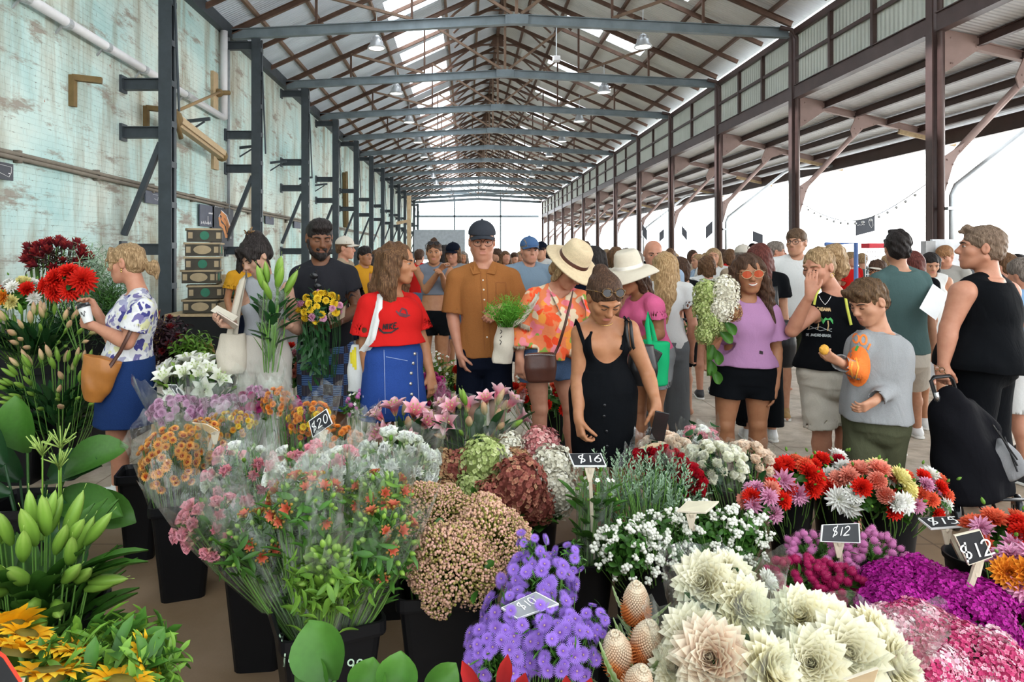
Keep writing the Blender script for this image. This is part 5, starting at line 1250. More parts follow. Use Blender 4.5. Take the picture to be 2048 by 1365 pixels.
bottoms(p, C_DENIM2, .2, .42, .102, .112, name='denim_shorts', wr=(.003, 20))
def ex(S, w):
 for x in (-1, 1): S.cone(w(x * .07, .0, .02), w(x * .085, .0, -.085), .03, .02, .02)
 S.cone(w(0, -.07, .02), w(0, -.085, -.08), .06, .05, .02)
p.hair(H_BLOND, ex, nape=-.12)
STRAW = mat('woven straw', (.66, .52, .33), .75, 0, .15, 60, .5, 220); p.brimhat(STRAW, L_BROWN, .17, .12, .02)
r = thing('shoulder_bag', 'brown leather bag against the hip of the woman in floral blouse', 'bag', P(1080, 765, 4.24))
S = Sdf(); S.loft(P(1080, 706, 4.2), P(1082, 766, 4.2), (1, 0, 0), [(0, .095, .03), (.5, .1, .045), (1, .085, .03)], .01, rnd=.02); put_sdf('bag_body', S, .006, L_BROWN, r, wr=(.002, 20)); mb = MB(); mb.tube([P(1050, 711, 4.16), P(1080, 709, 4.155), P(1110, 712, 4.16)], .004, 6); put('zip', mb, M_SILVER, r)
strap(p, [P(1108, 712, 4.2), P(1118, 690, 4.16), P(1130, 650, 4.14), P(1140, 610, 4.16), P(1146, 582, 4.3)], L_BROWN, .016, .005, 'strap', r)
r = thing('tote_bag', 'cream canvas tote bag with dill hanging from the floral blouse shoulder', 'bag', P(1006, 730, 4.3))
S = Sdf(); S.loft(P(1012, 650, 4.3), P(1004, 727, 4.3), (1, .2, 0), [(0, .05, .05), (.5, .07, .06), (1, .065, .03)], .01); bd = put_sdf('bag_body', S, .007, C_CREAM, r, wr=(.005, 25))
q = on_body(p, sh, ((1046, 640), (1062, 615), (1074, 595)), .01); strap(p, [P(1016, 655, 4.22), P(1034, 645, 4.2)] + q + [q[-1] + V(0, .05, .03), q[-1] + V(0, .12, -.03)], C_CREAM, .03, .006, 'strap', r)
p.print_on(bd, 'print', [[(1000, 690), (1003, 684), (999, 680)], [(1001, 676), (1004, 672)], [(1000, 668), (1004, 664), (1001, 660)]], 1.5, INK, step=2)
DILL = tmat('dill green', [(0, (.06, .2, .02)), (1, (.18, .5, .05))], .5, trans=.3)
r = thing('dill_bunch', 'bright green dill bunch sticking out of the cream tote bag', 'herbs', P(1020, 652, 4.2)); mb = MB()
for i in range(150):
 c = P(1016 + R.gauss(0, 7), 655, 4.22 + R.gauss(0, .03)); d = V(R.gauss(0, .5), R.gauss(-.3, .4), 1).normalized(); l = R.uniform(.09, .21)
 mb.tube([c, c + d * l * .6, c + d * l + V(R.gauss(0, .02), R.gauss(0, .02), -.01)], [.002, .0015, .001], 3, ts=[0, .5, 1], caps=False)
 for j in range(5): q = c + d * l * R.uniform(.55, 1); mb.tube([q, q + V(R.gauss(0, .5), R.gauss(0, .5), R.uniform(0, 1)).normalized() * .035], [.0022, .0008], 3, ts=[.6, 1], caps=False)
put('fronds', mb, DILL, r)
# ---- 8 woman in the black dress, front and centre
p = Pn('woman in black buttoned sundress looking down at the flowers with sunglasses on her hair', 3.65, 6, 'tan',
  {'head': (1208, 597, -.1), 'nk': (1202, 640, .04), 'hip': (1208, 782, .03), 'sa': (1163, 660), 'sb': (1257, 652), 'ea': (1156, 758, .0), 'eb': (1295, 748, .0), 'wa': (1157, 836, -.1), 'wb': (1312, 806, -.1), 'fa': (1188, 0, .05), 'fb': (1232, 0, .05)},
  H=.235, hf=14, pitch=38, tw=.96, td=.98, arm=.98, bust=.95, h=.005)
p.hand('a', (.12, -.25, -1), (.8, .2, -.1), side=1, curl=.7, L=.18); p.hand('b', (.1, -.2, -1), (-.6, .6, 0), side=-1, curl=.35, L=.18)
p.finish(eyes='down', brow=(.04, .022, .014))
S = Sdf(); p.torso(S, .009, .0, .86); n = p.g['nk']; W = n - p.g['hip']
st = p.stations(.012); tt = [q[0] for q in st]; ft = lambda t: (float(np.interp(t, tt, [q[1] for q in st])), float(np.interp(t, tt, [q[2] for q in st])))
a = p.g['hip'] + W * .3; b_ = V(p.g['hip'].x, p.g['hip'].y + .02, .50); L_ = (a - b_).length; th = (a - p.g['hip']).length / L_
S.loft(a, b_, p.U, [(0,) + ft(.3), (th,) + tuple(x + .008 for x in ft(0)), (th + .15,) + tuple(x + .008 for x in ft(-.06)), (1, .165, .13)], .01)
S.ell(n + p.f * .1 - V(0, 0, .115), (.082, .12, .10), None, .02, 's'); S.ell(n - p.f * .12 - V(0, 0, .1), (.1, .1, .1), None, .02, 's')
dr = put_sdf('dress', S, .006, C_BLACK, p.root, wr=(.0025, 20))
for k, x in (('a', -1), ('b', 1)):
 q = on_body(p, p.body, ((1174, 706), (1167, 685), (1160, 664), (1155, 648)) if x < 0 else ((1243, 700), (1248, 680), (1252, 660), (1253, 642))); strap(p, q + [q[-1] + V(0, .05, .012), q[-1] + V(0, .12, -.06)], C_BLACK, .02, .006, 'shoulder_strap', p.root)
bv = bvh_of(dr)
for x, y in ((1212, 714), (1209, 811), (1208, 833), (1213, 863), (1214, 893)):
 d = (P(x, y, 1) - V(0, 0, HC)).normalized(); hit = bv.ray_cast(V(0, 0, HC) - OFF[dr], d)
 if hit[0] is not None: mb = MB(); mb.lathe(hit[0] + OFF[dr], [(0, .004), (.007, .006), (.009, .002), (.009, -.002)], 12, hit[1].to_track_quat('Z', 'Y').to_matrix()); o = put('button', mb, G_DARK, p.root, smooth=True); o.parent = dr
def ex(S, w): S.ball(w(-.012, -.095, .098), .042, .012); S.ell(w(0, -.03, .045), (.085, .1, .085), p.M, .02)
p.hair(H_DARK, ex, nape=-.07, line=.0, wr=(.002, 60))
p.head_shades(G_TORT, G_LENS, z=.075, y=.05)
mb = MB(); mb.tube([n + p.U * (.062 * math.sin(t)) + p.f * (.03 + .055 * math.cos(t)) + V(0, 0, .022 - .045 * math.cos(t)) for t in [-1.6 + 3.2 * i / 12 for i in range(13)]], .0022, 5); put('necklace', mb, M_GOLD, p.root, smooth=True)
r = thing('mobile_phone', 'black mobile phone in the lowered hand of the woman in black dress', 'phone', P(1320, 860, 3.5)); mb = MB(); mb.box(P(1319, 853, 3.5), (.075, .01, .15), Matrix.Rotation(math.radians(12), 3, 'Y')); put('case', mb, G_DARK, r, bevel=.004); mb = MB(); mb.box(P(1319, 853, 3.493), (.066, .003, .14), Matrix.Rotation(math.radians(12), 3, 'Y')); put('screen', mb, G_LENS, r)
r = thing('shoulder_bag', 'black shoulder bag hanging behind the arm of the woman in black dress', 'bag', P(1285, 775, 3.85)); S = Sdf(); S.loft(P(1283, 690, 3.86), P(1285, 772, 3.86), (1, .1, 0), [(0, .07, .04), (.6, .09, .05), (1, .08, .03)], .01); put_sdf('bag_body', S, .007, L_BLACK, r, wr=(.003, 20))
for d in (0, 9): q = on_body(p, p.body, ((1257 + d, 694), (1254 + d, 668), (1252 + d, 645)), .014); strap(p, [P(1276 + d, 722, 3.72)] + q + [q[-1] + V(0, .05, .015), q[-1] + V(0, .12, -.05), P(1280, 700, 3.84)], L_BLACK, .016, .007, 'strap', r)
# ---- 9 woman in pink tee and white hat
p = Pn('woman in hot pink tee and white brimmed hat facing away to the flowers', 4.75, -62, 'olive',
  {'head': (1258, 553, -.03), 'nk': (1282, 592), 'hip': (1300, 712), 'sa': (1310, 606, -.16), 'sb': (1268, 604, .15), 'ea': (1318, 668, -.16), 'eb': (1262, 668, .1), 'wa': (1272, 690, -.3), 'wb': (1240, 700, 0), 'ka': (1310, 815, -.02), 'kb': (1278, 815, .1), 'fa': (1338, 0, .0), 'fb': (1275, 0, .1)},
  H=.232, hf=-55, pitch=14, td=1.05)
p.hand('a', (-.9, 0, -.1), (0, .7, .2), side=1); p.hand('b', (-.8, 0, -.4), (0, .6, .2), side=-1)
p.finish(eyes='open')
tee(p, C_PINK, .02, .48, .078, .076, e=.016, neck=.085)
bottoms(p, cloth('grey marl shorts', (.3, .31, .32)), .12, .55, .1, .105)
def ex(S, w):
 S.cone(w(0, -.07, -.02), w(.0, -.12, -.12), .07, .055, .02); S.cone(w(0.03, -.11, -.08), w(.03, -.14, -.17), .05, .03, .02)
 for x in (-1, 1): S.cone(w(x * .075, .0, .0), w(x * .08, -.03, -.1), .026, .03, .02)
p.hair(H_DARK, ex, nape=-.3, wr=(.006, 60))
p.brimhat(mat('cream felt', (.60, .54, .43), .85, 0, .06, 40, .1), mat('cream ribbon', (.8, .76, .68), .7), .19, .125, .055, dent=False)
p.glasses(G_TORT, G_LENS, fwd=.002)
GRN = cloth('green bag cloth', (.02, .52, .20), .1, fold=.2)
r = thing('shopping_bag', 'bright green reusable shopping bag beside the woman in pink', 'bag', P(1310, 770, 4.45)); S = Sdf(); S.loft(P(1312, 682, 4.42), P(1312, 772, 4.42), (.8, -.4, 0), [(0, .09, .06), (1, .075, .05)], .01, rnd=.02); put_sdf('bag_body', S, .007, GRN, r, wr=(.004, 22))
for d in (0, .08): strap(p, [P(1300, 690, 4.36 + d), P(1294, 650, 4.32 + d), P(1296, 628, 4.4 + d), P(1302, 650, 4.44 + d), P(1312, 690, 4.4 + d)], GRN, .03, .005, 'strap', r)
r = thing('wallet', 'black wallet held at the green bag', 'wallet', P(1303, 732, 4.25)); mb = MB(); mb.box(P(1304, 722, 4.28), (.07, .03, .15), Matrix.Rotation(.5, 3, 'Y')); put('cover', mb, L_BLACK, r, bevel=.008); mb = MB(); mb.box(P(1308, 709, 4.28), (.06, .024, .008), Matrix.Rotation(.5, 3, 'Y')); put('lining', mb, mat('red lining', (.4, .05, .07), .7), r)
# ---- 11 woman in lilac tee holding hydrangeas
p = Pn('smiling woman in lilac tee and orange sunglasses holding hydrangeas', 4.6, -4, 'olive',
  {'head': (1497, 548, -.02), 'nk': (1493, 600), 'hip': (1489, 742), 'sa': (1449, 622), 'sb': (1538, 620), 'ea': (1426, 690, -.08), 'eb': (1552, 700, .0), 'wa': (1419, 692, -.3), 'wb': (1551, 768, -.06), 'ka': (1450, 850, 0), 'kb': (1515, 848, 0), 'fa': (1455, 0, .05), 'fb': (1520, 0, .05)},
  H=.25, hf=-9, pitch=3, roll=-4, tw=1.05, td=1.0, arm=1.05, leg=1.1, jaw=.98)
p.hand('a', (-.1, -.3, .9), (.6, .5, .1), side=-1, curl=.95); p.hand('b', (-.1, -.1, -1), (-.7, .4, 0), side=-1, curl=.35)
p.finish(eyes='open', brow=(.03, .018, .012))
sh = tee(p, C_LILAC, .08, .72, .092, .1, e=.024, neck=.068, wid=[(.08, .02), (.6, .015), (.95, 0)])
bottoms(p, C_BLACK, .2, .48, .112, .12, name='shorts', wr=(.002, 15))
def ex(S, w):
 S.ell(w(0, -.025, .035), (.094, .105, .094), p.M, .02)
 for x in (-1, 1):
  S.cone(w(x * .07, -.0, .04), w(x * .1, -.0, -.12), .04, .045, .03); S.cone(w(x * .1, -.0, -.12), w(x * .1, .05, -.3), .045, .03, .02); S.cone(w(x * .1, .05, -.28), w(x * .085, .06, -.36), .03, .012, .02)
 S.cone(w(0, -.06, .0), w(0, -.1, -.3), .08, .09, .03)
p.hair(H_DARK, ex, nape=-.6, wr=(.009, 55), line=-.004)
M_OL = mat('orange lens', (.42, .06, .02), .08, var=.15); p.glasses(mat('pale gold rim', (.5, .36, .2), .25, .6), M_OL, r=.027, fwd=.006, z=.006)
mb = MB(); mb.tube([p.hw(-.024, .0945, -.052), p.hw(-.012, .098, -.0595), p.hw(0, .0995, -.061), p.hw(.012, .098, -.0595), p.hw(.024, .0945, -.052)], [.002, .0042, .005, .0042, .002], 6); put('teeth', mb, mat('teeth', (.75, .72, .66), .25, var=.03), p.root, smooth=True)
p.print_on(sh, 'label', [[(1519, 703), (1526, 705)], [(1519, 706), (1526, 708)]], 3, INK)
mb = MB(); mb.tube([p.g['wb'] + V(.029 * math.cos(a), .029 * math.sin(a), .02) for a in [2 * PI * i / 14 for i in range(15)]], .002, 5)
# ---- 12 woman in the palm print top
p = Pn('woman with blonde ponytail in black palm print top and beige shorts touching her face', 4.6, -14, 'pink',
  {'head': (1637, 535), 'nk': (1668, 588, .02), 'hip': (1662, 748), 'sa': (1632, 612, -.04), 'sb': (1708, 610, .06), 'ea': (1584, 662, -.12), 'eb': (1722, 690, .08), 'wa': (1620, 590, -.24), 'wb': (1700, 740, .1), 'ka': (1644, 858, 0), 'kb': (1690, 862, 0), 'fa': (1642, 0, .03), 'fb': (1692, 0, .0)},
  H=.25, hf=-62, pitch=12, tw=1.12, td=1.12, arm=1.08, leg=1.12)
p.hand('a', (.1, .05, 1), (.5, .8, 0), side=-1, curl=.3, L=.18); p.hand('b', (-.3, -.2, -.8), (-.5, .4, 0), side=-1)
p.finish(eyes='down', brow=(.2, .11, .05))
sh = tee(p, C_BLACK, .06, .14, .06, .06, e=.022, neck=.085, ndrop=.02, name='top', wid=[(.06, .03), (.5, .02), (.95, 0)])
bottoms(p, C_KHAKI, .18, .98, .1, .112, wr=(.004, 40), k_=.01, e=.022)
def ex(S, w):
 S.ball(w(0, -.1, .075), .03, .015); S.ell(w(0, -.165, .06), (.06, .065, .06), p.M, .02); S.cone(w(0, -.185, .05), w(.0, -.2, -.06), .062, .06, .02); S.cone(w(0.015, -.195, -.05), w(.01, -.17, -.11), .05, .014, .02)
p.hair(H_BLOND, ex, nape=-.06, wr=(.005, 60))
G_GLD = mat('gold print', (.62, .42, .2), .6); G_GRN = mat('green print', (.06, .42, .1), .6); G_PAL = mat('pale print', (.55, .6, .6), .6)
p.print_on(sh, 'print', textpx('COPACABANA', 1613, 620, 7, gap=.12, ang=4), 1.8, G_GLD, step=2)
ln = [[(1627 + 5 * math.cos(a), 625 + 5 * math.sin(a)), (1627, 625)] for a in [i * .7 for i in range(9)]]; p.print_on(sh, 'print', ln, 1.6, G_GLD, step=2)
for cx, cy in ((1618, 640), (1636, 640), (1656, 642)):
 p.print_on(sh, 'print', [[(cx, cy - 3), (cx + 5 * s_, cy - 6 + 2 * j), (cx + 10 * s_, cy + 3 * j)] for s_ in (-1, 1) for j in (0, 1, 2)], 1.6, G_GRN, step=2); p.print_on(sh, 'print', [[(cx, cy), (cx + 1, cy + 10), (cx - 1, cy + 20)]], 2.4, G_GLD, step=2)
p.print_on(sh, 'print', [[(1612, 648), (1625, 655), (1640, 662), (1664, 658)], [(1614, 660), (1640, 654), (1664, 664)]], .9, G_PAL, step=2)
p.print_on(sh, 'print', textpx('DE JANEIRO-BRASIL', 1612, 672, 5, gap=.1, ang=3), 1.3, G_PAL, step=2)
mb = MB(); n = p.g['nk']; mb.tube([P(1638 + 24 * t, 592 + 18 * (1 - abs(t - .5) * 2) ** .7, 4.47) for t in [i / 10 for i in range(11)]], .0022, 5); put('necklace', mb, M_SILVER, p.root, smooth=True)
mb = MB(); e = p.hw(.085, 0, -.035); mb.tube([e + V(.012 * math.cos(a), 0, -.014 + .014 * math.sin(a)) for a in [2 * PI * i / 12 for i in range(13)]], .0022, 5); put('earring', mb, M_GOLD, p.root, smooth=True)
strap(p, [P(1690, 590, 4.5), P(1694, 615, 4.42), P(1702, 650, 4.44)], mat('lime strap', (.6, .62, .08), .6), .016, .008, 'bag_strap', p.root)
strap(p, [P(1640, 575, 4.55), P(1632, 590, 4.44), P(1628, 610, 4.42)], mat('lime strap', (.6, .62, .08), .6), .014, .008, 'bag_strap', p.root)
# ---- 13 boy with pumpkin jumper
p = Pn('boy in grey pumpkin jumper and olive cargo trousers holding a snack', 4.1, -42, 'fair',
  {'head': (1737, 604, -.02), 'nk': (1757, 660), 'hip': (1752, 832), 'sa': (1725, 684, -.05), 'sb': (1785, 686, .03), 'ea': (1712, 742, -.06), 'eb': (1806, 752, .0), 'wa': (1678, 724, -.2), 'wb': (1748, 803, -.22), 'ka': (1726, 935, -.02), 'kb': (1772, 930, .03), 'fa': (1726, 0, -.03), 'fb': (1778, 0, .05)},
  H=.252, fem=False, hf=-74, pitch=24, tw=.92, td=1.1, arm=.92, leg=.95, jaw=.95, neck=.052)
p.hand('a', (-.8, -.2, .4), (.2, .6, .5), side=1, curl=.75, L=.155); p.hand('b', (-.8, -.2, -.35), (-.1, .8, .3), side=1, curl=.6, L=.16)
p.finish(eyes='down', brow=(.05, .03, .018))
sh = tee(p, C_MELA, -.04, 1.93, .078, .05, e=.024, neck=.062, ndrop=.01, wr=(.006, 24), name='jumper', wid=[(-.04, .02), (.5, .01), (.95, 0)])
bottoms(p, C_OLIVE, .2, 1.85, .106, .088, e=.024, name='trousers', wr=(.006, 22))
def ex(S, w):
 S.ell(w(0, .0, .062), (.09, .1, .078), p.M, .02); S.cone(w(-.04, .075, .085), w(.04, .075, .085), .028, .028, .02)
p.hair(H_BROWN if False else hairm('boy brown hair', (.095, .055, .03), (.20, .12, .06)), ex, nape=-.05, wr=(.006, 75), line=-.004)
OR1 = mat('orange print ink', (.85, .2, .03), .7, var=.05); OR2 = mat('light orange print', (.85, .38, .05), .7, var=.05)
p.print_on(sh, 'print', [arc(1716, 733, 22, 38, 0, 360, 20)] + [arc(1716, 733, 22 * q, 38 * q, 0, 360, 20) for q in (.85, .7, .55, .4, .25, .1)], 6.5, OR1, step=3)
p.print_on(sh, 'print', [[(1712, 715), (1717, 735), (1711, 762)], [(1706, 720), (1702, 740), (1706, 758)]], 3.0, OR2, lift=.007)
p.print_on(sh, 'print', [arc(1712, 677, 6, 9, 0, 360, 12), arc(1727, 680, 6.5, 9.5, 0, 360, 12), [(1741, 688), (1735, 700)], [(1732, 706), (1731, 708)]], 4, OR1, step=2, lift=.005)
p.print_on(sh, 'print', [[(1716, 692), (1711, 702)]], 5, G_GRN, step=2, lift=.005)
r = thing('snack', 'golden fried snack in the fingers of the boy', 'food', P(1647, 702, 3.85)); S = Sdf(); S.ell(P(1648, 700, 3.84), (.026, .02, .03), None, .01); put_sdf('crust', S, .004, mat('golden crust', (.72, .36, .04), .6, 0, .3, 90, .4), r, wr=(.002, 160))
# ---- 14 man in slate green tee from behind
p = Pn('dark haired man in slate green tee and beige shorts seen from behind', 5.6, 172, 'fair',
  {'head': (1794, 497), 'nk': (1798, 537), 'hip': (1803, 706), 'sa': (1757, 556), 'sb': (1842, 554), 'ea': (1750, 625, 0), 'eb': (1857, 622, .05), 'wa': (1758, 690, .1), 'wb': (1868, 690, .1), 'fa': (1798, 0, -.1), 'fb': (1834, 0, .4)},
  H=.25, fem=False, hf=168, tw=1.1, td=1.0, arm=1.05, h=.007)
p.hand('a', (0, .2, -1), (.6, 0, 0)); p.hand('b', (0, .2, -1), (-.6, 0, 0), side=-1); p.finish(eyes=None)
tee(p, C_TEAL, .0, .6, .085, .088, e=.026, neck=.07, ndrop=.0, wr=(.004, 16))
bottoms(p, C_KHAKI, .1, .8, .11, .115, wr=(.003, 18))
def ex(S, w): S.ell(w(0, -.02, .05), (.09, .104, .09), p.M, .02); S.ell(w(0, -.06, -.02), (.074, .06, .06), p.M, .02); S.cone(w(.03, .02, .12), w(-.03, .0, .125), .025, .025, .02)
p.hair(H_BLACK, ex, nape=-.075, wr=(.007, 60))
for k in 'ab': p.shoe(k, m=C_TANSH if k == 'a' else C_SHOE, sole=C_SOLE)
# ---- 15 person in black sleeveless top with the trolley
p = Pn('short haired person in black sleeveless tunic pulling a black shopping trolley, from behind', 4.35, -140, 'pink',
  {'head': (1962, 497, 0), 'nk': (1976, 552), 'hip': (1966, 720), 'sa': (1925, 580, -.1), 'sb': (2014, 578, .1), 'ea': (1898, 655, -.1), 'eb': (2020, 655, .15), 'wa': (1887, 728, -.12), 'wb': (2010, 720, .3), 'fa': (1945, 0, 0), 'fb': (1990, 0, .1)},
  H=.27, fem=True, hf=-118, pitch=-4, tw=1.3, td=1.3, arm=1.35, leg=1.15, neck=.06, bust=.7, jaw=1.1)
p.hand('a', (-.15, -.1, -1), (.5, .4, 0), side=1, curl=.9, L=.19); p.hand('b', (0, .2, -1), (-.5, .3, 0)); p.finish(eyes='open')
S = Sdf(); p.torso(S, .03, -.1, .93, wid=[(-.1, .08), (.4, .03), (.93, 0)]); n = p.g['nk']
for k in 'ab': S.cone(n.lerp(p.g['s' + k], .3), n.lerp(p.g['s' + k], .72), .062, .066, .03)
S.cone(n + V(0, 0, .02), n + V(0, 0, .12), .062, .09, .01, 's'); o = put_sdf('tunic', S, .007, C_BLACK, p.root, wr=(.004, 14))
bottoms(p, C_BLACK, .1, 1.85, .14, .12, name='trousers')
def ex(S, w): S.ell(w(0, -.015, .045), (.088, .104, .09), p.M, .02); S.cone(w(0, .07, .1), w(0, .098, .085), .03, .014, .02)
p.hair(hairm('short mousy hair', (.17, .115, .08), (.30, .215, .155)), ex, nape=-.06, wr=(.004, 90))
r = thing('sunglasses', 'brown sunglasses dangling from the hand on the trolley handle', 'glasses', P(1882, 745, 4.1)); mb = MB()
for i, (x, y) in enumerate(((1874, 737), (1884, 741))): mb.tube([P(x + 5 * math.cos(a), y + 5 * math.sin(a), 4.1) for a in [2 * PI * j / 14 for j in range(15)]], .003, 6)
mb.tube([P(1888, 744, 4.1), P(1898, 756, 4.12)], .003, 5); put('frame', mb, G_TORT, r, smooth=True)
for (x, y) in ((1874, 737), (1884, 741)): mb = MB(); mb.ball(P(x, y, 4.1), 0, 12, 4, 0, (.014, .002, .014)); put('lens', mb, mat('brown lens', (.25, .1, .05), .1), r)
# ================================================================== shoppers further back
SHOE2 = mat('dark trainer', (.03, .03, .035), .5)
def stand(lb, px, cy, Y, face, sk, top, low, hair, style='short', fem=True, hf=None, pitch=0, tw=1.0, sl=.55, lf=.95, J=None, cap_=None, shades=None, group=None, h=None, shoe=None, hands=True, walk=.0, arm=1.0, eyes=True, glasses=None):
 z = P(px, cy, Y).z; a = math.radians(face); f = V(math.sin(a), -math.cos(a), 0); U = V(math.cos(a), math.sin(a), 0); c = V(fx_(px, Y), Y, 0); k = z / 1.7
 m = 1 if U.x >= 0 else -1; sw = (.168 if fem else .195) * tw * k; H = .232 * max(.93, min(1.08, k))
 at = lambda u, ff, zz: c + U * (m * u) + f * ff + V(0, 0, zz * k)
 g = {'head': at(0, .02, 0) + V(0, 0, z - H * .5 - .005), 'nk': at(0, -.02, 1.44), 'hip': at(0, 0, .9), 'sa': at(-sw, -.01, 1.40), 'sb': at(sw, -.01, 1.40), 'ea': at(-sw - .05, -.03, 1.10), 'eb': at(sw + .05, -.03, 1.10), 'wa': at(-sw - .04, .08, .86), 'wb': at(sw + .04, .08, .86),
   'fa': at(-.1, -walk, 0) + V(0, 0, .085), 'fb': at(.1, walk, 0) + V(0, 0, .085)}
 for q, v in (J or {}).items(): g[q] = v if isinstance(v, Vector) else P(v[0], v[1], Y + (v[2] if len(v) > 2 else 0))
 h = h or (.009 if Y < 9 else .014)
 p = Pn(lb, Y, face, sk, g, H=H, fem=fem, hf=hf, pitch=pitch, tw=tw * k, h=h, group=group, arm=arm * k, leg=k, neck=.052 * k, ears=Y < 12)
 if hands and Y < 12:
  for s_ in 'ab': d = p.g['w' + s_] - p.g['e' + s_]; p.hand(s_, d, f.lerp(U * (1 if s_ == 'a' else -1), .5), side=1 if s_ == 'a' else -1, L=.18)
 p.finish(eyes='open' if eyes and Y < 11 else None, feet=Y < 14)
 if top is not None: tee(p, top, .0, sl, .08, .082, e=.018, neck=.07, h=h * 1.15, wr=(.003, 18))
 if low is not None: bottoms(p, low, .12, lf, .1, .1, h=h * 1.15, wr=(.003, 15), hollow=Y < 9)
 def ex(S, w):
  if style == 'long':
   for x in (-1, 1): S.cone(w(x * .07, -.01, .04), w(x * .09, -.02, -.16), .036, .045, .03)
   S.cone(w(0, -.06, .0), w(0, -.09, -.26), .08, .07, .03)
  elif style == 'bun': S.ball(w(0, -.06, .125), .036, .01)
  elif style == 'bob':
   for x in (-1, 1): S.cone(w(x * .07, -.01, .04), w(x * .078, .0, -.09), .03, .03, .03)
   S.cone(w(0, -.06, .0), w(0, -.07, -.09), .075, .06, .03)
  elif style == 'verylong':
   S.cone(w(0, -.06, .02), w(0, -.11, -.24), .085, .085, .03); S.cone(w(0, -.11, -.24), w(0.02, -.1, -.5), .085, .05, .02)
   for x in (-1, 1): S.cone(w(x * .07, -.0, .04), w(x * .09, -.04, -.2), .034, .04, .03)
  else: S.ell(w(0, .0, .06), (.085, .095, .075), p.M, .02)
 if hair is not None: p.hair(hair, ex, nape=-.6 if 'long' in style else -.1 if style == 'bob' else -.055, h=max(.006, h * .7), line=-.01 if style == 'short' else 0)
 if cap_: p.cap(cap_)
 if shades: p.head_shades(G_DARK, G_LENS)
 if glasses: p.glasses(G_DARK, None)
 if shoe and Y < 9.5:
  for s_ in 'ab': p.shoe(s_, m=shoe, sole=C_SOLE)
 return p
def fx_(px, Y): return (px - CX) * Y / FPX
C_WT = cloth('off white tee', (.70, .70, .68)); C_PALE = cloth('pale blue shirt', (.42, .55, .72)); C_GT = cloth('grey tee', (.35, .36, .38)); C_TAN = cloth('tan shirt', (.45, .35, .24)); C_JEAN = cloth('washed jeans', (.14, .2, .3), .3)
p = stand('woman in grey sports bra top and black bike shorts with crossed arms', 868, 483, 7.5, 0, 'tan', None, C_BLACK, H_DARK, 'bun', pitch=4, lf=.52, shades=1, J={'ea': (852, 580, -.08), 'wa': (880, 540, -.26), 'eb': (893, 578, -.05), 'wb': (884, 552, -.28)}, shoe=C_SHOE, tw=.95)
tee(p, cloth('grey sports fabric', (.22, .24, .29)), .42, 0, e=.012, neck=.085, ndrop=.0, name='sports_bra', h=.009, wr=None)
stand('woman in navy cap behind the crossed arms woman', 907, 488, 8.6, -20, 'pink', C_GT, C_JEAN, H_BROWN, 'bob', cap_=C_NAVY, pitch=8)
stand('woman with loose dark hair seen from behind, left of the navy cap', 890, 490, 9.6, 170, 'tan', C_BLACK, C_JEAN, H_BLACK, 'long')
stand('man in grey blue tee and blue cap between the rust shirt and the straw hat', 1058, 477, 6.8, 12, 'pink', C_BLUEG, C_NAVY, H_GREY, fem=False, cap_=cloth('blue cap', (.09, .17, .34)), tw=1.05)
stand('man in dark cap and white shirt behind the grey blue tee', 1083, 486, 10.5, -40, 'fair', C_WT, C_NAVY, H_DARK, fem=False, cap_=C_NAVY)
stand('woman with long brown hair facing us above the straw hat brim', 1116, 494, 10.8, 5, 'fair', C_WT, C_JEAN, H_BROWN, 'long')
stand('woman in navy dress with long dark hair behind the straw hat', 1188, 492, 6.0, 165, 'olive', C_NAVY, C_NAVY, H_BLACK, 'long', lf=1.2)
stand('dark haired man with his face half hidden above the navy dress', 1168, 483, 11, 30, 'fair', C_GT, C_NAVY, H_DARK, fem=False)
stand('brown haired person in cream top seen from behind, left of the white hat', 1232, 494, 7.4, 175, 'fair', cloth('cream top', (.68, .62, .5)), C_JEAN, H_BROWN, 'bob')
p = stand('bald man in light blue tee with a watch carrying a black bag', 1306, 481, 6.3, -5, 'pink', C_PALE, C_JEAN, None, fem=False, pitch=12, tw=1.08, J={'eb': (1352, 598, .0), 'wb': (1364, 645, -.1)}, shoe=C_SHOE, lf=1.9)
mb = MB(); w_ = p.g['wb']; mb.tube([w_ + V(.032 * math.cos(a), .032 * math.sin(a), .03) for a in [2 * PI * i / 14 for i in range(15)]], .012, 6); put('watch', mb, G_DARK, p.root, smooth=True)
r = thing('shopping_bag', 'black shopping bag with coles lettering and greens poking out', 'bag', P(1361, 760, 6.2)); mb = MB(); mb.poly([P(1341, 762, 6.12), P(1378, 764, 6.12), P(1377, 664, 6.12), P(1345, 664, 6.12)], (0, .14, 0)); put('bag_body', mb, C_BLACK, r, bevel=.01)
mb = MB()
for l in textpx('coles', 1350, 757, 9, gap=.2): ribbon(mb, l, 2.2, lambda q: P(q[0], q[1], 6.11))
put('lettering', mb, M_WHITE, r); mb = MB()
for x in (1350, 1372): mb.tube([P(x, 665, 6.14), P(x, 650, 6.16), P(1362, 640, 6.2)], .008, 5)
put('handle', mb, C_BLACK, r)
LG_ = mat('fresh leaf green', (.05, .2, .04), .5)
r = thing('leafy_greens', 'bunch of leafy greens in the black shopping bag', 'vegetables', P(1362, 665, 6.18)); mb = MB()
for i in range(26): mb.petal(Matrix.Translation(P(1362 + R.gauss(0, 8), 672, 6.19)) @ frame((R.gauss(0, .5), R.gauss(-.1, .4), .8), (0, -1, .3)).to_4x4(), R.uniform(.09, .17), .07, .3, -.5, 5, 2, 0, 1, .5, .08)
put('leaves', mb, LG_, r, smooth=True)
stand('woman with very long blonde hair from behind in white tee and grey trousers', 1330, 504, 5.5, 165, 'pink', C_WT, cloth('mid grey trousers', (.16, .17, .18)), H_LBLOND, 'verylong', lf=1.85, shoe=C_SHOE)
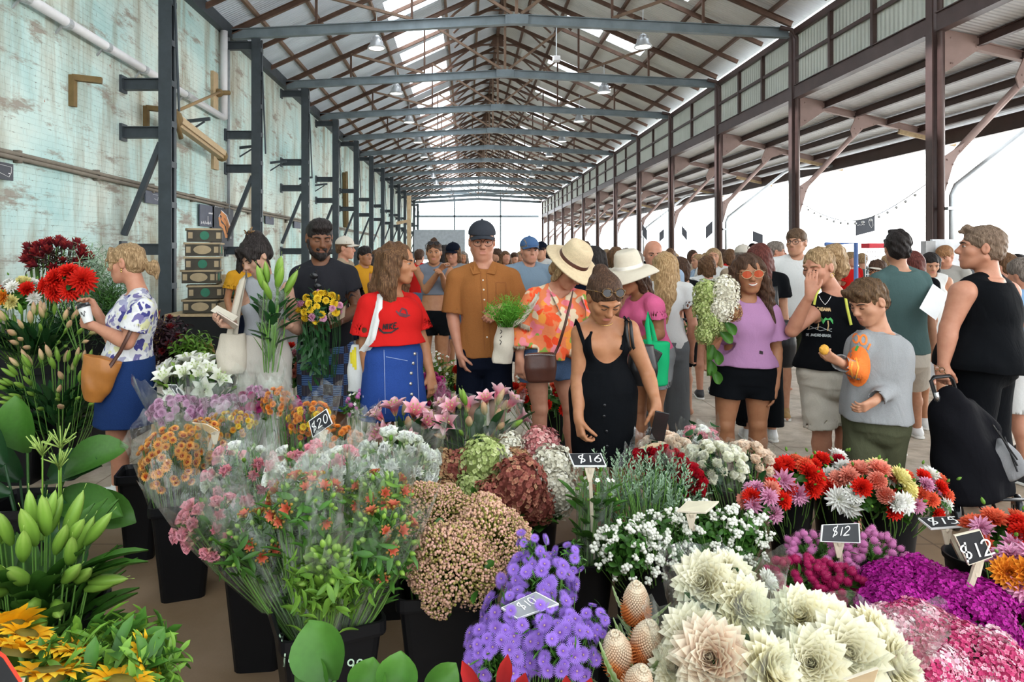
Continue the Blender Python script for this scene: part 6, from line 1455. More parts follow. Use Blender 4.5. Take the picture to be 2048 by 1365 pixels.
stand('woman in black tee with brown hair right of the long blonde hair', 1361, 514, 6.8, -160, 'fair', C_BLACK, C_BLACK, H_DARK, 'bob', J={'eb': (1380, 605, 0), 'wb': (1388, 655, -.1)}, shades=1)
stand('short haired woman from behind in white top, black shorts and white socks', 1414, 512, 7.7, 172, 'pink', C_WT, C_BLACK, H_BROWN, 'bob', lf=.5, shoe=SHOE2, walk=.12, sl=.2)
stand('tall fair haired woman behind the hydrangeas', 1427, 496, 9.5, -20, 'fair', C_WT, C_JEAN, H_BLOND, 'long')
stand('person in beige cap behind the woman in lilac', 1486, 492, 7.6, 160, 'fair', C_TAN, C_JEAN, H_GREY, cap_=C_KHAKI)
p = stand('woman with auburn hair and black tee carrying a backpack behind the lilac tee', 1520, 487, 5.9, 176, 'fair', C_BLACK, C_BLACK, H_AUB, 'long', lf=1.9, shoe=C_SHOE, J={'eb': (1566, 620, 0), 'wb': (1572, 680, 0)}, shades=1)
r = thing('backpack', 'black backpack beside the arm of the woman in lilac', 'bag', P(1568, 720, 5.7)); S = Sdf(); S.loft(P(1568, 640, 5.7), P(1568, 735, 5.7), (1, 0, 0), [(0, .07, .07), (.5, .1, .09), (1, .08, .07)], .02, rnd=.03); put_sdf('bag_body', S, .009, L_BLACK, r); strap(p, [P(1556, 650, 5.62), P(1553, 610, 5.66), P(1550, 570, 5.8)], L_BLACK, .04, .008, 'strap', r)
stand('grey haired man with glasses in profile right of the auburn hair', 1548, 484, 8.2, 75, 'pink', cloth('red shirt', (.6, .08, .06)), C_NAVY, H_GREY, fem=False, glasses=1)
stand('bearded man in plain white tee with receding hair and glasses', 1592, 459, 6.7, -18, 'fair', C_WHITE, C_OLIVE, hairm('thin brown hair', (.10, .06, .035)), fem=False, hf=-48, tw=1.1, glasses=1, lf=1.0, shoe=C_TANSH)
p = stand('woman with dark bob in white strappy dress looking down at a sheet', 1860, 506, 7.3, -15, 'fair', C_WHITE, C_WHITE, H_BLACK, 'bob', pitch=26, sl=0, lf=1.0, J={'ea': (1836, 590, -.1), 'wa': (1850, 610, -.3)})
r = thing('paper_sheet', 'large white paper sheet held near the woman with the dark bob', 'paper', P(1862, 610, 5.4)); mb = MB(); mb.poly([P(1839, 617, 5.3), P(1872, 641, 5.3), P(1897, 590, 5.5), P(1866, 568, 5.5)], (0, .002, .001)); put('sheet', mb, M_WHITE, r)
stand('ginger haired man in grey beige tee looking down, left of the person in black', 1891, 493, 8.4, -50, 'pink', cloth('grey beige tee', (.5, .48, .44)), C_NAVY, hairm('ginger hair', (.26, .13, .06)), fem=False, pitch=22, hf=-58)
stand('woman with long dark brown hair beside the slate green tee', 1826, 502, 6.3, 178, 'tan', C_BLACK, C_WHITE, H_AUB, 'long', lf=.45, shoe=C_SHOE, J={'eb': (1866, 640, 0)})
stand('man in cap and sunglasses behind the boy', 1757, 522, 7.6, -60, 'tan', C_BLUEG, C_NAVY, H_DARK, fem=False, cap_=C_KHAKI, glasses=1)
stand('broad man in light blue shirt and white shorts at the right edge', 2052, 520, 4.85, -165, 'pink', C_SKY, C_WHITE, H_GREY, fem=False, tw=1.15, J={'ea': (2030, 640, -.1), 'wa': (2040, 690, -.2)}, shoe=SHOE2, walk=.1)
stand('person in light blue shirt half hidden behind the black tunic', 2012, 508, 5.6, -150, 'pink', C_SKY, C_WHITE, H_BROWN, fem=False, shoe=SHOE2, walk=.15)
stand('man in white cap and pale polo at the far right', 2008, 512, 9.2, -30, 'fair', C_PALE, C_NAVY, H_GREY, fem=False, cap_=C_WHITE, glasses=1)
stand('dark haired man in white shirt right of the white cap', 2034, 510, 9.6, 0, 'tan', C_WT, C_NAVY, H_BLACK, fem=False)
stand('boy in mustard tee at the food counter', 728, 494, 8.8, 50, 'tan', C_YEL, C_NAVY, H_BLACK, fem=False, J={'eb': (748, 566, -.1)})
stand('smiling man in khaki cap behind the charcoal tee', 688, 476, 8.2, 82, 'pink', C_TAN, C_NAVY, H_BROWN, fem=False, cap_=C_KHAKI)
stand('woman facing the boy in mustard at the counter', 742, 508, 10.5, -60, 'fair', C_WT, C_JEAN, H_BLACK, 'bob')
stand('stallholder in mustard tee hidden behind the woman in grey', 492, 500, 8.2, 40, 'tan', C_YEL, C_NAVY, H_BLACK, 'long')
q = random.Random(21); tn = (('white', C_WT), ('black', C_BLACK), ('pale blue', C_PALE), ('grey', C_GT), ('tan', C_TAN), ('navy', C_NAVY), ('red', C_RED), ('green', C_TEAL)); hn = (('dark', H_DARK), ('blonde', H_BLOND), ('black', H_BLACK), ('brown', H_BROWN), ('grey', H_GREY)); used = set()
for i, (px, cy, Y) in enumerate(((752, 500, 13), (768, 504, 15), (838, 500, 12), (926, 503, 14), (995, 498, 13), (1010, 502, 12), (1028, 506, 15), (1040, 503, 17), (1100, 503, 14), (1135, 496, 12), (1148, 505, 15), (1212, 500, 12.5), (1252, 496, 11.5), (1275, 502, 14), (1340, 497, 12), (1385, 500, 13), (1398, 508, 10.5), (1446, 500, 12), (1460, 498, 10.5), (1505, 504, 13), (1566, 505, 11), (1700, 505, 11), (1725, 508, 12), (1775, 512, 11), (1915, 505, 12), (1935, 506, 10.5), (1990, 508, 12), (2022, 516, 11.5), (955, 506, 19), (1060, 506, 20), (1120, 506, 21), (1185, 505, 18), (1230, 505, 17), (1298, 505, 19), (1350, 506, 17), (1410, 506, 18), (1470, 505, 16))):
 for _ in range(60):
  t, hr, st_, fc = q.choice(tn), q.choice(hn), q.choice(('short', 'long', 'bob')), q.choice((0, 20, -30, 170, 90, -80, 160))
  dirn = {0: 'facing us', 20: 'facing us', -30: 'half turned', 170: 'from behind', 160: 'from behind', 90: 'in profile', -80: 'in profile'}[fc]; lb = 'distant shopper in %s top with %s %s hair, %s' % (t[0], st_, hr[0], dirn)
  if lb not in used: break
 used.add(lb); stand(lb, px, cy, Y, fc, q.choice(('fair', 'pink', 'tan', 'fair')), t[1], q.choice((C_JEAN, C_NAVY, C_KHAKI)), hr[1], st_, fem=st_ != 'short', lf=q.choice((.9, 1.9)), group='distant shoppers', walk=q.uniform(0, .2))
# ================================================================== flowers: one mesh of each kind, copied stem by stem
GA = PI * (3 - math.sqrt(5))
def rtz(a): return Matrix.Rotation(a, 4, 'Z')
def rty(a): return Matrix.Rotation(a, 4, 'Y')
def trl(x, y, z): return Matrix.Translation((x, y, z))
FM = {}
def flower(name, fn, mats):
 mb = MB(); fn(mb); FM[name] = mb.mesh(name, mats); return FM[name]
def dahlia(rings, r=.05, pw=.02, inner=.25, cup=.5, curl=.6, dome=.5, jit=.05, tip=.5, back=0.0):
 """Layered petals: rings of (count, elevation 0 flat .. 1 upright, length factor)."""
 def fn(mb):
  q = random.Random(len(rings) * 31 + int(r * 1000)); n = len(rings)
  for i, (cnt, el, lf) in enumerate(rings):
   for j in range(cnt):
    a = 2 * PI * (j + .5 * (i % 2)) / cnt + q.uniform(-jit, jit)
    M = rtz(a) @ trl(r * .05, 0, r * dome * (i / max(1, n - 1)) * .6) @ rty(-el * PI / 2 * q.uniform(.9, 1.06))
    mb.petal(M, r * lf * q.uniform(.93, 1.05), pw * lf ** .5, cup, curl * q.uniform(.7, 1.2) - back, 3, 2, lerp(0, .35, i / n), 1, tip)
  mb.ball((0, 0, r * dome * .35), r * inner, 8, 5, 0)
 return fn
def ballflower(mb):                               # pompon dahlia
 q = random.Random(3); n = 90
 for i in range(n):
  z = 1 - 1.75 * (i + .5) / n; a = i * GA; s_ = math.sqrt(1 - z * z) if abs(z) < 1 else 0
  d = V(s_ * math.cos(a), s_ * math.sin(a), z); M = (d.to_track_quat('Z', 'Y').to_matrix()).to_4x4()
  M = Matrix.Translation(d * .025) @ frame(d, (0, 0, 1.01)).to_4x4()
  mb.petal(M, .018, .019, .9, .5, 2, 2, .1, 1, .6)
 mb.ball((0, 0, -.004), .026, 8, 6, 0)
def budfn(L, r, ribs=3, t0=0, open_=0):
 def fn(mb):
  n = 12; vs = []; ts = []; m = 8
  for i in range(m + 1):
   u = i / m; rr = r * (math.sin(min(1, u * 1.08 + .06) * PI) ** .6 if u < .93 else .35) * (1 - .35 * u) * 1.15
   if i == m: rr = r * (.06 + open_)
   for k in range(n):
    a = 2 * PI * k / n; e = 1 - .13 * abs(math.cos(ribs * a / 1.0)) ** 6
    vs.append(V(rr * e * math.cos(a), rr * e * math.sin(a), L * u)); ts.append(u * .8 + (.2 if abs(math.cos(ribs * a)) > .92 else 0))
  mb.add(vs, [(i * n + k, i * n + (k + 1) % n, (i + 1) * n + (k + 1) % n, (i + 1) * n + k) for i in range(m) for k in range(n)] + [tuple(range(m * n, m * n + n))], ts)
 return fn
def lilyopen(mb, L=.1, W=.045, el=.95):
 for i in range(6):
  M = rtz(i * PI / 3) @ rty(-el * PI / 2 * .85) @ trl(.005, 0, 0); mb.petal(M, L, W * (1.1 if i % 2 else .85), .35, -.9, 6, 2, 0, 1, .55, .06)
 for i in range(6): a = i * PI / 3 + .5; mb.tube([(0, 0, .01), (.02 * math.cos(a), .02 * math.sin(a), L * .75)], .0015, 4, .2); mb.ball((.02 * math.cos(a), .02 * math.sin(a), L * .77), .005, 5, 3, 0)
def lisian(mb, r=.028, n=10):
 for i in range(n):
  lay = i // 5; M = rtz(i * GA) @ rty(-PI / 2 * (.78 - .12 * lay)) ; mb.petal(M, r * (1.35 - .1 * lay), r * 1.7, .55, .35 - .6 * (i % 2), 4, 3, 0, 1, .9, .05, .6, i)
 mb.tube([(0, 0, -.02), (0, 0, .004)], [.003, .009], 6, 0)
def rose(mb, r=.026):
 for i in range(15):
  t = i / 14; M = rtz(i * GA) @ trl(r * .12 * t, 0, r * .2 * (1 - t)) @ rty(-PI / 2 * lerp(1.02, .66, t)); mb.petal(M, r * lerp(1.15, 1.5, t), r * lerp(.9, 1.7, t), .75, lerp(.5, -.2, t), 4, 3, lerp(.5, 0, t), 1, .95, 0, .65)
 mb.ball((0, 0, r * .4), r * .55, 8, 6, .2)
def button(mb):                                   # cushion chrysanthemum
 for k, (n, el, l, z) in enumerate(((13, .0, .016, 0), (13, .28, .016, .002), (10, .55, .013, .004))):
  for j in range(n): mb.petal(rtz(2 * PI * (j + .5 * k) / n) @ trl(.004, 0, z) @ rty(-el * PI / 2), l, .0078, .4, .9, 2, 1, .35, 1, .8)
 mb.ball((0, 0, .006), 0, 9, 5, 0, (.0085, .0085, .0055))
def pompon(mb):
 q = random.Random(5)
 for i in range(60):
  z = 1 - 1.5 * (i + .5) / 60; a = i * GA; s_ = math.sqrt(1 - z * z); d = V(s_ * math.cos(a), s_ * math.sin(a), z)
  mb.petal(Matrix.Translation(d * .011) @ frame(d, (.1, 0, 1)).to_4x4(), .013, .009, .8, .8, 2, 1, .2, 1, .8)
 mb.ball((0, 0, 0), .012, 8, 5, .1)
def floret(mb, M, r, n=4, t=0.5, cup=.1, nl=1):
 for i in range(n): mb.petal(M @ rtz(2 * PI * i / n) @ rty(-.15), r, r * (1.25 if n == 4 else .95), cup, .3, 2, 1, t * .6, t, .95)
def cluster(shape, n, fr, petals=4, q0=1, low=-.5, inner=.85, tt=None):
 """Florets over the skin of an ellipsoid of radii shape."""
 def fn(mb):
  q = random.Random(q0)
  for i in range(n):
   z = 1 - (1 - low) * (i + .5) / n; a = i * GA + q.uniform(-.15, .15); s_ = math.sqrt(max(0, 1 - z * z)); d = V(s_ * math.cos(a), s_ * math.sin(a), z)
   lump = 1 + .09 * math.sin(6 * d.x + q0) * math.sin(5 * d.y + 2) * 1.3 + q.uniform(-.06, .05)
   p = V(d.x * shape[0], d.y * shape[1], d.z * shape[2]) * lump; nn = V(d.x / shape[0], d.y / shape[1], d.z / shape[2]).normalized() + V(q.gauss(0, .3), q.gauss(0, .3), q.gauss(0, .3))
   t = (tt(d, q) if tt else q.random()); floret(mb, Matrix.Translation(p) @ upframe(nn, q.uniform(0, 6)), fr * q.uniform(.8, 1.15), petals, t, .15)
  mb.ball((0, 0, 0), 0, 12, 8, .15, tuple(x * inner for x in shape))
 return fn
def sedumhead(mb):
 q = random.Random(11)
 for i in range(46):
  r = math.sqrt((i + .5) / 46) * .062; a = i * GA; c = V(r * math.cos(a), r * math.sin(a), .042 * (1 - (r / .062) ** 2) + q.uniform(-.004, .004))
  for j in range(7):
   d = V(q.gauss(0, 1), q.gauss(0, 1), abs(q.gauss(.5, .8))).normalized(); mb.ball(c + d * .0085, .0042 * q.uniform(.7, 1.2), 5, 3, q.random())
  mb.tube([c, V(c.x * .3, c.y * .3, -.07)], .0022, 4, 0)
def asterfn(mb):
 for k, (n, el) in enumerate(((30, .05), (24, .35))):
  for j in range(n): mb.petal(rtz(2 * PI * (j + .5 * k) / n) @ trl(.002, 0, .001 * k) @ rty(-el), .0175, .0030, .2, -.25, 2, 1, .3, 1, .7)
 mb.ball((0, 0, .003), 0, 7, 4, 0, (.003, .003, .002))
def gomphfn(mb):
 q = random.Random(2); n = 70
 for i in range(n):
  z = 1 - 1.9 * (i + .5) / n; a = i * GA; s_ = math.sqrt(1 - z * z); d = V(s_ * math.cos(a), s_ * math.sin(a), z * 1.08)
  mb.petal(Matrix.Translation(d * .0085) @ frame(d + V(0, 0, .5), (.1, 0, 1)).to_4x4(), .0065, .006, .5, .2, 1, 1, .3, 1, .4)
 mb.ball((0, 0, 0), .0105, 8, 6, .3)
def banksiafn(mb):
 n = 26; m = 22
 L, r = .135, .036
 for i in range(m):
  u = (i + .5) / m; rr = r * min(1, 1.5 * math.sqrt(max(0, 1 - u)) + .02) * (1 if u > .1 else .9)
  for k in range(n if u < .85 else 12):
   a = 2 * PI * (k + .5 * (i % 2)) / (n if u < .85 else 12); d = V(math.cos(a), math.sin(a), 0 if u < .7 else (u - .7) * 3).normalized(); c = V(rr * math.cos(a), rr * math.sin(a), u * L)
   t = u + .12 * math.sin(3 * a); mb.ball(c, .0044, 5, 3, min(1, max(0, t)))
   if u < .42: mb.tube([c, c + d * .012 + V(0, 0, .006)], [.0016, .0008], 3, min(1, max(0, t)), caps=False)
 mb.lathe((0, 0, 0), [(r * .5, -.01), (r * .85, .01), (r * .9, L * .6), (r * .6, L * .9), (.001, L * .99)], 14, ts=[0, .2, .6, .9, 1])
def serrleaf(mb):
 vs = []; ts = []; n = 18
 for i in range(n + 1):
  u = i / n; w = .014 * math.sin(min(1, u * .9 + .1) * PI) ** .7 * (1 if i % 2 else .55) + .002
  c = V(.16 * u, 0, .05 * u * u - .02 * u); vs += [c + V(0, w, .004), c, c - V(0, w, -.004)]; ts += [.9, .3, .9]
 mb.add(vs, [(3 * i + k, 3 * i + 3 + k, 3 * i + 4 + k, 3 * i + 1 + k) for i in range(n) for k in (0, 1)], ts)
def sunfl(mb):
 for k, (n, el) in enumerate(((20, .1), (20, .25))):
  for j in range(n): mb.petal(rtz(2 * PI * (j + .5 * k) / n) @ trl(.028, 0, 0) @ rty(-el), .06, .022, .4, -.2 + .4 * (j % 3 == 0), 3, 1, .35, 1, .5)
 mb.lathe((0, 0, 0), [(.034, -.008), (.036, .006), (.025, .014), (.001, .012)], 16, ts=[0, 0, .1, .15])
def pinkhead(q0):                                 # sweet william umbel
 return cluster((.05, .05, .026), 80, .0082, 5, q0, .0, .75)
def leafset(n, L, W, spread, q0=1, curl=.6, up=.6, z=(-.02, -.2), nl=4, tip=.4, cup=.25):
 """A sheaf of leaves round a stem."""
 def fn(mb):
  q = random.Random(q0)
  for i in range(n):
   h = lerp(z[0], z[1], i / max(1, n - 1)); mb.petal(trl(0, 0, h) @ rtz(i * GA) @ rty(-up * q.uniform(.6, 1.2)), L * q.uniform(.75, 1.15), W * q.uniform(.8, 1.2), cup, -curl * q.uniform(.3, 1.2), nl, 2, 0, 1, tip, .04)
 return fn
GREEN = tmat('leaf green', [(0, (.025, .07, .012)), (.5, (.04, .125, .016)), (1, (.065, .17, .026))], .4, .3, .15)
DGREEN = tmat('dark leaf green', [(0, (.010, .04, .012)), (1, (.022, .085, .022))], .32, .3, .08)
LGREEN = tmat('light leaf green', [(0, (.07, .17, .02)), (1, (.17, .33, .04))], .4, .25, .2)
SAGE = tmat('sage green', [(0, (.14, .24, .13)), (1, (.34, .46, .32))], .6, .2, .15)
STEM = tmat('stem green', [(0, (.09, .19, .04)), (1, (.13, .27, .05))], .5, .2)
def two(n, a, b, c=None, **k): return tmat(n, [(0, a), (.5, b), (1, c or b)], **{**dict(trans=.18), **k})
P_RED = two('scarlet petals', (.25, .004, .004), (.68, .015, .008), (.78, .03, .015)); P_CRIM = two('crimson petals', (.12, .002, .006), (.4, .004, .014)); P_PEACH = two('salmon petals', (.6, .1, .05), (.8, .25, .17), (.85, .36, .27)); P_WHT = two('white petals', (.68, .66, .38), (.86, .85, .78), (.88, .87, .84)); P_LIL = two('lilac pink petals', (.5, .10, .22), (.70, .28, .45), (.78, .42, .58)); P_YLW = two('pale yellow petals', (.75, .6, .1), (.85, .78, .35)); P_CORAL = two('coral petals', (.55, .03, .01), (.80, .12, .05), (.85, .2, .1)); P_ORG = two('orange petals', (.5, .09, .0), (.80, .26, .02), (.85, .36, .04))
P_CREAM = two('cream petals', (.70, .50, .22), (.86, .80, .56), (.89, .86, .70), trans=.25); P_BLUSH = two('blush petals', (.70, .30, .18), (.84, .56, .40), (.88, .82, .66), trans=.25)
P_BRONZE = tmat('bronze mum petals', [(0, (.30, .03, .005)), (.3, (.42, .06, .01)), (.5, (.72, .26, .03)), (1, (.80, .42, .09))], .6, .15, .1); P_AMBER = two('amber mum petals', (.45, .12, .01), (.72, .30, .02), (.78, .42, .04)); P_ORM = two('bright orange mum petals', (.5, .12, .0), (.80, .25, .03), (.85, .33, .06)); P_GOLD = two('golden mum petals', (.6, .3, .0), (.84, .55, .02), (.88, .64, .05))
P_MAUVE = two('mauve mum petals', (.5, .16, .36), (.68, .33, .54), (.75, .45, .64)); P_MAG = two('magenta petals', (.28, .01, .10), (.5, .03, .2)); P_PINK = two('pink lisianthus petals', (.75, .55, .35), (.78, .30, .36), (.80, .40, .46)); P_LWH = two('white lisianthus petals', (.55, .65, .3), (.84, .86, .78), (.88, .88, .87))
P_ROSE = two('peach rose petals', (.72, .42, .25), (.84, .66, .50), (.88, .76, .64)); P_ROSEW = two('white rose petals', (.6, .62, .3), (.83, .82, .64), (.88, .87, .78)); P_ASTER = tmat('violet aster petals', [(0, (.42, .26, .30)), (.3, (.19, .08, .44)), (1, (.33, .19, .64))], .6, .2, .15); P_GPINK = two('orchid pink bracts', (.45, .10, .28), (.62, .22, .46), (.72, .34, .57)); P_GMAG = two('deep magenta bracts', (.22, .005, .05), (.42, .01, .10), (.52, .03, .15))
P_BANK = tmat('banksia bracts', [(0, (.55, .12, .02)), (.3, (.66, .22, .06)), (.5, (.62, .40, .26)), (1, (.66, .56, .42))], .7, .1); P_SED = tmat('sedum florets', [(0, (.26, .26, .05)), (.35, (.50, .30, .18)), (1, (.62, .36, .30))], .7, .15); P_LILYP = tmat('pink lily petals', [(0, (.55, .5, .2)), (.35, (.68, .13, .22)), (.8, (.80, .42, .48)), (1, (.85, .68, .68))], .5, .12, .2); P_LILYW = two('white lily petals', (.5, .6, .25), (.84, .85, .70), (.88, .88, .84))
P_BUDG = tmat('green lily bud', [(0, (.12, .24, .03)), (.5, (.17, .31, .04)), (1, (.30, .42, .10))], .4, .15); P_BUDP = tmat('pink flushed lily bud', [(0, (.20, .28, .06)), (.5, (.52, .36, .20)), (1, (.60, .30, .20))], .4, .15); P_SUN = tmat('sunflower rays', [(0, (.16, .13, .02)), (.3, (.22, .16, .02)), (.34, (.70, .26, .0)), (.7, (.82, .42, .01)), (1, (.86, .60, .03))], .55, .15, .15); P_LEUC = tmat('dark red bracts', [(0, (.05, .005, .01)), (.7, (.16, .012, .02)), (1, (.34, .03, .02))], .5, .3)
def hyd(name, a, b, c): return tmat(name, [(0, dk(a, .7)), (.4, a), (.7, b), (1, c)], .6, .06, .15)
HY = {'white': hyd('white hydrangea florets', (.74, .70, .55), (.84, .81, .70), (.87, .86, .80)), 'pink': hyd('pink hydrangea florets', (.62, .22, .22), (.78, .46, .42), (.86, .76, .66)), 'green': hyd('lime hydrangea florets', (.36, .44, .14), (.54, .60, .26), (.68, .70, .42)), 'russet': hyd('russet hydrangea florets', (.30, .08, .06), (.46, .19, .12), (.52, .42, .20)), 'amber': hyd('amber hydrangea florets', (.38, .18, .09), (.50, .33, .16), (.58, .50, .25))}
M_BERRY = mat('white berries', (.82, .82, .72), .35, var=.1, scale=30)
DEC = dahlia([(14, .05, 1), (14, .2, .95), (13, .36, .85), (11, .52, .72), (9, .68, .56), (7, .84, .42)], .052, .021)
for nm, m in (('red', P_RED), ('coral', P_CORAL), ('peach', P_PEACH), ('lilac', P_LIL), ('white', P_WHT), ('yellow', P_YLW), ('crimson', P_CRIM), ('orange', P_ORG)): flower(nm + '_dahlia', DEC, m); flower(nm + '_pompon_dahlia', ballflower, m)
for nm, m in (('lilac', P_LIL), ('white', P_WHT), ('peach', P_PEACH), ('red', P_RED)): flower(nm + '_cactus_dahlia', dahlia([(13, .05, 1), (12, .22, .92), (10, .42, .75), (7, .65, .5)], .055, .014, .2, .7, .2, tip=.35), m)
BIG = dahlia([(14, -.12, 1), (14, .04, 1), (15, .17, .96), (14, .3, .9), (13, .43, .82), (12, .56, .7), (10, .7, .58), (9, .83, .46), (8, .93, .36), (5, 1.02, .26)], .105, .062, .1, .3, .35, .45, .12, .8)
flower('cream_dahlia', BIG, P_CREAM); flower('blush_dahlia', BIG, P_BLUSH)
flower('bouquet_dahlia', dahlia([(18, -.1, 1), (18, .1, .95), (16, .3, .85), (13, .5, .7), (9, .72, .5)], .075, .018, .2, .6, .15, tip=.4), P_RED)
for nm, m in (('bronze', P_BRONZE), ('amber', P_AMBER), ('orange', P_ORM), ('golden', P_GOLD)): flower(nm + '_mum', button, m)
flower('yellow_pompon', pompon, P_GOLD); flower('pink_pompon', pompon, P_LIL); flower('mauve_mum', pompon, P_MAUVE); flower('magenta_mum', pompon, P_MAG)
flower('pink_lisianthus', lisian, P_PINK); flower('white_lisianthus', lisian, P_LWH); flower('lisianthus_bud', budfn(.035, .009), LGREEN); flower('peach_rose', rose, P_ROSE); flower('white_rose', rose, P_ROSEW); flower('red_rose', rose, P_CRIM)
flower('lily_bud', budfn(.1, .0135), P_BUDG); flower('pink_lily_bud', budfn(.1, .0165), P_BUDP); flower('pink_lily', lilyopen, P_LILYP); flower('white_lily', lilyopen, P_LILYW); flower('closed_pink_lily', lambda mb: lilyopen(mb, .11, .045, 1.1), P_LILYP)
for k in HY: flower(k + '_hydrangea', cluster((.078, .078, .095), 560, .0088, 4, 3, -.75), HY[k])
flower('sedum_head', sedumhead, P_SED); flower('aster', asterfn, P_ASTER); flower('pink_globe', gomphfn, P_GPINK); flower('magenta_globe', gomphfn, P_GMAG); flower('banksia_cone', banksiafn, P_BANK)
for i in range(2): flower('magenta_umbel%s' % ('', '_b')[i], pinkhead(4 + i), two('vivid magenta florets', (.2, .0, .12), (.42, .005, .27), (.52, .03, .36)))
flower('pink_umbel', pinkhead(8), tmat('pink and white florets', [(0, (.36, .01, .08)), (.4, (.58, .06, .18)), (.7, (.72, .30, .40)), (1, (.84, .68, .72))], .6, .1, .15)); flower('pale_umbel', pinkhead(9), tmat('pale pink florets', [(0, (.7, .3, .4)), (.5, (.82, .58, .62)), (1, (.88, .82, .84))], .6, .1, .15))
flower('sunflower', sunfl, P_SUN); flower('astromeria', lambda mb: lilyopen(mb, .033, .015, 1.05), two('dull coral petals', (.30, .20, .04), (.45, .07, .035), (.58, .17, .09))); flower('astromeria_bud', budfn(.03, .008), P_BUDG); flower('dark_bract', dahlia([(7, .55, 1), (7, .75, .9), (6, .9, .7)], .06, .02, .15, .4, .2, tip=.35), P_LEUC)
def berryfn(mb):
 q = random.Random(4)
 for i in range(9): mb.ball((q.gauss(0, .008), q.gauss(0, .008), q.uniform(-.012, .012)), q.uniform(.0055, .008), 7, 5, .5)
flower('berry_cluster', berryfn, M_BERRY); flower('daisy', lambda mb: [floret(mb, Matrix.Identity(4), .012, 5, 1)] and mb.ball((0, 0, .002), .003, 5, 3, 0), P_WHT)
def spike(mb):
 q = random.Random(6)
 for i in range(26):
  u = i / 25; mb.petal(trl(0, 0, -.12 + .2 * u) @ rtz(i * GA) @ rty(-.75), .03 * (1 - .65 * u) + .006, .008, .3, .3, 2, 1, .2, 1, .4)
flower('sage_spike', spike, SAGE); flower('banksia_leaf', serrleaf, tmat('banksia leaf green', [(0, (.05, .1, .02)), (.4, (.13, .22, .06)), (1, (.38, .45, .26))], .5, .2))
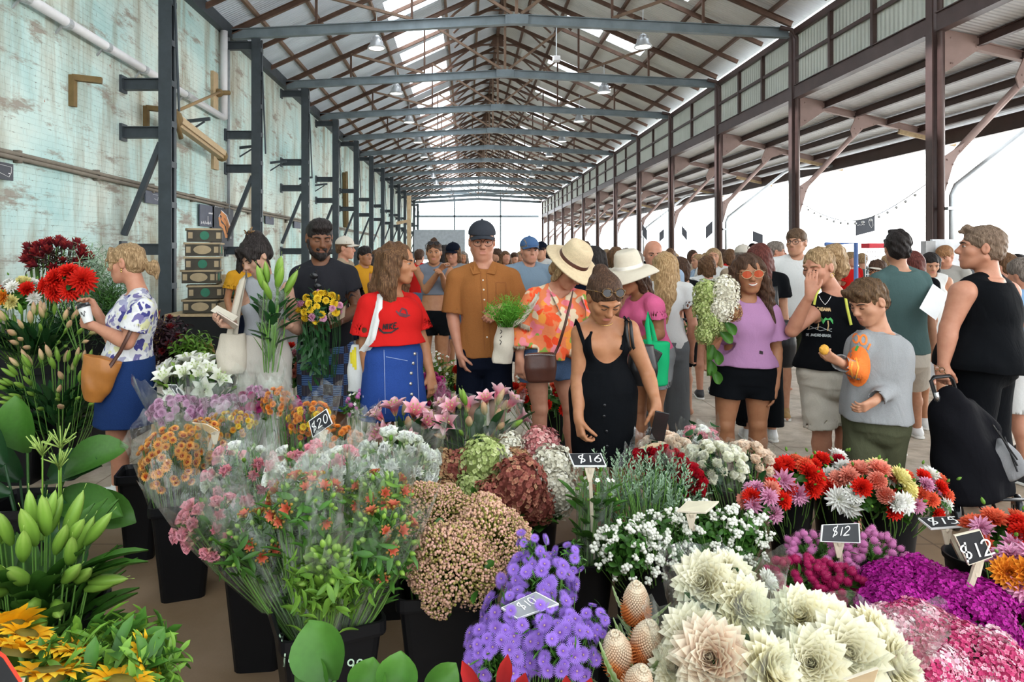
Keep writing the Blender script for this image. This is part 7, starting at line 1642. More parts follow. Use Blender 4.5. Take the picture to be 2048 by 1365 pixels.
class Bunch:
 """A bunch of stems: blooms on a dome above c, stems gathered at the foot point."""
 def __init__(s, name, label, cat, c, rad, foot, group=None, tilt=(0, 0, 1), q=1):
  s.c = Vector(c); s.rad = rad; s.foot = Vector(foot); s.q = random.Random(q); s.root = thing(name, label, cat, s.foot, group); s.pts = []
  s.ax = upframe(tilt).to_3x3()
 def dome(s, n, low=-.1, jit=.12, front=0):
  out = []
  for i in range(n):
   z = 1 - (1 - low) * (i + .5) / n; a = i * GA + s.q.uniform(-jit, jit) * 3; q = math.sqrt(max(0, 1 - z * z)); d = s.ax @ V(q * math.cos(a), q * math.sin(a), z)
   out.append((s.c + V(d.x * s.rad[0], d.y * s.rad[1], d.z * s.rad[2]) * s.q.uniform(1 - jit, 1 + jit * .6), d))
  s.q.shuffle(out); return out
 def blooms(s, kinds, n, low=-.1, jit=.12, size=(.85, 1.15), face=.35, part=None, lift=0.0, up=.25, keep=True):
  """kinds: mesh names, repeated for weight. face: how much each bloom turns to the camera's side and outwards."""
  for i, (p, d) in enumerate(s.dome(n, low, jit)):
   k = kinds[i % len(kinds)]; dr = d + V(0, -face, up) + V(s.q.gauss(0, .18), s.q.gauss(0, .18), s.q.gauss(0, .12)); z = s.q.uniform(*size)
   inst(part or k.replace('astromeria', 'alstroemeria'), FM[k], Matrix.Translation(p + d * lift) @ upframe(dr, s.q.uniform(0, 6)) @ Matrix.Scale(z, 4), s.root)
   if keep: s.pts.append((p, d))
  return s
 def stems(s, r=.0028, m=None, bend=.5, spread=.25, n=None):
  mb = MB()
  for p, d in (s.pts[:n] if n else s.pts):
   e = s.foot + V((p.x - s.c.x) * spread, (p.y - s.c.y) * spread, 0); L_ = (p - e).length
   mid = p.lerp(e, .5) + V(d.x, d.y, 0) * L_ * .08 * bend; mb.tube([p, p.lerp(mid, .5) - V(0, 0, .0), mid, e], r, 4, .5, caps=False)
  put('stems', mb, m or STEM, s.root, smooth=True); return s
 def foliage(s, fn, n, m, low=-.6, scale=(.8, 1.2), shrink=.8, name='foliage', jit=.2, up=.3, out=1.0):
  proto = MB(); fn(proto); mb = MB()
  for p, d in s.dome(n, low, jit):
   p = s.c + (p - s.c) * s.q.uniform(shrink * .7, shrink * 1.1)
   mb.merge(proto, Matrix.Translation(p) @ upframe(d * out + V(0, 0, up), s.q.uniform(0, 6)) @ Matrix.Scale(s.q.uniform(*scale), 4))
  put(name, mb, m, s.root, smooth=True); return s
 def blades(s, n, L, W, m, curl=.4, cup=.25, low=.0, name='leaves', z0=0.2, z1=.75, up=.9, tip=.4, wav=.03):
  """Long leaves standing along the stems."""
  mb = MB()
  for i in range(n):
   a = s.q.uniform(0, 2 * PI); u = s.q.uniform(z0, z1); r = s.q.uniform(.35, 1.0) * u; p = s.foot.lerp(s.c, u) + V(s.rad[0] * r * math.cos(a), s.rad[1] * r * math.sin(a), 0)
   d = V(math.cos(a), math.sin(a), up * s.q.uniform(.6, 1.8)); mb.petal(Matrix.Translation(p) @ frame(d, V(-math.cos(a), -math.sin(a), .6)).to_4x4(), L * s.q.uniform(.7, 1.2), W * s.q.uniform(.8, 1.2), cup, -curl * s.q.uniform(-.2, 1.3), 6, 2, 0, 1, tip, wav, .4)
  put(name, mb, m, s.root, smooth=True); return s
 def sleeve(s, top=1.35, h=.16, n=28, r0=.04, label=None, jag=.05, m=None, flat=1.0):
  """Clear film wrapped round the bunch: a cone from the foot that opens above the blooms."""
  mb = MB(); vs = []; q = s.q; ph = q.uniform(0, 6); ax = (s.c - s.foot); prof = [(.0, r0), (.25, lerp(r0, s.rad[0], .35)), (.55, lerp(r0, s.rad[0], .72)), (.85, s.rad[0] * 1.02), (1.0, s.rad[0] * 1.12), (1.0 + h / ax.length, s.rad[0] * top), (1.0 + 1.7 * h / ax.length, s.rad[0] * top * 1.08)]
  k_ = s.rad[1] / s.rad[0]
  for i, (u, r) in enumerate(prof):
   c = s.foot + ax * u
   for k in range(n):
    a = 2 * PI * k / n; f = 1 + (.05 * math.sin(3 * a + ph) + .035 * math.sin(7 * a + 2 * ph + i * .4) + .025 * math.sin(13 * a + i)) * (.5 + u * .6); zz = (jag * (math.sin(2 * a + ph) + .6 * math.sin(5 * a + 1) + .35 * math.sin(11 * a))) * (1 if i == len(prof) - 1 else .3 if i == len(prof) - 2 else 0)
    vs.append(c + V(r * f * math.cos(a), r * f * k_ * math.sin(a), zz))
  mb.add(vs, [(i * n + k, i * n + (k + 1) % n, (i + 1) * n + (k + 1) % n, (i + 1) * n + k) for i in range(len(prof) - 1) for k in range(n)])
  put('clear_wrap', mb, m or M_FILM, s.root, smooth=True, label=label); return s
def film(name, haze, tint=(.93, .95, .93)):
 m, nt, N, L, b = nodes(name)
 tp = N.new('ShaderNodeBsdfTransparent'); tp.inputs[0].default_value = (*tint, 1); gl = N.new('ShaderNodeBsdfGlossy'); gl.inputs['Roughness'].default_value = .12; gl.inputs[0].default_value = (1, 1, 1, 1)
 df = N.new('ShaderNodeBsdfDiffuse'); df.inputs[0].default_value = (.82, .84, .8, 1)  # diffuse white puts the film's hazy reflections into its colour
 lw = N.new('ShaderNodeLayerWeight'); lw.inputs[0].default_value = .32
 v = mapping(N, L, (1, 1, .5)); n = noise(N, L, v, 16, 3, .55, 1.4); bp = N.new('ShaderNodeBump'); bp.inputs['Strength'].default_value = .9; bp.inputs['Distance'].default_value = .03; L.new(n.outputs[0], bp.inputs['Height'])
 for x in (gl, lw): L.new(bp.outputs[0], x.inputs['Normal'])
 r = ramp(N, [(0, (.03, .03, .03)), (.55, (.10, .10, .10)), (1, (.6, .6, .6))]); L.new(lw.outputs['Facing'], r.inputs[0])
 m1 = N.new('ShaderNodeMixShader'); L.new(r.outputs[0], m1.inputs[0]); L.new(tp.outputs[0], m1.inputs[1]); L.new(gl.outputs[0], m1.inputs[2])
 m2 = N.new('ShaderNodeMixShader'); r2 = ramp(N, [(.45, (haze * .3,) * 3), (.7, (haze * 1.8,) * 3)]); L.new(n.outputs[0], r2.inputs[0]); L.new(r2.outputs[0], m2.inputs[0]); L.new(m1.outputs[0], m2.inputs[1]); L.new(df.outputs[0], m2.inputs[2])
 L.new(m2.outputs[0], N['Material Output'].inputs[0]); return m
M_FILM = film('clear cellophane', .07); M_FILM2 = film('frosted cellophane', .14)
M_BUCK = mat('black bucket plastic', (.007, .007, .008), .42, 0, .2, 4, .03, spec=.18)
def bucket(label, x, y, w=.24, d=.24, h=.44, rot=.2, cat='bucket', group='black flower buckets', round_=False, h0=0.0, taper=.72):
 r = thing('flower_bucket', label, cat, (x, y, h0), group); c = V(x, y, h0)
 if round_:
  mb = MB(); a = w / 2; mb.lathe(c, [(.001, .004), (a * taper, .004), (a * taper, 0), (a * .97, h - .02), (a * 1.05, h - .02), (a * 1.06, h), (a * .98, h), (a * .95, h - .03), (a * taper * .95, .012), (.001, .012)], 36); put('shell', mb, M_BUCK, r, smooth=True)
  o = r.children[0]; e = o.modifiers.new('edge', 'EDGE_SPLIT'); return r
 def ring(k, z, g=0.0):
  hw, hd, cr = w / 2 * k + g, d / 2 * k + g, .03; pts = []
  for sx, sy, a0 in ((1, 1, 0), (-1, 1, 90), (-1, -1, 180), (1, -1, 270)):
   for j in range(4): a = math.radians(a0 + j * 30); pts.append((sx * (hw - cr) + cr * math.cos(a), sy * (hd - cr) + cr * math.sin(a), z))
  M = Matrix.Rotation(rot, 3, 'Z'); return [c + M @ Vector(p) for p in pts]
 prof = [(taper, 0, 0), (1, h - .045, 0), (1, h - .045, .012), (1, h - .035, .014), (1, h, .014), (1, h, .004), (1, h - .02, -.004), (taper, .012, -.004)]
 vs = []
 for k, z, g in prof: vs += ring(k, z, g)
 n = 16; mb = MB(); mb.add(vs, [(i * n + k, i * n + (k + 1) % n, (i + 1) * n + (k + 1) % n, (i + 1) * n + k) for i in range(len(prof) - 1) for k in range(n)] + [tuple(range(n))[::-1], tuple(range(7 * n, 8 * n))])
 put('shell', mb, M_BUCK, r); return r
M_SLATE = mat('black sign board', (.018, .02, .024), .5, var=.3, scale=30); M_CHALK = mat('chalk writing', (.80, .80, .78), .8, var=.05); M_EDGE = mat('pale sign edge', (.74, .66, .52), .7, var=.1); M_SWOOD = mat('pale sign stake', (.62, .53, .40), .7, 0, .2, 30, stretch=(6, 6, 1))
def price(label, corners, Y, text, size, foot=None, dy=(0, 0, 0, 0), m=None, back=False, at=(.5, .3), edge=M_EDGE, sl=.1, cwd=.11, stake=.014):
 """A price board given by its four photo corners (from the upper left, clockwise) at distance Y with offsets dy; its stake runs down to foot."""
 c = [P(px, py, Y + e) for (px, py), e in zip(corners, dy)]; n = (c[1] - c[0]).cross(c[3] - c[0]).normalized(); n = n if n.y < 0 else -n
 r = thing('price_sign', label, 'sign', (sum(c, Vector()) / 4) - V(0, 0, .1)); mid = sum(c, Vector()) / 4
 mb = MB(); mb.poly([mid + (q - mid) * 1.0 for q in c], -n * .008); put('board', mb, edge, r)
 mb = MB(); mb.poly([mid + (q - mid) * .93 + n * .0012 for q in c], -n * .002); put('slate', mb, m or M_SLATE, r)
 if text and not back:
  u = (c[1] - c[0]); vv = (c[0] - c[3]); st, w = strokes(text, 1, .22, sl); sc_ = vv.length * size
  mb = MB(); o = c[3] + u * at[0] + vv * at[1] - u.normalized() * w * sc_ / 2
  for l in st: ribbon(mb, l, cwd, lambda q: o + u.normalized() * q[0] * sc_ + vv.normalized() * q[1] * sc_ + n * .004, .15)
  put('lettering', mb, M_CHALK, r)
 if foot is not None:
  top = c[2].lerp(c[3], .5) - n * .012; mb = MB(); mb.bar(top, foot, stake, .012, (0, 1, 0)); mb.poly([top + V(-.022, 0, .0), top + V(.022, 0, 0), top + V(.007, 0, -.06), top + V(-.007, 0, -.06)], (0, .006, 0)); put('stake', mb, M_SWOOD, r)
 return r
# ================================================================== the flower stall
def fx(px, Y): return (px - CX) * Y / FPX
def foot(px, Y, z=.08): return (fx(px, Y), Y, z)
def bq(name, label, cat, px, py, Y, rx, ry, rd, ft, group=None, tilt=(0, -.25, 1), q=1):
 k = Y / FPX; return Bunch(name, label, cat, P(px, py, Y), (rx * k, rd, ry * k), ft, group, tilt, q)
for lb, px, Y, w, h, rot, rnd in (('square black bucket behind the bronze chrysanthemums, its empty rim showing', 282, 3.66, .2, .46, .25, 0), ('square black bucket under the bronze chrysanthemums', 368, 3.27, .27, .46, .35, 0), ('square black bucket under the pink lisianthus, left of the lettered bucket', 520, 2.72, .24, .46, .1, 0),
  ('square black bucket under the sedum', 888, 2.46, .32, .46, .1, 0), ('dark bucket under the russet hydrangeas', 945, 3.55, .26, .4, 0, 1), ('tapered black bucket under the white hydrangeas', 1075, 3.74, .26, .43, 0, 1), ('low round black bucket with the $16 stake standing in it', 1170, 3.05, .27, .28, 0, 1),
  ('black bucket under the white roses', 1468, 3.58, .24, .4, 0, 1), ('round black bucket of red and coral dahlias', 1580, 3.62, .24, .37, 0, 1), ('round black bucket of white and lilac dahlias', 1672, 3.66, .24, .38, 0, 1), ('large round black bucket of mixed dahlias left of the $15 sign', 1778, 3.6, .3, .38, 0, 1), ('black bucket under the globe amaranth behind the $12 sign', 1660, 2.95, .3, .36, 0, 1),
  ('round black bucket with the $15 stake standing in it', 1950, 2.85, .22, .36, 0, 1), ('black bucket of coral dahlias at the right edge', 2040, 2.62, .26, .4, 0, 1), ('black bucket under the magenta sweet william', 1880, 2.45, .34, .36, 0, 1), ('black bucket under the snowberries', 1290, 2.95, .3, .36, 0, 1), ('black bucket under the snowberry bunch beside the white card', 1440, 3.05, .28, .38, 0, 1),
  ('black bucket under the violet asters', 1065, 2.1, .3, .42, .2, 0), ('black bucket under the banksias', 1250, 2.15, .26, .4, 0, 1), ('black bucket under the cream dahlias', 1480, 2.0, .34, .42, 0, 0), ('black bucket under the pink and white sweet william', 1900, 2.05, .34, .4, 0, 1), ('black bucket under the pink lilies', 955, 3.98, .26, .4, 0, 1), ('black bucket behind the white lisianthus', 830, 3.98, .22, .4, 0, 1), ('black bucket of the white lisianthus', 770, 3.1, .26, .38, .1, 0),
  ('black bucket under the mauve chrysanthemums', 430, 4.05, .3, .42, 0, 0), ('black bucket under the white lilies', 400, 4.62, .32, .42, 0, 0), ('black bucket of orange chrysanthemums behind the $20 sign', 610, 3.65, .3, .42, 0, 0), ('black bucket under the green lily buds', 70, 2.3, .34, .4, .1, 0), ('black bucket under the ginger leaves', 60, 3.25, .3, .45, .1, 0), ('black bucket under the sunflowers', 120, 1.72, .36, .42, 0, 0),
  ('black bucket of red gerberas between the rust shirt and the red tee', 908, 5.4, .22, .4, 0, 1), ('black bucket of red zinnias behind the floral blouse', 1110, 5.4, .26, .4, 0, 1), ('black bucket of magenta blooms by the denim skirt', 862, 4.75, .26, .42, 0, 1), ('black bucket of pink roses between the linen trousers and patterned shorts', 590, 5.1, .28, .42, 0, 1)):
 bucket(lb, fx(px, Y), Y, w, w, h, rot, round_=bool(rnd))
D = bucket('square black bucket in front with 9 99 handwritten in chalk', fx(650, 2.25), 2.25, .31, .29, .45, .42)
sh = D.children[0]; M_GCH = mat('pale green chalk', (.50, .68, .50), .8)
for t, x, y, sz in (('9', 557, 1283, 16), ('1', 560, 1335, 30), ('99', 575, 1335, 18), ('9', 664, 1340, 40), ('99', 692, 1345, 26)): Pn.print_on(None, sh, 'lettering', textpx(t, x, y, sz, .1), 3.2, M_GCH)
# -- chrysanthemums
MUM = lambda mb: leafset(4, .06, .03, 1, 3, .5, .7)(mb)
for nm, lb, kinds, n, px, py, Y, rx, ry, ft, sz, wrap in (
  ('chrysanthemum_bunch', 'bronze button chrysanthemums in clear wrap standing in the bucket at the left', ['bronze_mum'], 80, 338, 925, 3.2, 55, 62, foot(366, 3.3), (1.15, 1.4), 1.3),
  ('chrysanthemum_bunch', 'amber chrysanthemums close behind the bronze bunch', ['amber_mum', 'bronze_mum'], 60, 402, 892, 3.34, 42, 50, foot(380, 3.35), (1.05, 1.25), 1.3),
  ('chrysanthemum_bunch', 'small orange chrysanthemum bunch standing tallest in a clear tube', ['orange_mum'], 34, 553, 806, 3.7, 27, 27, foot(585, 3.68), (1, 1.2), 1.25),
  ('chrysanthemum_bunch', 'golden chrysanthemums left of the small orange bunch', ['golden_mum', 'amber_mum'], 45, 462, 850, 3.6, 46, 24, foot(500, 3.6), (.9, 1.1), 1.1),
  ('chrysanthemum_bunch', 'orange chrysanthemums behind the $20 sign', ['orange_mum', 'orange_mum', 'golden_mum'], 50, 622, 842, 3.6, 42, 34, foot(620, 3.66), (1.05, 1.3), 1.35),
  ('chrysanthemum_bunch', 'orange chrysanthemums right of the $20 sign', ['orange_mum'], 40, 682, 888, 3.5, 42, 32, foot(640, 3.62), (1.05, 1.3), 1.35),
  ('chrysanthemum_bunch', 'mauve chrysanthemums below the white lilies, nearest the small price tag', ['mauve_mum'], 40, 350, 822, 4.0, 48, 24, foot(420, 4.05), (1.1, 1.4), 1.3), ('chrysanthemum_bunch', 'mauve chrysanthemums below the cream tote bag', ['mauve_mum'], 40, 440, 822, 4.0, 48, 26, foot(435, 4.05), (1.1, 1.4), 1.3),
  ('chrysanthemum_bunch', 'magenta chrysanthemums left of the small orange bunch', ['magenta_mum', 'mauve_mum'], 36, 508, 812, 4.0, 34, 34, foot(450, 4.05), (1.1, 1.4), 1.25), ('chrysanthemum_bunch', 'magenta chrysanthemums right of the small orange bunch', ['magenta_mum'], 36, 588, 850, 3.8, 18, 50, foot(600, 3.72), (1.1, 1.3), None)):
 b = bq(nm, lb, 'flowers', px, py, Y, rx, ry, .8 * rx * Y / FPX, ft, q=px).blooms(kinds, n, -.55, size=sz).stems(.002, n=30).foliage(MUM, 10, GREEN, -.8, (.5, .8), .6)
 if wrap: b.sleeve(wrap, .10)
# -- lisianthus and alstroemeria in sleeves
LSL = leafset(5, .07, .022, 1, 2, .4, .8)
for lb, kinds, n, px, py, Y, rx, ry, ft, sz, wrap, fm, tl in (
  ('pink lisianthus with buds spilling left out of its clear wrap', ['pink_lisianthus', 'pink_lisianthus', 'pink_lisianthus', 'lisianthus_bud'], 32, 440, 1052, 2.6, 74, 52, foot(540, 2.62, .25), (.85, 1.15), 1.15, M_FILM, (-.5, -.3, .8)),
  ('pink lisianthus upright in clear wrap behind the spilling bunch', ['pink_lisianthus', 'pink_lisianthus', 'white_lisianthus', 'lisianthus_bud'], 30, 490, 958, 2.9, 68, 62, foot(530, 2.75, .25), (.9, 1.15), 1.12, M_FILM, (0, -.3, 1)),
  ('pale lisianthus in frosted wrap, tallest in the middle of the front row', ['white_lisianthus', 'pink_lisianthus', 'lisianthus_bud'], 34, 610, 960, 2.65, 66, 62, foot(600, 2.5, .25), (.9, 1.1), 1.15, M_FILM2, (0, -.2, 1)),
  ('pale pink and white lisianthus in frosted wrap left of the white bunch', ['white_lisianthus', 'lisianthus_bud', 'pink_lisianthus'], 26, 690, 960, 2.75, 52, 52, foot(680, 2.6, .25), (.9, 1.1), 1.2, M_FILM2, (.1, -.2, 1)),
  ('white lisianthus with large open blooms in clear wrap', ['white_lisianthus', 'white_lisianthus', 'white_lisianthus', 'lisianthus_bud'], 46, 790, 945, 3.0, 78, 66, foot(775, 3.1, .2), (1.0, 1.5), 1.12, M_FILM, (.2, -.3, 1))):
 b = bq('lisianthus_bunch', lb, 'flowers', px, py, Y, rx, ry, .75 * rx * Y / FPX, ft, tilt=tl, q=px).blooms(kinds, n, -.35, size=sz, face=.5).stems(.002).foliage(LSL, 34, GREEN, -.9, (.6, 1), .8).sleeve(wrap, .13 if fm is M_FILM else .06, m=fm)
ALF = leafset(7, .07, .017, 1, 5, .7, .7)
for lb, kinds, n, px, py, Y, rx, ry, ft, sz, wrap, fm, leafm, tl in (
  ('alstroemeria with coral flowers in tall clear wrap, middle of the lettered bucket', ['astromeria', 'astromeria_bud', 'astromeria_bud', 'astromeria'], 34, 612, 1010, 2.25, 62, 48, foot(632, 2.25, .3), (.9, 1.2), 1.2, M_FILM2, GREEN, (0, -.3, 1)),
  ('leafy green alstroemeria in clear wrap leaning left over the bucket rim', ['astromeria_bud', 'astromeria_bud', 'astromeria_bud', 'astromeria_bud', 'astromeria'], 30, 512, 1085, 2.3, 60, 50, foot(610, 2.28, .3), (.9, 1.1), 1.2, M_FILM, GREEN, (-.6, -.3, 1)),
  ('lime green alstroemeria buds in a short clear wrap at the bucket front', ['astromeria_bud'], 44, 655, 1150, 2.02, 38, 55, foot(646, 2.16, .36), (1.0, 1.3), 1.15, M_FILM, LGREEN, (0, -.5, 1)),
  ('green alstroemeria with a few crimson flowers in clear wrap leaning right', ['astromeria_bud', 'astromeria_bud', 'astromeria_bud', 'astromeria'], 34, 762, 1092, 2.15, 62, 66, foot(680, 2.24, .3), (.9, 1.2), 1.2, M_FILM, GREEN, (.5, -.3, 1)),
  ('pale yellow green alstroemeria in wrap below the white lisianthus', ['astromeria_bud', 'astromeria_bud', 'astromeria'], 30, 755, 992, 2.5, 58, 36, foot(720, 2.45, .3), (.9, 1.1), 1.2, M_FILM, LGREEN, (.2, -.3, 1))):
 bq('alstroemeria_bunch', lb, 'flowers', px, py, Y, rx, ry, .75 * rx * Y / FPX, ft, tilt=tl, q=px).blooms(kinds, n, -.25, size=sz, face=.3).stems(.003).foliage(ALF, 70, leafm, -.9, (.7, 1.15), .98).blades(26, .13, .03, leafm, z0=.3, z1=.9).sleeve(wrap, .10, m=fm, r0=.045)
# -- lilies
LLF = dict(L=.2, W=.045, m=DGREEN)
for lb, kinds, n, px, py, Y, rx, ry, ft, wrap, tl, lm, L_ in (
  ('pink lilies opening, left of the larger pink lily bunch', ['pink_lily', 'closed_pink_lily', 'pink_lily_bud'], 14, 812, 862, 3.9, 52, 32, foot(830, 3.98), None, (0, -.4, 1), DGREEN, .2), ('pink lilies in clear wrap between the rust shirt and the floral blouse', ['closed_pink_lily', 'pink_lily', 'pink_lily_bud', 'pink_lily_bud', 'lily_bud'], 24, 955, 852, 3.9, 82, 50, foot(955, 3.98), 1.05, (0, -.4, 1), DGREEN, .2),
  ('white lilies in full bloom below the cream tote bag', ['white_lily', 'white_lily', 'lily_bud'], 44, 400, 768, 4.5, 72, 34, foot(400, 4.62), None, (0, -.3, 1), GREEN, .16),
  ('green lily buds in dark leaves at the lower left', ['lily_bud', 'lily_bud', 'lily_bud', 'lily_bud'], 40, 62, 1148, 2.25, 108, 90, foot(70, 2.3), None, (.15, -.6, 1), GREEN, .27),
  ('green lily buds massed in a black bucket at the bag of the blonde woman', ['lily_bud', 'lily_bud', 'lily_bud', 'pink_lily_bud'], 56, 112, 775, 4.75, 92, 62, foot(120, 4.95), None, (.1, -.5, 1), DGREEN, .17),
  ('pink flushed lily buds on the upper tier of the dark stand', ['pink_lily_bud', 'lily_bud', 'pink_lily_bud'], 46, 80, 668, 4.95, 105, 42, foot(60, 5.2, .75), None, (.1, -.5, 1), DGREEN, .2)):
 b = bq('lily_bunch', lb, 'flowers', px, py, Y, rx, ry, .7 * rx * Y / FPX, ft, tilt=tl, q=px).blooms(kinds, n, -.25, size=(.9, 1.3) if Y > 3 else (1.4, 1.9), face=.25, up=.7).stems(.003).blades(int(n * (3.2 if Y > 4.7 else 2)), L_, L_ * .26, lm, z0=.35, z1=.95)
 if wrap: b.sleeve(wrap, .10)
# -- sedum
for lb, px, py, Y, rx, ry, n, ft, tl in (('dusty pink sedum drooping lowest over the front of its bucket', 905, 1140, 2.36, 66, 66, 12, foot(885, 2.46), (0, -.7, .7)), ('dusty pink sedum in the middle of its bucket beside the asters', 985, 1090, 2.45, 60, 55, 11, foot(895, 2.46), (.3, -.4, .8)), ('dusty pink sedum behind, touching the white lisianthus wrap', 862, 1035, 2.6, 62, 42, 10, foot(880, 2.5), (-.2, -.4, .9)), ('dusty pink sedum at the back next to the red card', 945, 1050, 2.65, 55, 34, 9, foot(890, 2.5), (0, -.3, 1))):
 bq('sedum_bunch', lb, 'flowers', px, py, Y, rx, ry, .8 * rx * Y / FPX, ft, tilt=tl, q=px).blooms(['sedum_head'], n, -.35, .14, (.95, 1.35), .35).stems(.004).foliage(leafset(4, .05, .028, 1, 4), 10, GREEN, -.9, (.8, 1.2), .7)
# -- hydrangeas, every stem on its own
for i, (k, px, py, r, Y, lb) in enumerate((('white', 1018, 902, 33, 3.72, 'white hydrangea at the back next to the pink lilies'), ('pink', 1082, 900, 44, 3.75, 'pink and white hydrangea by the knee of the woman in floral'), ('white', 1000, 938, 40, 3.5, 'white hydrangea between the lime and the pink ones'), ('white', 1105, 940, 48, 3.55, 'large white hydrangea left of the $16 sign'), ('white', 1112, 985, 46, 3.45, 'white hydrangea lowest at the right over the tapered bucket'), ('pink', 1062, 948, 34, 3.6, 'salmon pink hydrangea squeezed between two white ones'),
  ('russet', 918, 948, 46, 3.5, 'russet hydrangea left of the lime one'), ('green', 962, 930, 50, 3.45, 'lime green hydrangea standing tallest in the middle'), ('green', 945, 985, 38, 3.35, 'lime green hydrangea low in front'), ('amber', 885, 945, 40, 3.5, 'amber hydrangea at the left beside the white lisianthus'), ('amber', 892, 992, 38, 3.4, 'amber hydrangea low at the left'), ('russet', 1035, 978, 58, 3.3, 'large russet hydrangea at the front centre'), ('russet', 985, 1008, 44, 3.28, 'russet hydrangea low above the red card'), ('russet', 1072, 1010, 40, 3.36, 'russet hydrangea leaning against the lowest white one'), ('amber', 1030, 935, 34, 3.5, 'amber hydrangea behind the large russet one'))):
 c = P(px, py, Y); f = foot(945 if px < 1000 or k in ('russet', 'amber') else 1075, 3.55 if px < 1000 or k in ('russet', 'amber') else 3.72, .1); rt = thing('hydrangea', lb, 'hydrangea', f)
 s_ = r * Y / FPX / .085; inst('flower_head', FM[k + '_hydrangea'], Matrix.Translation(c) @ upframe((R.gauss(0, .2), -.5, 1), i) @ Matrix.Diagonal((s_, s_, s_ * R.uniform(.9, 1.1), 1)), rt)
 mb = MB(); mb.tube([c, c.lerp(Vector(f), .5) + V(0, .02, 0), f], .005, 6, .4); put('stem', mb, STEM, rt, smooth=True)
 mb = MB(); leafset(4, .11, .06, 1, i, .5, .3, (-.09, -.14))(mb); put('leaves', MB().merge(mb, Matrix.Translation(c)), GREEN, rt, smooth=True)
# -- violet asters
for i, (px, py, Y, rx, ry, lb) in enumerate(((1078, 1165, 2.15, 72, 48, 'violet asters at the back by the round bucket'), (1060, 1245, 2.02, 95, 60, 'violet asters in the middle around the half hidden sign'), (1000, 1310, 1.95, 70, 55, 'violet asters at the front left above the red leaves'), (1120, 1300, 1.93, 75, 60, 'violet asters at the front right beside the banksias'))):
 bq('aster_bunch', lb, 'flowers', px, py, Y, rx, ry, .75 * rx * Y / FPX, foot(1065 + (px - 1065) * .5, 2.08), q=px).blooms(['aster'], 64, -.45, .2, (.95, 1.35), .45).stems(.0016, spread=.4).foliage(leafset(9, .035, .005, 1, 3, .4, .8, (0, -.08)), 50, GREEN, -.8, (.8, 1.2), .9)
for px, py, Y, lb, n in ((1062, 1085, 2.2, 'tall thin aster spray rising beside the tapered bucket', 12), (1142, 1105, 2.2, 'tall thin aster spray in front of the low round bucket', 9), (1190, 1240, 2.0, 'aster spray leaning over the banksia leaves', 14)):
 bq('aster_bunch', lb, 'flowers', px, py + 12, Y, 30, 34, .04, foot(1075, 2.1), q=px).blooms(['aster'], n, -.7, .35, (.75, 1.1), .4).stems(.0015).foliage(leafset(7, .03, .005, 1, 3, .4, .8, (0, -.08)), 18, GREEN, -.9, (.8, 1.1), 1)
# -- banksias
for i, (px, py, Y, dr, s_, lb) in enumerate(((1272, 1240, 2.1, (-.05, -.25, 1), 1.0, 'tall pale topped banksia standing at the back'), (1240, 1340, 1.95, (-.2, -.35, 1), 1.05, 'banksia at the left front beside the asters'), (1282, 1312, 2.0, (.12, -.45, 1), 1.05, 'banksia in the middle with a yellow tip'), (1312, 1292, 2.08, (.5, -.2, 1), .6, 'small orange banksia half behind the cream dahlia wrap'), (1268, 1395, 1.85, (.1, -.5, 1), .95, 'grey white banksia lowest at the frame edge'))):
 c = P(px, py, Y); f = foot(1250, 2.15, .1); rt = thing('banksia', lb, 'banksia', f); inst('flower_head', FM['banksia_cone'], Matrix.Translation(c) @ upframe(dr, i) @ Matrix.Scale(s_, 4), rt)
 mb = MB(); mb.tube([c, c.lerp(Vector(f), .5), f], .006, 6, .3); put('stem', mb, STEM, rt, smooth=True)
 for j in range(11):
  a = j * GA; d = V(math.cos(a), math.sin(a) * .9 - .1, R.uniform(.1, .9)); inst('leaf', FM['banksia_leaf'], Matrix.Translation(c + V(0, 0, -.02 - .012 * j)) @ frame(d).to_4x4() @ Matrix.Scale(R.uniform(.7, 1.15), 4), rt)
# -- snowberries
for px, py, Y, rx, ry, lb in ((1255, 1105, 2.8, 58, 62, 'snowberry branches with white berries right of the $16 stake'), (1325, 1085, 2.88, 62, 60, 'snowberry branches with white berries, middle of the three'), (1410, 1065, 2.95, 66, 52, 'snowberry branches with white berries under the white card'), (1485, 1075, 2.95, 56, 52, 'snowberry branches with white berries nearest the dahlias')):
 bq('snowberry_bunch', lb, 'foliage', px, py, Y, rx, ry, .8 * rx * Y / FPX, foot(1290 if px < 1350 else 1440, 2.98), q=px).blooms(['berry_cluster'], 58, -.6, .25, (.8, 1.3), .2).stems(.002, spread=.3).foliage(leafset(6, .04, .022, 1, 3, .4, .5, (0, -.08)), 75, GREEN, -.8, (.7, 1.1), .95)
# -- sage green spikes and tall leaves
for px, py, Y, rx, ry, n, lb in ((1225, 975, 3.15, 45, 45, 26, 'grey green flower spikes right of the $16 sign'), (1300, 985, 3.2, 58, 55, 36, 'grey green flower spikes in front of the black dress'), (1352, 1000, 3.2, 36, 45, 22, 'grey green flower spikes under the red rose wrap')):
 bq('foliage_bunch', lb, 'foliage', px, py, Y, rx, ry, .06, foot(1290, 3.1), q=px).blooms(['sage_spike'], n, -.2, .2, (.9, 1.4), .1, up=1.2).stems(.0025).blades(20, .16, .02, SAGE, z0=.4, z1=.9)
b = bq('foliage_bunch', 'tall broad leaved green foliage in wrap standing in the low round bucket', 'foliage', 1190, 985, 3.02, 36, 45, .06, foot(1178, 3.05, .12)).blooms(['daisy', 'lisianthus_bud'], 20, -.2, .2, (.8, 1.2)).stems(.003).blades(60, .12, .045, GREEN, z0=.15, z1=.95); b.sleeve(1.05, .04, r0=.06)
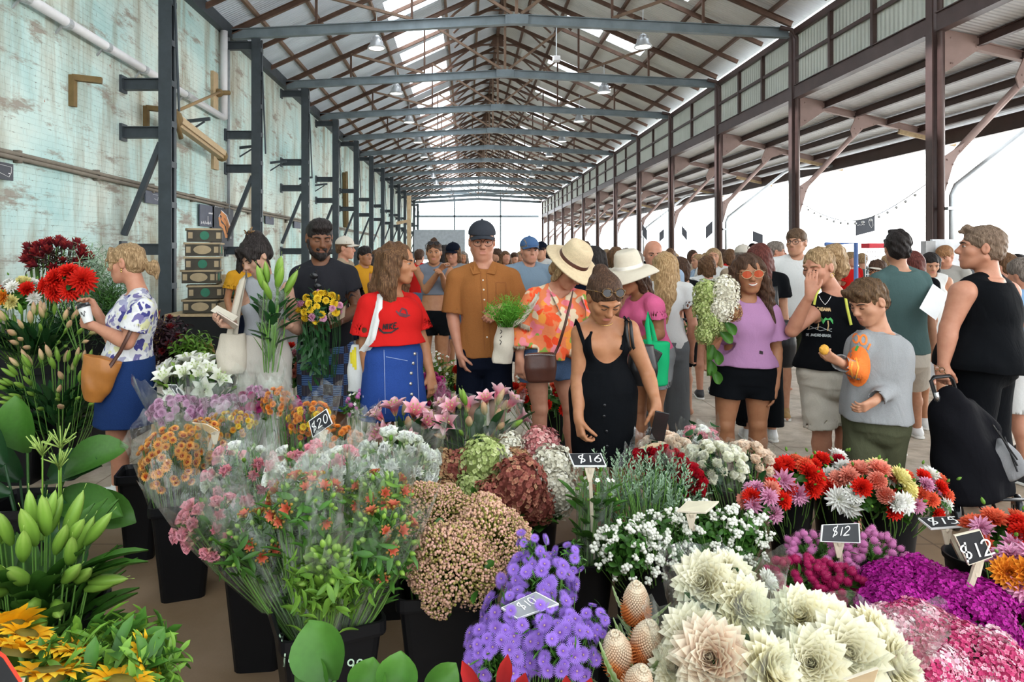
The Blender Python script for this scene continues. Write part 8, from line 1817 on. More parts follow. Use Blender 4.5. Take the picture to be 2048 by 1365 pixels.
# -- roses
RL = leafset(5, .05, .03, 1, 4)
for lb, kinds, n, px, py, Y, rx, ry, tl in (('white roses in clear wrap', ['white_rose'], 32, 1425, 932, 3.45, 58, 32, (.1, -.5, 1)), ('peach roses in clear wrap right of the white ones', ['peach_rose'], 28, 1490, 928, 3.52, 42, 32, (.2, -.4, 1)), ('peach roses in wrap left of the white ones', ['peach_rose'], 28, 1332, 912, 3.55, 46, 32, (-.2, -.4, 1)), ('pale pink roses behind the white ones', ['pink_lisianthus', 'white_lisianthus'], 18, 1395, 886, 3.75, 34, 20, (0, -.3, 1)), ('dark red roses lying in wrap behind the grey green spikes', ['red_rose'], 20, 1315, 935, 3.4, 46, 28, (.2, -.5, .8)), ('dark red roses in wrap slanting towards the white card', ['red_rose'], 14, 1372, 968, 3.3, 26, 24, (.4, -.5, .6))):
 bq('rose_bunch', lb, 'roses', px, py, Y, rx, ry, .7 * rx * Y / FPX, foot(1468 if px > 1400 else 1400, 3.56), tilt=tl, q=px).blooms(kinds, n, -.1, .06, (1.0, 1.3), .3, up=.6).stems(.0028).foliage(RL, 26, DGREEN, -.9, (.8, 1.1), .8).sleeve(1.2, .05)
# -- dahlias
DLF = leafset(4, .07, .04, 1, 3, .5, .5, (-.03, -.12))
for lb, kinds, n, px, py, Y, rx, ry, ft, sz in (('red and coral dahlias in the round bucket left of the white ones', ['coral_pompon_dahlia', 'red_dahlia', 'lilac_cactus_dahlia', 'red_dahlia', 'coral_pompon_dahlia'], 16, 1590, 965, 3.5, 52, 38, foot(1580, 3.62), (1.0, 1.25)), ('lilac and red dahlias hanging out over the snowberries', ['lilac_cactus_dahlia', 'red_dahlia', 'lilac_cactus_dahlia', 'peach_dahlia', 'red_dahlia'], 11, 1528, 1008, 3.25, 34, 36, foot(1570, 3.6), (.8, 1.0)),
  ('white, crimson and lilac dahlias behind the red ones', ['white_dahlia', 'red_dahlia', 'lilac_cactus_dahlia', 'crimson_dahlia', 'peach_dahlia'], 18, 1660, 952, 3.58, 55, 36, foot(1672, 3.66), (.8, 1.1)), ('mixed white, peach and red dahlias above the $12 sign', ['white_cactus_dahlia', 'peach_dahlia', 'yellow_dahlia', 'red_dahlia', 'peach_pompon_dahlia', 'white_dahlia'], 26, 1735, 988, 3.42, 78, 50, foot(1770, 3.6), (.95, 1.35)),
  ('mixed lilac, white and coral dahlias beside the $15 sign', ['lilac_cactus_dahlia', 'red_dahlia', 'white_cactus_dahlia', 'coral_dahlia', 'lilac_dahlia'], 24, 1825, 995, 3.48, 68, 46, foot(1785, 3.6), (.8, 1.1)), ('large coral red dahlias at the right edge behind the second $12 sign', ['coral_dahlia', 'red_pompon_dahlia', 'coral_dahlia', 'lilac_cactus_dahlia'], 13, 2010, 1078, 2.6, 58, 36, foot(2035, 2.62), (.85, 1.1)), ('orange and lilac pink dahlias at the right edge below the coral ones', ['lilac_cactus_dahlia', 'orange_dahlia', 'lilac_cactus_dahlia'], 8, 2042, 1150, 2.4, 40, 36, foot(2040, 2.55), (1, 1.25)),
  ('scarlet gerbera dahlias standing behind the skirt', ['red_pompon_dahlia', 'yellow_cactus_dahlia' if 'yellow_cactus_dahlia' in FM else 'yellow_dahlia'], 6, 908, 765, 5.3, 20, 26, foot(908, 5.4), (1, 1.3)), ('red zinnias behind the legs of the floral blouse', ['red_dahlia', 'coral_dahlia', 'red_pompon_dahlia'], 26, 1085, 800, 5.3, 75, 42, foot(1110, 5.4), (.7, 1)),
  ('mixed orange, yellow and white dahlias at the left edge of the dark stand', ['coral_dahlia', 'yellow_dahlia', 'white_cactus_dahlia', 'red_dahlia', 'orange_dahlia'], 18, 38, 595, 5.2, 62, 32, foot(40, 5.3, .75), (1, 1.3)), ('pink and red roses between the trousers and shorts', ['red_dahlia', 'peach_dahlia', 'pink_lisianthus', 'white_lisianthus'], 22, 590, 740, 5.0, 32, 48, foot(590, 5.1), (.8, 1.1)), ('dark magenta blooms by the hand of the woman in red', ['magenta_globe', 'magenta_mum'], 44, 862, 795, 4.7, 30, 40, foot(862, 4.75), (1.5, 2))):
 bq('dahlia_bunch' if 'magenta' not in lb and 'rose' not in lb else 'flower_bunch', lb, 'flowers', px, py, Y, rx, ry, .75 * rx * Y / FPX, ft, q=px).blooms(kinds, n, -.15, .15, sz, .75, up=.35).stems(.0025, spread=.3).foliage(DLF, 2 * n + 10, GREEN, -.7, (.7, 1.1), .95).blooms(['lisianthus_bud'], max(4, n // 2), .2, .3, (.6, .9), 0, lift=.06, keep=False)
for lb, px, py, Y, rx, ry, n, ft in (('pale green filler blooms behind the denim skirt', 870, 740, 5.2, 40, 34, 40, foot(870, 5.3)), ('small white daisies behind the rust shirt', 1060, 770, 5.6, 40, 30, 34, foot(1080, 5.5)), ('small mauve filler flowers by the hand of the woman in red', 715, 812, 4.2, 22, 30, 30, foot(720, 4.2, .4))):
 bq('filler_bunch', lb, 'flowers', px, py, Y, rx, ry, .06, ft, q=px).blooms(['daisy'] if 'mauve' not in lb else ['pink_globe', 'daisy'], n, -.5, .2, (1, 1.5)).stems(.002).foliage(LSL, 26, LGREEN if 'pale' in lb else GREEN, -.9, (.6, 1), .9)
# -- globe amaranth
for lb, k, n, px, py, Y, rx, ry in (('orchid pink globe amaranth around the $12 sign, left part', 'pink_globe', 56, 1640, 1108, 2.82, 62, 36), ('orchid pink globe amaranth right of the $12 sign', 'pink_globe', 64, 1735, 1108, 2.85, 68, 44), ('deep magenta globe amaranth in front of the pink ones', 'magenta_globe', 70, 1600, 1160, 2.62, 60, 44), ('deep magenta globe amaranth beside the sweet william', 'magenta_globe', 66, 1665, 1175, 2.62, 62, 48)):
 bq('globe_amaranth_bunch', lb, 'flowers', px, py, Y, rx, ry, .8 * rx * Y / FPX, foot(1660, 2.9), q=px).blooms([k], n, -.4, .22, (1.15, 1.5), .1, part='bloom').stems(.0014, m=LGREEN, spread=.35).foliage(LSL, 26, GREEN, -.8, (.5, .8), .75)
# -- sweet william
for lb, ks, n, px, py, Y, rx, ry in (('vivid magenta sweet william at the back beside the pink globes', ['magenta_umbel', 'magenta_umbel_b'], 32, 1830, 1180, 2.55, 88, 44), ('vivid magenta sweet william under the second $12 sign', ['magenta_umbel', 'magenta_umbel_b'], 36, 1945, 1230, 2.4, 95, 62), ('vivid magenta sweet william in front behind the clear wrap', ['magenta_umbel_b', 'magenta_umbel'], 30, 1805, 1225, 2.4, 70, 38), ('pink and white sweet william at the back, next to the cream dahlias', ['pink_umbel', 'pink_umbel', 'pale_umbel'], 26, 1830, 1275, 2.1, 85, 45), ('pink and white sweet william lowest at the right corner', ['pale_umbel', 'pink_umbel', 'pink_umbel', 'pink_umbel'], 30, 1945, 1340, 2.0, 105, 66), ('pink sweet william in front at the frame edge', ['pink_umbel', 'pink_umbel', 'pale_umbel'], 28, 1850, 1350, 1.95, 80, 55)):
 bq('sweet_william_bunch', lb, 'flowers', px, py, Y, rx, ry, .8 * rx * Y / FPX, foot(1880, 2.4) if 'magenta' in lb else foot(1905, 2.05), q=px).blooms(ks, n, -.1, .1, (.75, 1.05), .3, part='flower_head').stems(.0022).foliage(leafset(8, .06, .014, 1, 4, .5, .6, (0, -.1)), 40, DGREEN, -.8, (.8, 1.1), .9)
# -- cream dinner plate dahlias, three wrapped bunches
for lb, bl, ft, wr, ax in (('wrapped cream dahlias at the back in front of the snowberries', (('cream_dahlia', 1412, 1172, 2.05, .95), ('cream_dahlia', 1452, 1160, 2.15, .9), ('cream_dahlia', 1478, 1215, 2.0, .95), ('cream_dahlia', 1430, 1215, 2.05, .8), ('white_dahlia', 1530, 1165, 2.1, .8)), (1470, 2.05), (1445, 1190, 2.05, 105, 70), 1), ('wrapped blush centred dahlias at the front', (('blush_dahlia', 1425, 1320, 1.82, 1.05), ('cream_dahlia', 1385, 1275, 1.92, .85), ('cream_dahlia', 1465, 1270, 1.95, .8), ('cream_dahlia', 1530, 1345, 1.78, .95), ('cream_dahlia', 1350, 1340, 1.9, .7)), (1470, 1.98), (1440, 1310, 1.85, 120, 75), 2), ('wrapped cream dahlias at the right beside the pink sweet william', (('cream_dahlia', 1605, 1240, 2.0, .9), ('cream_dahlia', 1655, 1250, 2.02, .85), ('cream_dahlia', 1690, 1310, 1.85, 1.05), ('cream_dahlia', 1770, 1330, 1.88, .95), ('cream_dahlia', 1625, 1330, 1.8, .9), ('cream_dahlia', 1740, 1275, 1.98, .85)), (1560, 1.98), (1680, 1290, 1.92, 140, 80), 3)):
 px, py, Y, rx, ry = wr; b = Bunch('dahlia_bunch', lb, 'dahlias', P(px, py, Y), (rx * Y / FPX, .13, ry * Y / FPX), foot(*ft, z=.15), q=px)
 for k, x, y, yy, s_ in bl:
  c = P(x, y, yy); d = (c - b.c).normalized(); inst(k, FM[k], Matrix.Translation(c) @ upframe((d.x * .8, -.75 + d.y * .3, .75), x) @ Matrix.Scale(s_, 4), b.root); b.pts.append((c + V(0, .03, -.03), d))
 b.stems(.005).foliage(DLF, 16, DGREEN, -.8, (.8, 1.2), .8).sleeve(1.12, .06, n=36, jag=.03)
# -- sunflowers, every stem on its own
for i, (px, py, Y, dr, s_, lb) in enumerate(((18, 1258, 1.75, (-.4, .5, .6), 1.0, 'sunflower at the left edge, highest one'), (52, 1272, 1.72, (.3, .3, 1), .8, 'half open sunflower next to the highest one'), (40, 1305, 1.6, (.1, .45, .7), 1.15, 'orange yellow sunflower turned away at the left edge'), (95, 1352, 1.5, (0, .35, .9), 1.1, 'sunflower lowest at the left beside the dark sign'), (128, 1300, 1.62, (.1, .3, 1), .85, 'sunflower in the middle of the leaves'), (165, 1318, 1.6, (.3, .4, .8), .8, 'orange sunflower right of the middle one'), (288, 1320, 1.62, (.9, .2, .5), .8, 'sunflower seen edge on, rightmost'), (240, 1368, 1.5, (.2, .3, .9), .9, 'sunflower cut by the lower frame edge'))):
 c = P(px, py, Y); f = foot(130 + (px - 130) * .4, 1.72, .1); rt = thing('sunflower', lb, 'sunflower', f); inst('flower_head', FM['sunflower'], Matrix.Translation(c) @ upframe(dr, i) @ Matrix.Scale(s_, 4), rt)
 mb = MB(); mb.tube([c, c.lerp(Vector(f), .4) + V(0, .03, .02), f], .006, 6, .5); put('stem', mb, STEM, rt, smooth=True)
 mb = MB(); q = random.Random(i)
 for j in range(9): a = j * GA; mb.petal(Matrix.Translation(c.lerp(Vector(f), .06 + .03 * j)) @ frame((math.cos(a), math.sin(a), q.uniform(.2, 1.1))).to_4x4(), q.uniform(.07, .12), q.uniform(.03, .05), .25, -.5, 4, 2, 0, 1, .35, .05)
 put('leaves', mb, LGREEN if i % 2 else GREEN, rt, smooth=True)
b = bq('foliage_bunch', 'bright green leaf sprays around the sunflowers', 'foliage', 210, 1360, 1.62, 120, 50, .12, foot(150, 1.7)).foliage(leafset(9, .055, .014, 1, 3, .4, .8, (.03, -.06)), 110, LGREEN, -.5, (.9, 1.5), 1).foliage(leafset(6, .08, .03, 1, 5, .4, .8, (.03, -.06)), 30, GREEN, -.5, (.8, 1.2), .9, name='broad_leaves')
# -- ginger leaves, philodendron, red leaves in the foreground
def bigleaf(mb, a, d, L, W, curl=.5, up=(0, 0, 1), cup=.3): mb.petal(Matrix.Translation(a) @ frame(d, up).to_4x4(), L, W, cup, -curl, 9, 4, 0, 1, .38, .045, .5, L * 30)
r = thing('ginger_plant', 'broad glossy ginger leaves with thin yellow buds in a bucket at the left', 'plant', foot(60, 3.25, .1)); q = random.Random(9)
for i, (x, y, dx, dz, L) in enumerate(((55, 905, -.1, .9, .24), (95, 960, .8, .5, .3), (40, 960, -.5, .7, .3), (110, 1000, 1, .1, .34), (70, 1000, .3, -.1, .3), (20, 990, -.8, .2, .34), (130, 955, .9, .7, .26), (60, 1020, .6, -.5, .28), (10, 930, -.7, 1, .3), (150, 1010, 1, -.1, .28), (30, 1050, -.2, -.6, .26), (85, 1060, .9, -.4, .24))):
 mb = MB(); a = P(x, y, 3.2 + q.uniform(-.15, .15)); bigleaf(mb, a, (dx, q.uniform(-.5, .1), dz), L * 1.15, .175, q.uniform(.3, 1), (0, -.7, .7)); mb.tube([a, a.lerp(Vector(OFF[r]), .5), OFF[r]], .006, 5, .3); put('leaf', mb, DGREEN if i % 3 else GREEN, r, smooth=True)
for bx, by in ((85, 900), (122, 888), (118, 928)):
 mb = MB(); a = P(bx, by, 3.1); mb.tube([a - V(0, 0, .3), a], .004, 5, .5)
 for j in range(16): d = V(q.gauss(0, .6), q.gauss(-.2, .4), q.uniform(.3, 1)).normalized(); mb.tube([a - V(0, 0, .03 * q.random()), a + d * q.uniform(.05, .1)], [.0035, .0025], 5, 1)
 put('buds', mb, P_BUDG, r, smooth=True)
r = thing('philodendron_plant', 'large glossy green leaves in front of the lettered bucket', 'plant', (fx(720, 1.25), 1.25, .1))
bucket('black bucket holding the large glossy leaves at the very front', fx(720, 1.25), 1.25, .22, .22, .4, 0, round_=True)
for x, y, dx, dz, L, W in ((668, 1362, -.45, .85, .11, .10), (725, 1400, .2, .8, .07, .07), (790, 1395, .1, .9, .075, .075), (850, 1400, .7, .7, .08, .06), (640, 1400, -.3, .9, .08, .06)):
 mb = MB(); a = P(x, y, 1.22); bigleaf(mb, a, (dx, .1, dz), L, W, .3, (0, -1, .2), .25); mb.tube([a, OFF[r]], .004, 5, .3); put('leaf', mb, GREEN, r, smooth=True)
r = thing('cordyline', 'dark red pointed leaves at the lower frame edge under the asters', 'plant', (fx(980, 1.35), 1.35, .1)); M_RLF = tmat('red pointed leaves', [(0, (.12, .005, .01)), (1, (.40, .02, .02))], .4, .25)
for x, y, dx, dz, L in ((1000, 1392, .15, 1, .10), (960, 1400, -.4, 1, .10), (935, 1405, -.5, .8, .07), (1030, 1402, .3, 1, .07), (1130, 1410, 0, 1, .07), (1160, 1412, .3, 1, .07)):
 mb = MB(); a = P(x, y, 1.33); mb.petal(Matrix.Translation(a) @ frame((dx, -.1, dz), (0, -1, .2)).to_4x4(), L, .03, .3, .3, 5, 2, 0, 1, .4); mb.tube([a, OFF[r]], .003, 5, .2); put('leaf', mb, M_RLF, r, smooth=True)
# -- dark stand at the left with its tall flowers
r = thing('display_stand', 'black stepped display stand at the left under the lilies', 'stand', (fx(60, 5.5), 5.5, 0)); M_CLOTH = mat('black stand cloth', (.008, .008, .009), .8)
for nm, (x0, x1, y0, y1, h) in (('lower_step', (-4.6, -2.95, 5.15, 5.6, .62)), ('upper_step', (-4.9, -2.9, 5.65, 6.3, .95))): mb = MB(); mb.box(((x0 + x1) / 2, (y0 + y1) / 2, h / 2), (x1 - x0, y1 - y0, h)); put(nm, mb, M_CLOTH, r, bevel=.01)
for lb, px, Y in (('black bucket under the green lily buds beside the blonde woman', 130, 4.95), ('black bucket in the shade left of the lily buds', 45, 4.85)): bucket(lb, fx(px, Y), Y, .3, .28, .46, .05)
b = Bunch('dahlia_bunch', 'bright red spiky dahlias held up before the blonde woman', 'dahlias', P(132, 568, 4.9), (.16, .1, .1), P(160, 700, 4.9), q=3)
for x, y, s_, d in ((115, 560, 1.0, (-.5, -.8, .5)), (165, 562, 1.05, (.5, -.8, .3)), (112, 582, .9, (-.4, -1, 0)), (138, 548, .9, (0, -.6, 1)), (142, 580, .9, (.1, -1, .1)), (95, 572, .8, (-.9, -.5, .2))): c = P(x, y, 4.88); inst('bouquet_dahlia', FM['bouquet_dahlia'], Matrix.Translation(c) @ upframe(d, x) @ Matrix.Scale(s_ * 1.35, 4), b.root); b.pts.append((c, V(0, 0, 1)))
b.stems(.004).foliage(DLF, 16, DGREEN, -.9, (.8, 1.2), 1)
bq('leucadendron_bunch', 'dark red leucadendron at the back of the stand against the wall', 'flowers', 110, 520, 5.6, 55, 34, .14, foot(100, 6.0, .95), q=4).blooms(['dark_bract'], 34, -.5, .25, (1, 1.5), .1, up=.9).stems(.004).foliage(leafset(7, .06, .014, 1, 3, .4, .8, (.02, -.1)), 40, tmat('dark bronze leaves', [(0, (.03, .02, .015)), (1, (.07, .04, .03))], .5, .2), -.8, (.8, 1.2), .9)
for lb, px, py, Y, rx, ry, n, m in (('feathery green wattle foliage, tallest at the back of the stand', 175, 555, 5.7, 55, 66, 110, SAGE), ('feathery green foliage behind the head of the blonde woman', 222, 610, 5.6, 46, 60, 90, GREEN), ('loose green foliage under the red dahlias', 150, 640, 5.2, 55, 42, 60, DGREEN)):
 bq('foliage_bunch', lb, 'foliage', px, py, Y, rx, ry, .18, foot(px, 5.9, .9), q=px).foliage(leafset(16, .085, .006, 1, 3, .7, .7, (.05, -.16)), n, m, -.9, (.8, 1.3), 1).blades(6, .25, .012, m, z0=.6, z1=1)
for lb, px, py, Y, rx, ry, kinds, n, m in (('dark purple leaved foliage right of the denim skirt', 335, 690, 5.0, 42, 55, ['dark_bract'], 14, tmat('purple black leaves', [(0, (.02, .008, .012)), (1, (.06, .02, .03))], .4, .2)), ('lime green feathery foliage right of the purple leaves', 385, 715, 4.9, 36, 42, ['daisy'], 4, LGREEN)):
 bq('foliage_bunch', lb, 'foliage', px, py, Y, rx, ry, .12, foot(px, 5.0), q=px).blooms(kinds, n, -.3, .3, (.6, .9)).foliage(leafset(10, .06, .018, 1, 3, .6, .7, (.03, -.1)), 70, m, -.9, (.8, 1.2), 1)
WHT = tmat('dried wheat', [(0, (.45, .28, .10)), (1, (.66, .44, .2))], .8, .2)
for lb, px, py, Y, h in (('dried pampas plume standing right behind the blonde woman', 308, 690, 5.1, .34), ('dried golden grass behind the lime foliage', 405, 705, 5.1, .2)):
 b = bq('dried_grass_bunch', lb, 'dried grass', px, py, Y, 12, 24, .05, foot(px, 5.1), q=px); mb = MB()
 for i in range(120): c = b.c + V(b.q.gauss(0, .04), b.q.gauss(0, .03), -.12 + b.q.uniform(0, h * .5)); d = V(b.q.gauss(.1, .3), b.q.gauss(0, .2), 1).normalized(); mb.petal(Matrix.Translation(c) @ frame(d, (0, -1, .1)).to_4x4(), h * b.q.uniform(.4, .7), .012, .3, .4, 4, 1, 0, 1, .3)
 put('plumes', mb, WHT, b.root, smooth=True); mb = MB(); mb.tube([b.c - V(0, 0, .1), b.foot], .02, 6); put('stems', mb, WHT, b.root)
# -- flowers in hands
b = bq('lily_bunch', 'green lily buds in clear wrap held by the woman looking at her phone', 'flowers', 547, 600, 4.24, 26, 42, .05, P(540, 745, 4.26), tilt=(.1, -.2, 1)).blooms(['lily_bud'], 9, .1, .1, (1.5, 1.9), .1, up=1.6).stems(.004, m=STEM, spread=.6).blades(40, .17, .045, DGREEN, z0=.35, z1=.9).blades(26, .2, .022, STEM, z0=.05, z1=.5, up=3, curl=.1, name='sheath_leaves'); b.sleeve(1.1, .02, r0=.03)
b = bq('flower_bouquet', 'yellow and pink pompon chrysanthemums in the arm of the bearded man', 'flowers', 640, 618, 4.42, 40, 32, .07, P(650, 755, 4.45), tilt=(-.1, -.5, 1), q=2).blooms(['yellow_pompon', 'yellow_pompon', 'yellow_pompon', 'pink_pompon'], 38, -.4, .1, (1.1, 1.4), .4).stems(.0018, m=DGREEN, spread=.5).foliage(LSL, 30, DGREEN, -1, (.8, 1.2), 1.1); mb = MB(); bigl = [P(668, 605, 4.4), P(690, 612, 4.42), P(688, 635, 4.42), P(662, 650, 4.44), P(655, 630, 4.36)]; mb.poly(bigl, (.004, .006, .002)); put('paper_wrap', mb, mat('brown wrapping paper', (.50, .40, .29), .8), b.root)
mb = MB()
for i in range(110): c = P(625 + R.gauss(0, 14), 690 + R.gauss(0, 26), 4.45 + R.gauss(0, .03)); mb.petal(Matrix.Translation(c) @ frame((R.gauss(0, .6), R.gauss(0, .4), -.6), (0, -1, .1)).to_4x4(), .08, .02, .2, .4, 4, 1, 0, 1, .4)
put('trailing_leaves', mb, DGREEN, b.root, smooth=True)
r = thing('hydrangea_bouquet', 'pale green and white hydrangeas held upright by the woman in lilac', 'flowers', P(1418, 745, 4.25))
for i, (k, px, py, s_) in enumerate((('white', 1447, 585, 1.1), ('green', 1412, 588, .95), ('green', 1408, 615, .9), ('white', 1440, 618, 1.0), ('green', 1420, 645, .85), ('green', 1410, 668, .75), ('white', 1452, 605, .9), ('amber', 1465, 625, .7), ('green', 1440, 655, .7))): inst('flower_head', FM[k + '_hydrangea'], Matrix.Translation(P(px, py, 4.2 + .02 * (i % 3))) @ upframe((-.1, -.5, 1), i) @ Matrix.Scale(s_, 4), r)
mb = MB()
for x, y, dx, dz in ((1450, 645, .5, -.6), (1440, 665, .6, -.5), (1425, 690, -.2, -1), (1430, 700, .3, -1), (1420, 720, .1, -1), (1425, 740, .4, -.8)): bigleaf(mb, P(x, y, 4.18), (dx, -.2, dz), .1, .06, .4, (0, -1, .2))
put('leaves', mb, GREEN, r, smooth=True); mb = MB()
for d in (-6, 0, 6): mb.tube([P(1430 + d, 620, 4.25), P(1418 + d * .6, 680, 4.27), P(1418 + d * .5, 752, 4.27)], .005, 6, .4)
put('stems', mb, STEM, r, smooth=True)
# -- price signs and cards
price('black $16 sign on a long pale stake beside the black dress', ((1137, 908), (1202, 907), (1213, 932), (1147, 932)), 3.0, '$16', .62, P(1187, 1118, 3.02), (0, 0, -.08, -.08), edge=M_CHALK, at=(.52, .2), sl=.2)
price('black $12 sign with cut corners among the pink globe amaranth', ((1644, 1050), (1719, 1047), (1721, 1087), (1641, 1084)), 2.72, '$12', .55, P(1684, 1150, 2.76), (0, 0, -.03, -.03), edge=M_CHALK, sl=.15)
price('black $15 sign lying flat above the round bucket at the right', ((1836, 1036), (1900, 1033), (1926, 1052), (1862, 1057)), 2.85, '$15', .62, P(1928, 1130, 2.85), (0, 0, -.1, -.1), edge=M_CHALK, at=(.5, .22), sl=.3)
price('tilted black $12 sign in a wooden frame over the magenta sweet william', ((1909, 1072), (1960, 1060), (1986, 1115), (1938, 1132)), 2.35, '$12', .5, P(1934, 1192, 2.38), (0, 0, 0, 0), at=(.5, .2), stake=.02)
price('shield shaped black $20 sign in front of the orange chrysanthemums', ((617, 843), (653, 818), (665, 848), (625, 876)), 3.1, '$20', .5, P(622, 960, 3.12), (0, 0, 0, 0), edge=M_CHALK, at=(.5, .28))
price('small $10 tag leaning in the white lilies', ((335, 770), (352, 770), (371, 796), (356, 798)), 4.2, '10', .6, P(364, 830, 4.25), edge=M_CHALK, at=(.5, .2))
price('pale cream card standing on the snowberries, its back to us', ((1374, 1003), (1438, 1003), (1412, 1025), (1354, 1022)), 2.75, '', .6, P(1386, 1060, 2.78), (.06, .06, 0, 0), m=mat('cream card', (.62, .57, .42), .6), back=True)
price('half buried white edged sign among the violet asters', ((1002, 1216), (1072, 1184), (1118, 1208), (1034, 1238)), 1.98, '$10', .5, None, (0, .04, 0, -.03), m=mat('grey board', (.30, .31, .33), .5), edge=M_CHALK)
price('tan card leaning at the bronze chrysanthemums', ((384, 846), (412, 849), (436, 862), (420, 868)), 3.15, '', .6, P(418, 900, 3.2), m=mat('tan card', (.42, .27, .11), .7), back=True)
price('wooden card edge over the peach roses beside the black dress', ((1277, 897), (1308, 886), (1333, 887), (1302, 898)), 3.4, '', .6, P(1300, 930, 3.42), (0, .02, .02, 0), m=M_TIMB2, back=True)
price('tan card at the lower frame edge in front of the cream dahlias', ((1690, 1362), (1758, 1338), (1748, 1368), (1720, 1374)), 1.6, '', .6, P(1720, 1420, 1.62), m=M_TIMB2, back=True)
price('dark board with a red edge at the lower left corner', ((-8, 1306), (6, 1316), (40, 1368), (-8, 1368)), 1.3, '', .6, P(5, 1420, 1.32), edge=mat('red board edge', (.7, .05, .02), .5), back=True)
r = thing('red_card', 'curved orange red card lying between the hydrangeas and the sedum', 'card', P(1000, 1045, 2.85)); mb = MB(); n = 12; vs = []
for i in range(n + 1): t = i / n; x = lerp(955, 1045, t); vs += [P(x, 1030 + 10 * t + 2 * math.sin(t * PI), 2.95), P(lerp(985, 1028, t), 1046 + 10 * t, 2.75) - V(0, 0, .01 * math.sin(t * PI))]
mb.add(vs, [(2 * i, 2 * i + 1, 2 * i + 3, 2 * i + 2) for i in range(n)]); o = put('sheet', mb, mat('orange red plastic', (.80, .07, .02), .4, 0, .05), r, smooth=True); so = o.modifiers.new('thickness', 'SOLIDIFY'); so.thickness = .004
mb = MB(); mb.tube([P(1000, 1050, 2.8), P(985, 1120, 2.85)], .006, 6); put('stake', mb, M_SWOOD, r)
for lb, px, py in (('fallen green leaf on the floor left of the bronze chrysanthemum bucket', 219, 1108), ('fallen leaf by the white shoes', 160, 1022)):
 c = G(px, py) + V(0, 0, .012); mb = MB(); mb.petal(Matrix.Translation(c) @ frame((.8, .5, .05)).to_4x4(), .075, .035, .3, .3, 5, 2, 0, 1, .4); o = put('fallen_leaf', mb, GREEN, smooth=True, label=lb, cat='leaf')
# ================================================================== shopping trolley and crates
r = thing('shopping_trolley', 'black fabric shopping trolley with tubular frame at the right', 'trolley', P(1950, 1040, 4.0) * 1.0)
r.location.z = 0; OFF[r] = V(r.location.x, r.location.y, 0); M_TFAB = cloth('black trolley fabric', (.009, .009, .012), .3, fold=.8, fscale=5); M_TUBE = mat('dark tube', (.02, .02, .022), .35, .3)
S = Sdf(); S.loft(P(1905, 800, 4.02), P(1955, 1000, 3.95), (1, .1, .1), [(0, .12, .09), (.25, .16, .13), (.6, .2, .15), (1, .2, .13)], .01, rnd=.03); S.cone(P(1900, 800, 4.0), P(1975, 860, 4.0), .07, .05, .04); put_sdf('bag', S, .009, M_TFAB, r, wr=(.012, 12))
mb = MB(); mb.tube([P(1925, 1030, 4.02), P(1893, 870, 4.0), P(1862, 762, 4.0), P(1868, 755, 4.0), P(1898, 752, 4.1), P(1905, 760, 4.12), P(1935, 860, 4.15), P(1990, 1020, 4.2)], .011, 8); put('handle_frame', mb, M_TUBE, r, smooth=True)
for x, y, Y in ((1872, 785, 3.99), (1921, 800, 4.13)): mb = MB(); mb.tube([P(x, y, Y), P(x + 5, y + 18, Y)], .014, 8); put('clip', mb, M_SILVER, r, smooth=True)
mb = MB(); mb.tube([P(1890, 985, 3.9), P(2000, 1000, 3.86), P(2080, 1000, 3.9)], .01, 8); mb.tube([P(1940, 990, 3.9), P(1975, 1030, 3.9), P(2000, 1062, 3.9)], .01, 8); mb.tube([P(1890, 985, 3.95), P(1912, 1030, 3.95)], .01, 8); put('base_frame', mb, M_TUBE, r, smooth=True)
for x, Y in ((1912, 4.0), (2035, 4.1)):
 c = V(fx(x, Y), Y, .085); mb = MB(); mb.lathe(c, [(.02, -.018), (.07, -.02), (.085, -.012), (.085, .012), (.07, .02), (.02, .018), (.02, -.018)], 24, Matrix.Rotation(PI / 2, 3, 'Y') @ Matrix.Rotation(.5, 3, 'X')); put('wheel', mb, G_DARK, r, smooth=True)
S = Sdf(); S.loft(P(1985, 890, 3.92), P(2032, 950, 3.9), (.7, .1, .5), [(0, .06, .05), (.5, .09, .07), (1, .075, .06)], .01, rnd=.02); put_sdf('grey_parcel', S, .008, cloth('grey bag cloth', (.33, .33, .34), .2, fold=.8), r, wr=(.006, 20))
mb = MB()
for d in (0, 12, 24): mb.tube([P(1985 + d, 850 + d, 3.85), P(2035, 920 + d, 3.82)], .005, 5)
put('cord', mb, M_TUBE, r)
M_CRATE = mat('dark printed crate', (.055, .045, .028), .6, 0, .4, 9); M_CRL = mat('tan print', (.42, .32, .19), .7); M_CRG = mat('green print disc', (.02, .16, .09), .6)
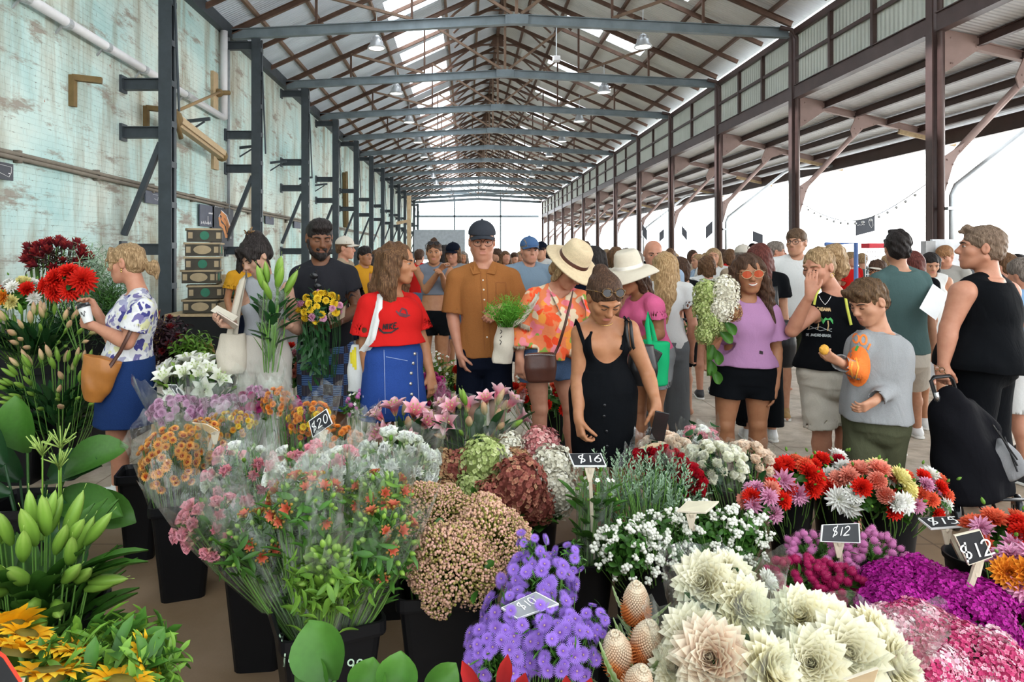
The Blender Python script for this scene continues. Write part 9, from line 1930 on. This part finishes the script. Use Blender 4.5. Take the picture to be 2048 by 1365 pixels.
def crate(lb, px, py, Y, w=.5, h=.16, d=.34, rot=0.0, flip=0, gr='printed produce crates'):
 c = P(px, py, Y); r = thing('crate', lb, 'crate', c, gr); M3 = Matrix.Rotation(rot, 3, 'Z')
 def bx(mb, x, y, z, a, b_, e): mb.box(c + M3 @ V(x, y, z), (a, b_, e), M3)
 mb = MB(); t = .012
 for s_ in (-1, 1): bx(mb, 0, s_ * (d / 2 - t / 2), h / 2, w, t, h); bx(mb, s_ * (w / 2 - t / 2), 0, h / 2, t, d - 2 * t, h)
 bx(mb, 0, 0, .01, w - .02, d - .02, .02); put('walls', mb, M_CRATE, r)
 mb = MB()
 for s_ in (-1, 1): bx(mb, 0, s_ * d / 2, h + .002, w + .03, .03, .022); bx(mb, s_ * w / 2, 0, h + .002, .03, d + .03, .022)
 put('rim', mb, M_CRL, r)
 for f, (ox, oy, ax) in enumerate(((0, -d / 2 - .002, 0), (w / 2 + .002, 0, 1))):
  m = Matrix.Rotation(PI / 2, 3, 'X' if not ax else 'Y'); g = (f + flip) % 2; mb = MB(); rr = h * .36
  mb.lathe(c + M3 @ V(ox, oy, h / 2), [(.001, .002), (rr, .002), (rr, -.002), (.001, -.002)], 20, M3 @ m @ Matrix.Diagonal((1, 1.6 if not g and ax else 1, 1)) @ (Matrix.Diagonal((1.9, 1, 1)) if not g and not ax else Matrix.Identity(3))); put('printed_disc', mb, M_CRG if g else M_CRL, r)
  for s_ in (-1, 1): mb = MB(); q = M3 @ (V(ox + s_ * w * .4, oy, h / 2) if not ax else V(ox, oy + s_ * d * .38, h / 2)); mb.box(c + q, (.05, .006, h * .5) if not ax else (.006, .05, h * .5), M3); put('printed_panel', mb, M_CRL, r)
 return r
Yc = 8.5
for i, (px, py, rot) in enumerate(((405, 624, .2), (411, 596, .35), (404, 566, .15), (407, 540, .3), (409, 512, .22), (408, 484, .4))):
 crate('dark printed produce crate, %s from the top of the tall stack by the wall' % ORD[5 - i], px, py, Yc, .40, .15, .34, rot, i % 2)
for i, (px, py, rot) in enumerate(((458, 622, .1), (462, 594, .25))): crate('dark printed produce crate, %s of the short stack behind the tote bag' % ('lower', 'upper')[i], px, py, 8.6, .24, .15, .3, rot, i % 2)
r = thing('stall_table', 'table under black cloth carrying the crate stacks', 'table', (fx(415, 8.55), 8.55, 0)); zt = P(0, 625, 8.5).z - .003
mb = MB(); mb.box((fx(418, 8.55), 8.6, zt - .015), (.85, .7, .03)); put('tabletop', mb, M_TIMB2, r); mb = MB(); mb.box((fx(418, 8.55), 8.6, (zt - .03) / 2), (.82, .66, zt - .035)); put('cloth', mb, M_CLOTH, r)
r = thing('carton', 'open brown cardboard carton behind the shoulder of the woman in grey', 'box', P(466, 575, 9.0)); mb = MB(); mb.box(P(462, 565, 9.0), (.28, .3, .2)); put('box', mb, M_TIMB2, r); mb = MB(); mb.poly([P(442, 550, 8.84), P(478, 549, 8.84), P(470, 568, 8.7), P(446, 574, 8.7)], (0, .005, .003)); put('flap', mb, M_TIMB2, r)
r = thing('market_counter', 'wooden food counter with post and cross bar along the left side', 'counter', (fx(815, 14), 14, 0)); mb = MB(); mb.box((-2.3, 13, .5), (1.6, 6, 1.0)); put('base', mb, mat('counter grey', (.3, .3, .3), .6), r)
mb = MB(); mb.box((fx(818, 14), 14, 1.6), (.08, .08, 2.4)); mb.bar(P(793, 447, 14), P(822, 441, 14), .06, .06); put('post', mb, M_TIMB2, r); mb = MB(); mb.box((-2.3, 13, 1.02), (1.7, 6.1, .04)); put('worktop', mb, M_TIMB2, r)
M_WBOX = mat('white panel', (.75, .77, .8), .5); mb = MB(); mb.box(P(880, 490, 30) - V(0, 0, 0), (2.2, 1, 1.3)); mb.box(V(P(880, 490, 30).x, 30, .5), (2.2, 1, 1.2)); put('market_kiosk', mb, mat('grey blue panel', (.42, .46, .5), .6), label='grey blue kiosk far down the left aisle', cat='kiosk')
r = thing('bread_rack', 'white wire rack with red header and a blue frame behind the ponytail', 'rack', (fx(1745, 9.5), 9.5, 0)); mb = MB()
for i in range(7): x = 1731 + i * 5; mb.tube([P(x, 500, 9.5), V(fx(x, 9.5), 9.5, .1)], .006, 5)
for y in range(504, 620, 9): mb.tube([P(1731, y, 9.5), P(1761, y, 9.5)], .006, 5)
put('wires', mb, M_PVC, r); mb = MB(); mb.box(P(1746, 492, 9.5), (.22, .2, .07)); put('header', mb, mat('red plastic', (.7, .03, .05), .4), r); mb = MB(); mb.tube([P(1650, 489, 9.7), P(1712, 486, 9.7), V(fx(1712, 9.7), 9.7, .05)], .03, 6); put('blue_frame', mb, mat('blue frame', (.1, .2, .5), .5), r)
r = thing('white_sign_board', 'white sign board on a pale post behind the person in black', 'sign', (fx(1870, 8.5), 8.5, 0)); mb = MB(); mb.box(P(1893, 515, 8.5), (.38, .04, .45)); put('board', mb, M_WBOX, r); mb = MB(); mb.box((fx(1856, 8.5), 8.5, .9), (.12, .1, 1.75)); put('post', mb, mat('grey post', (.45, .45, .45), .6), r)
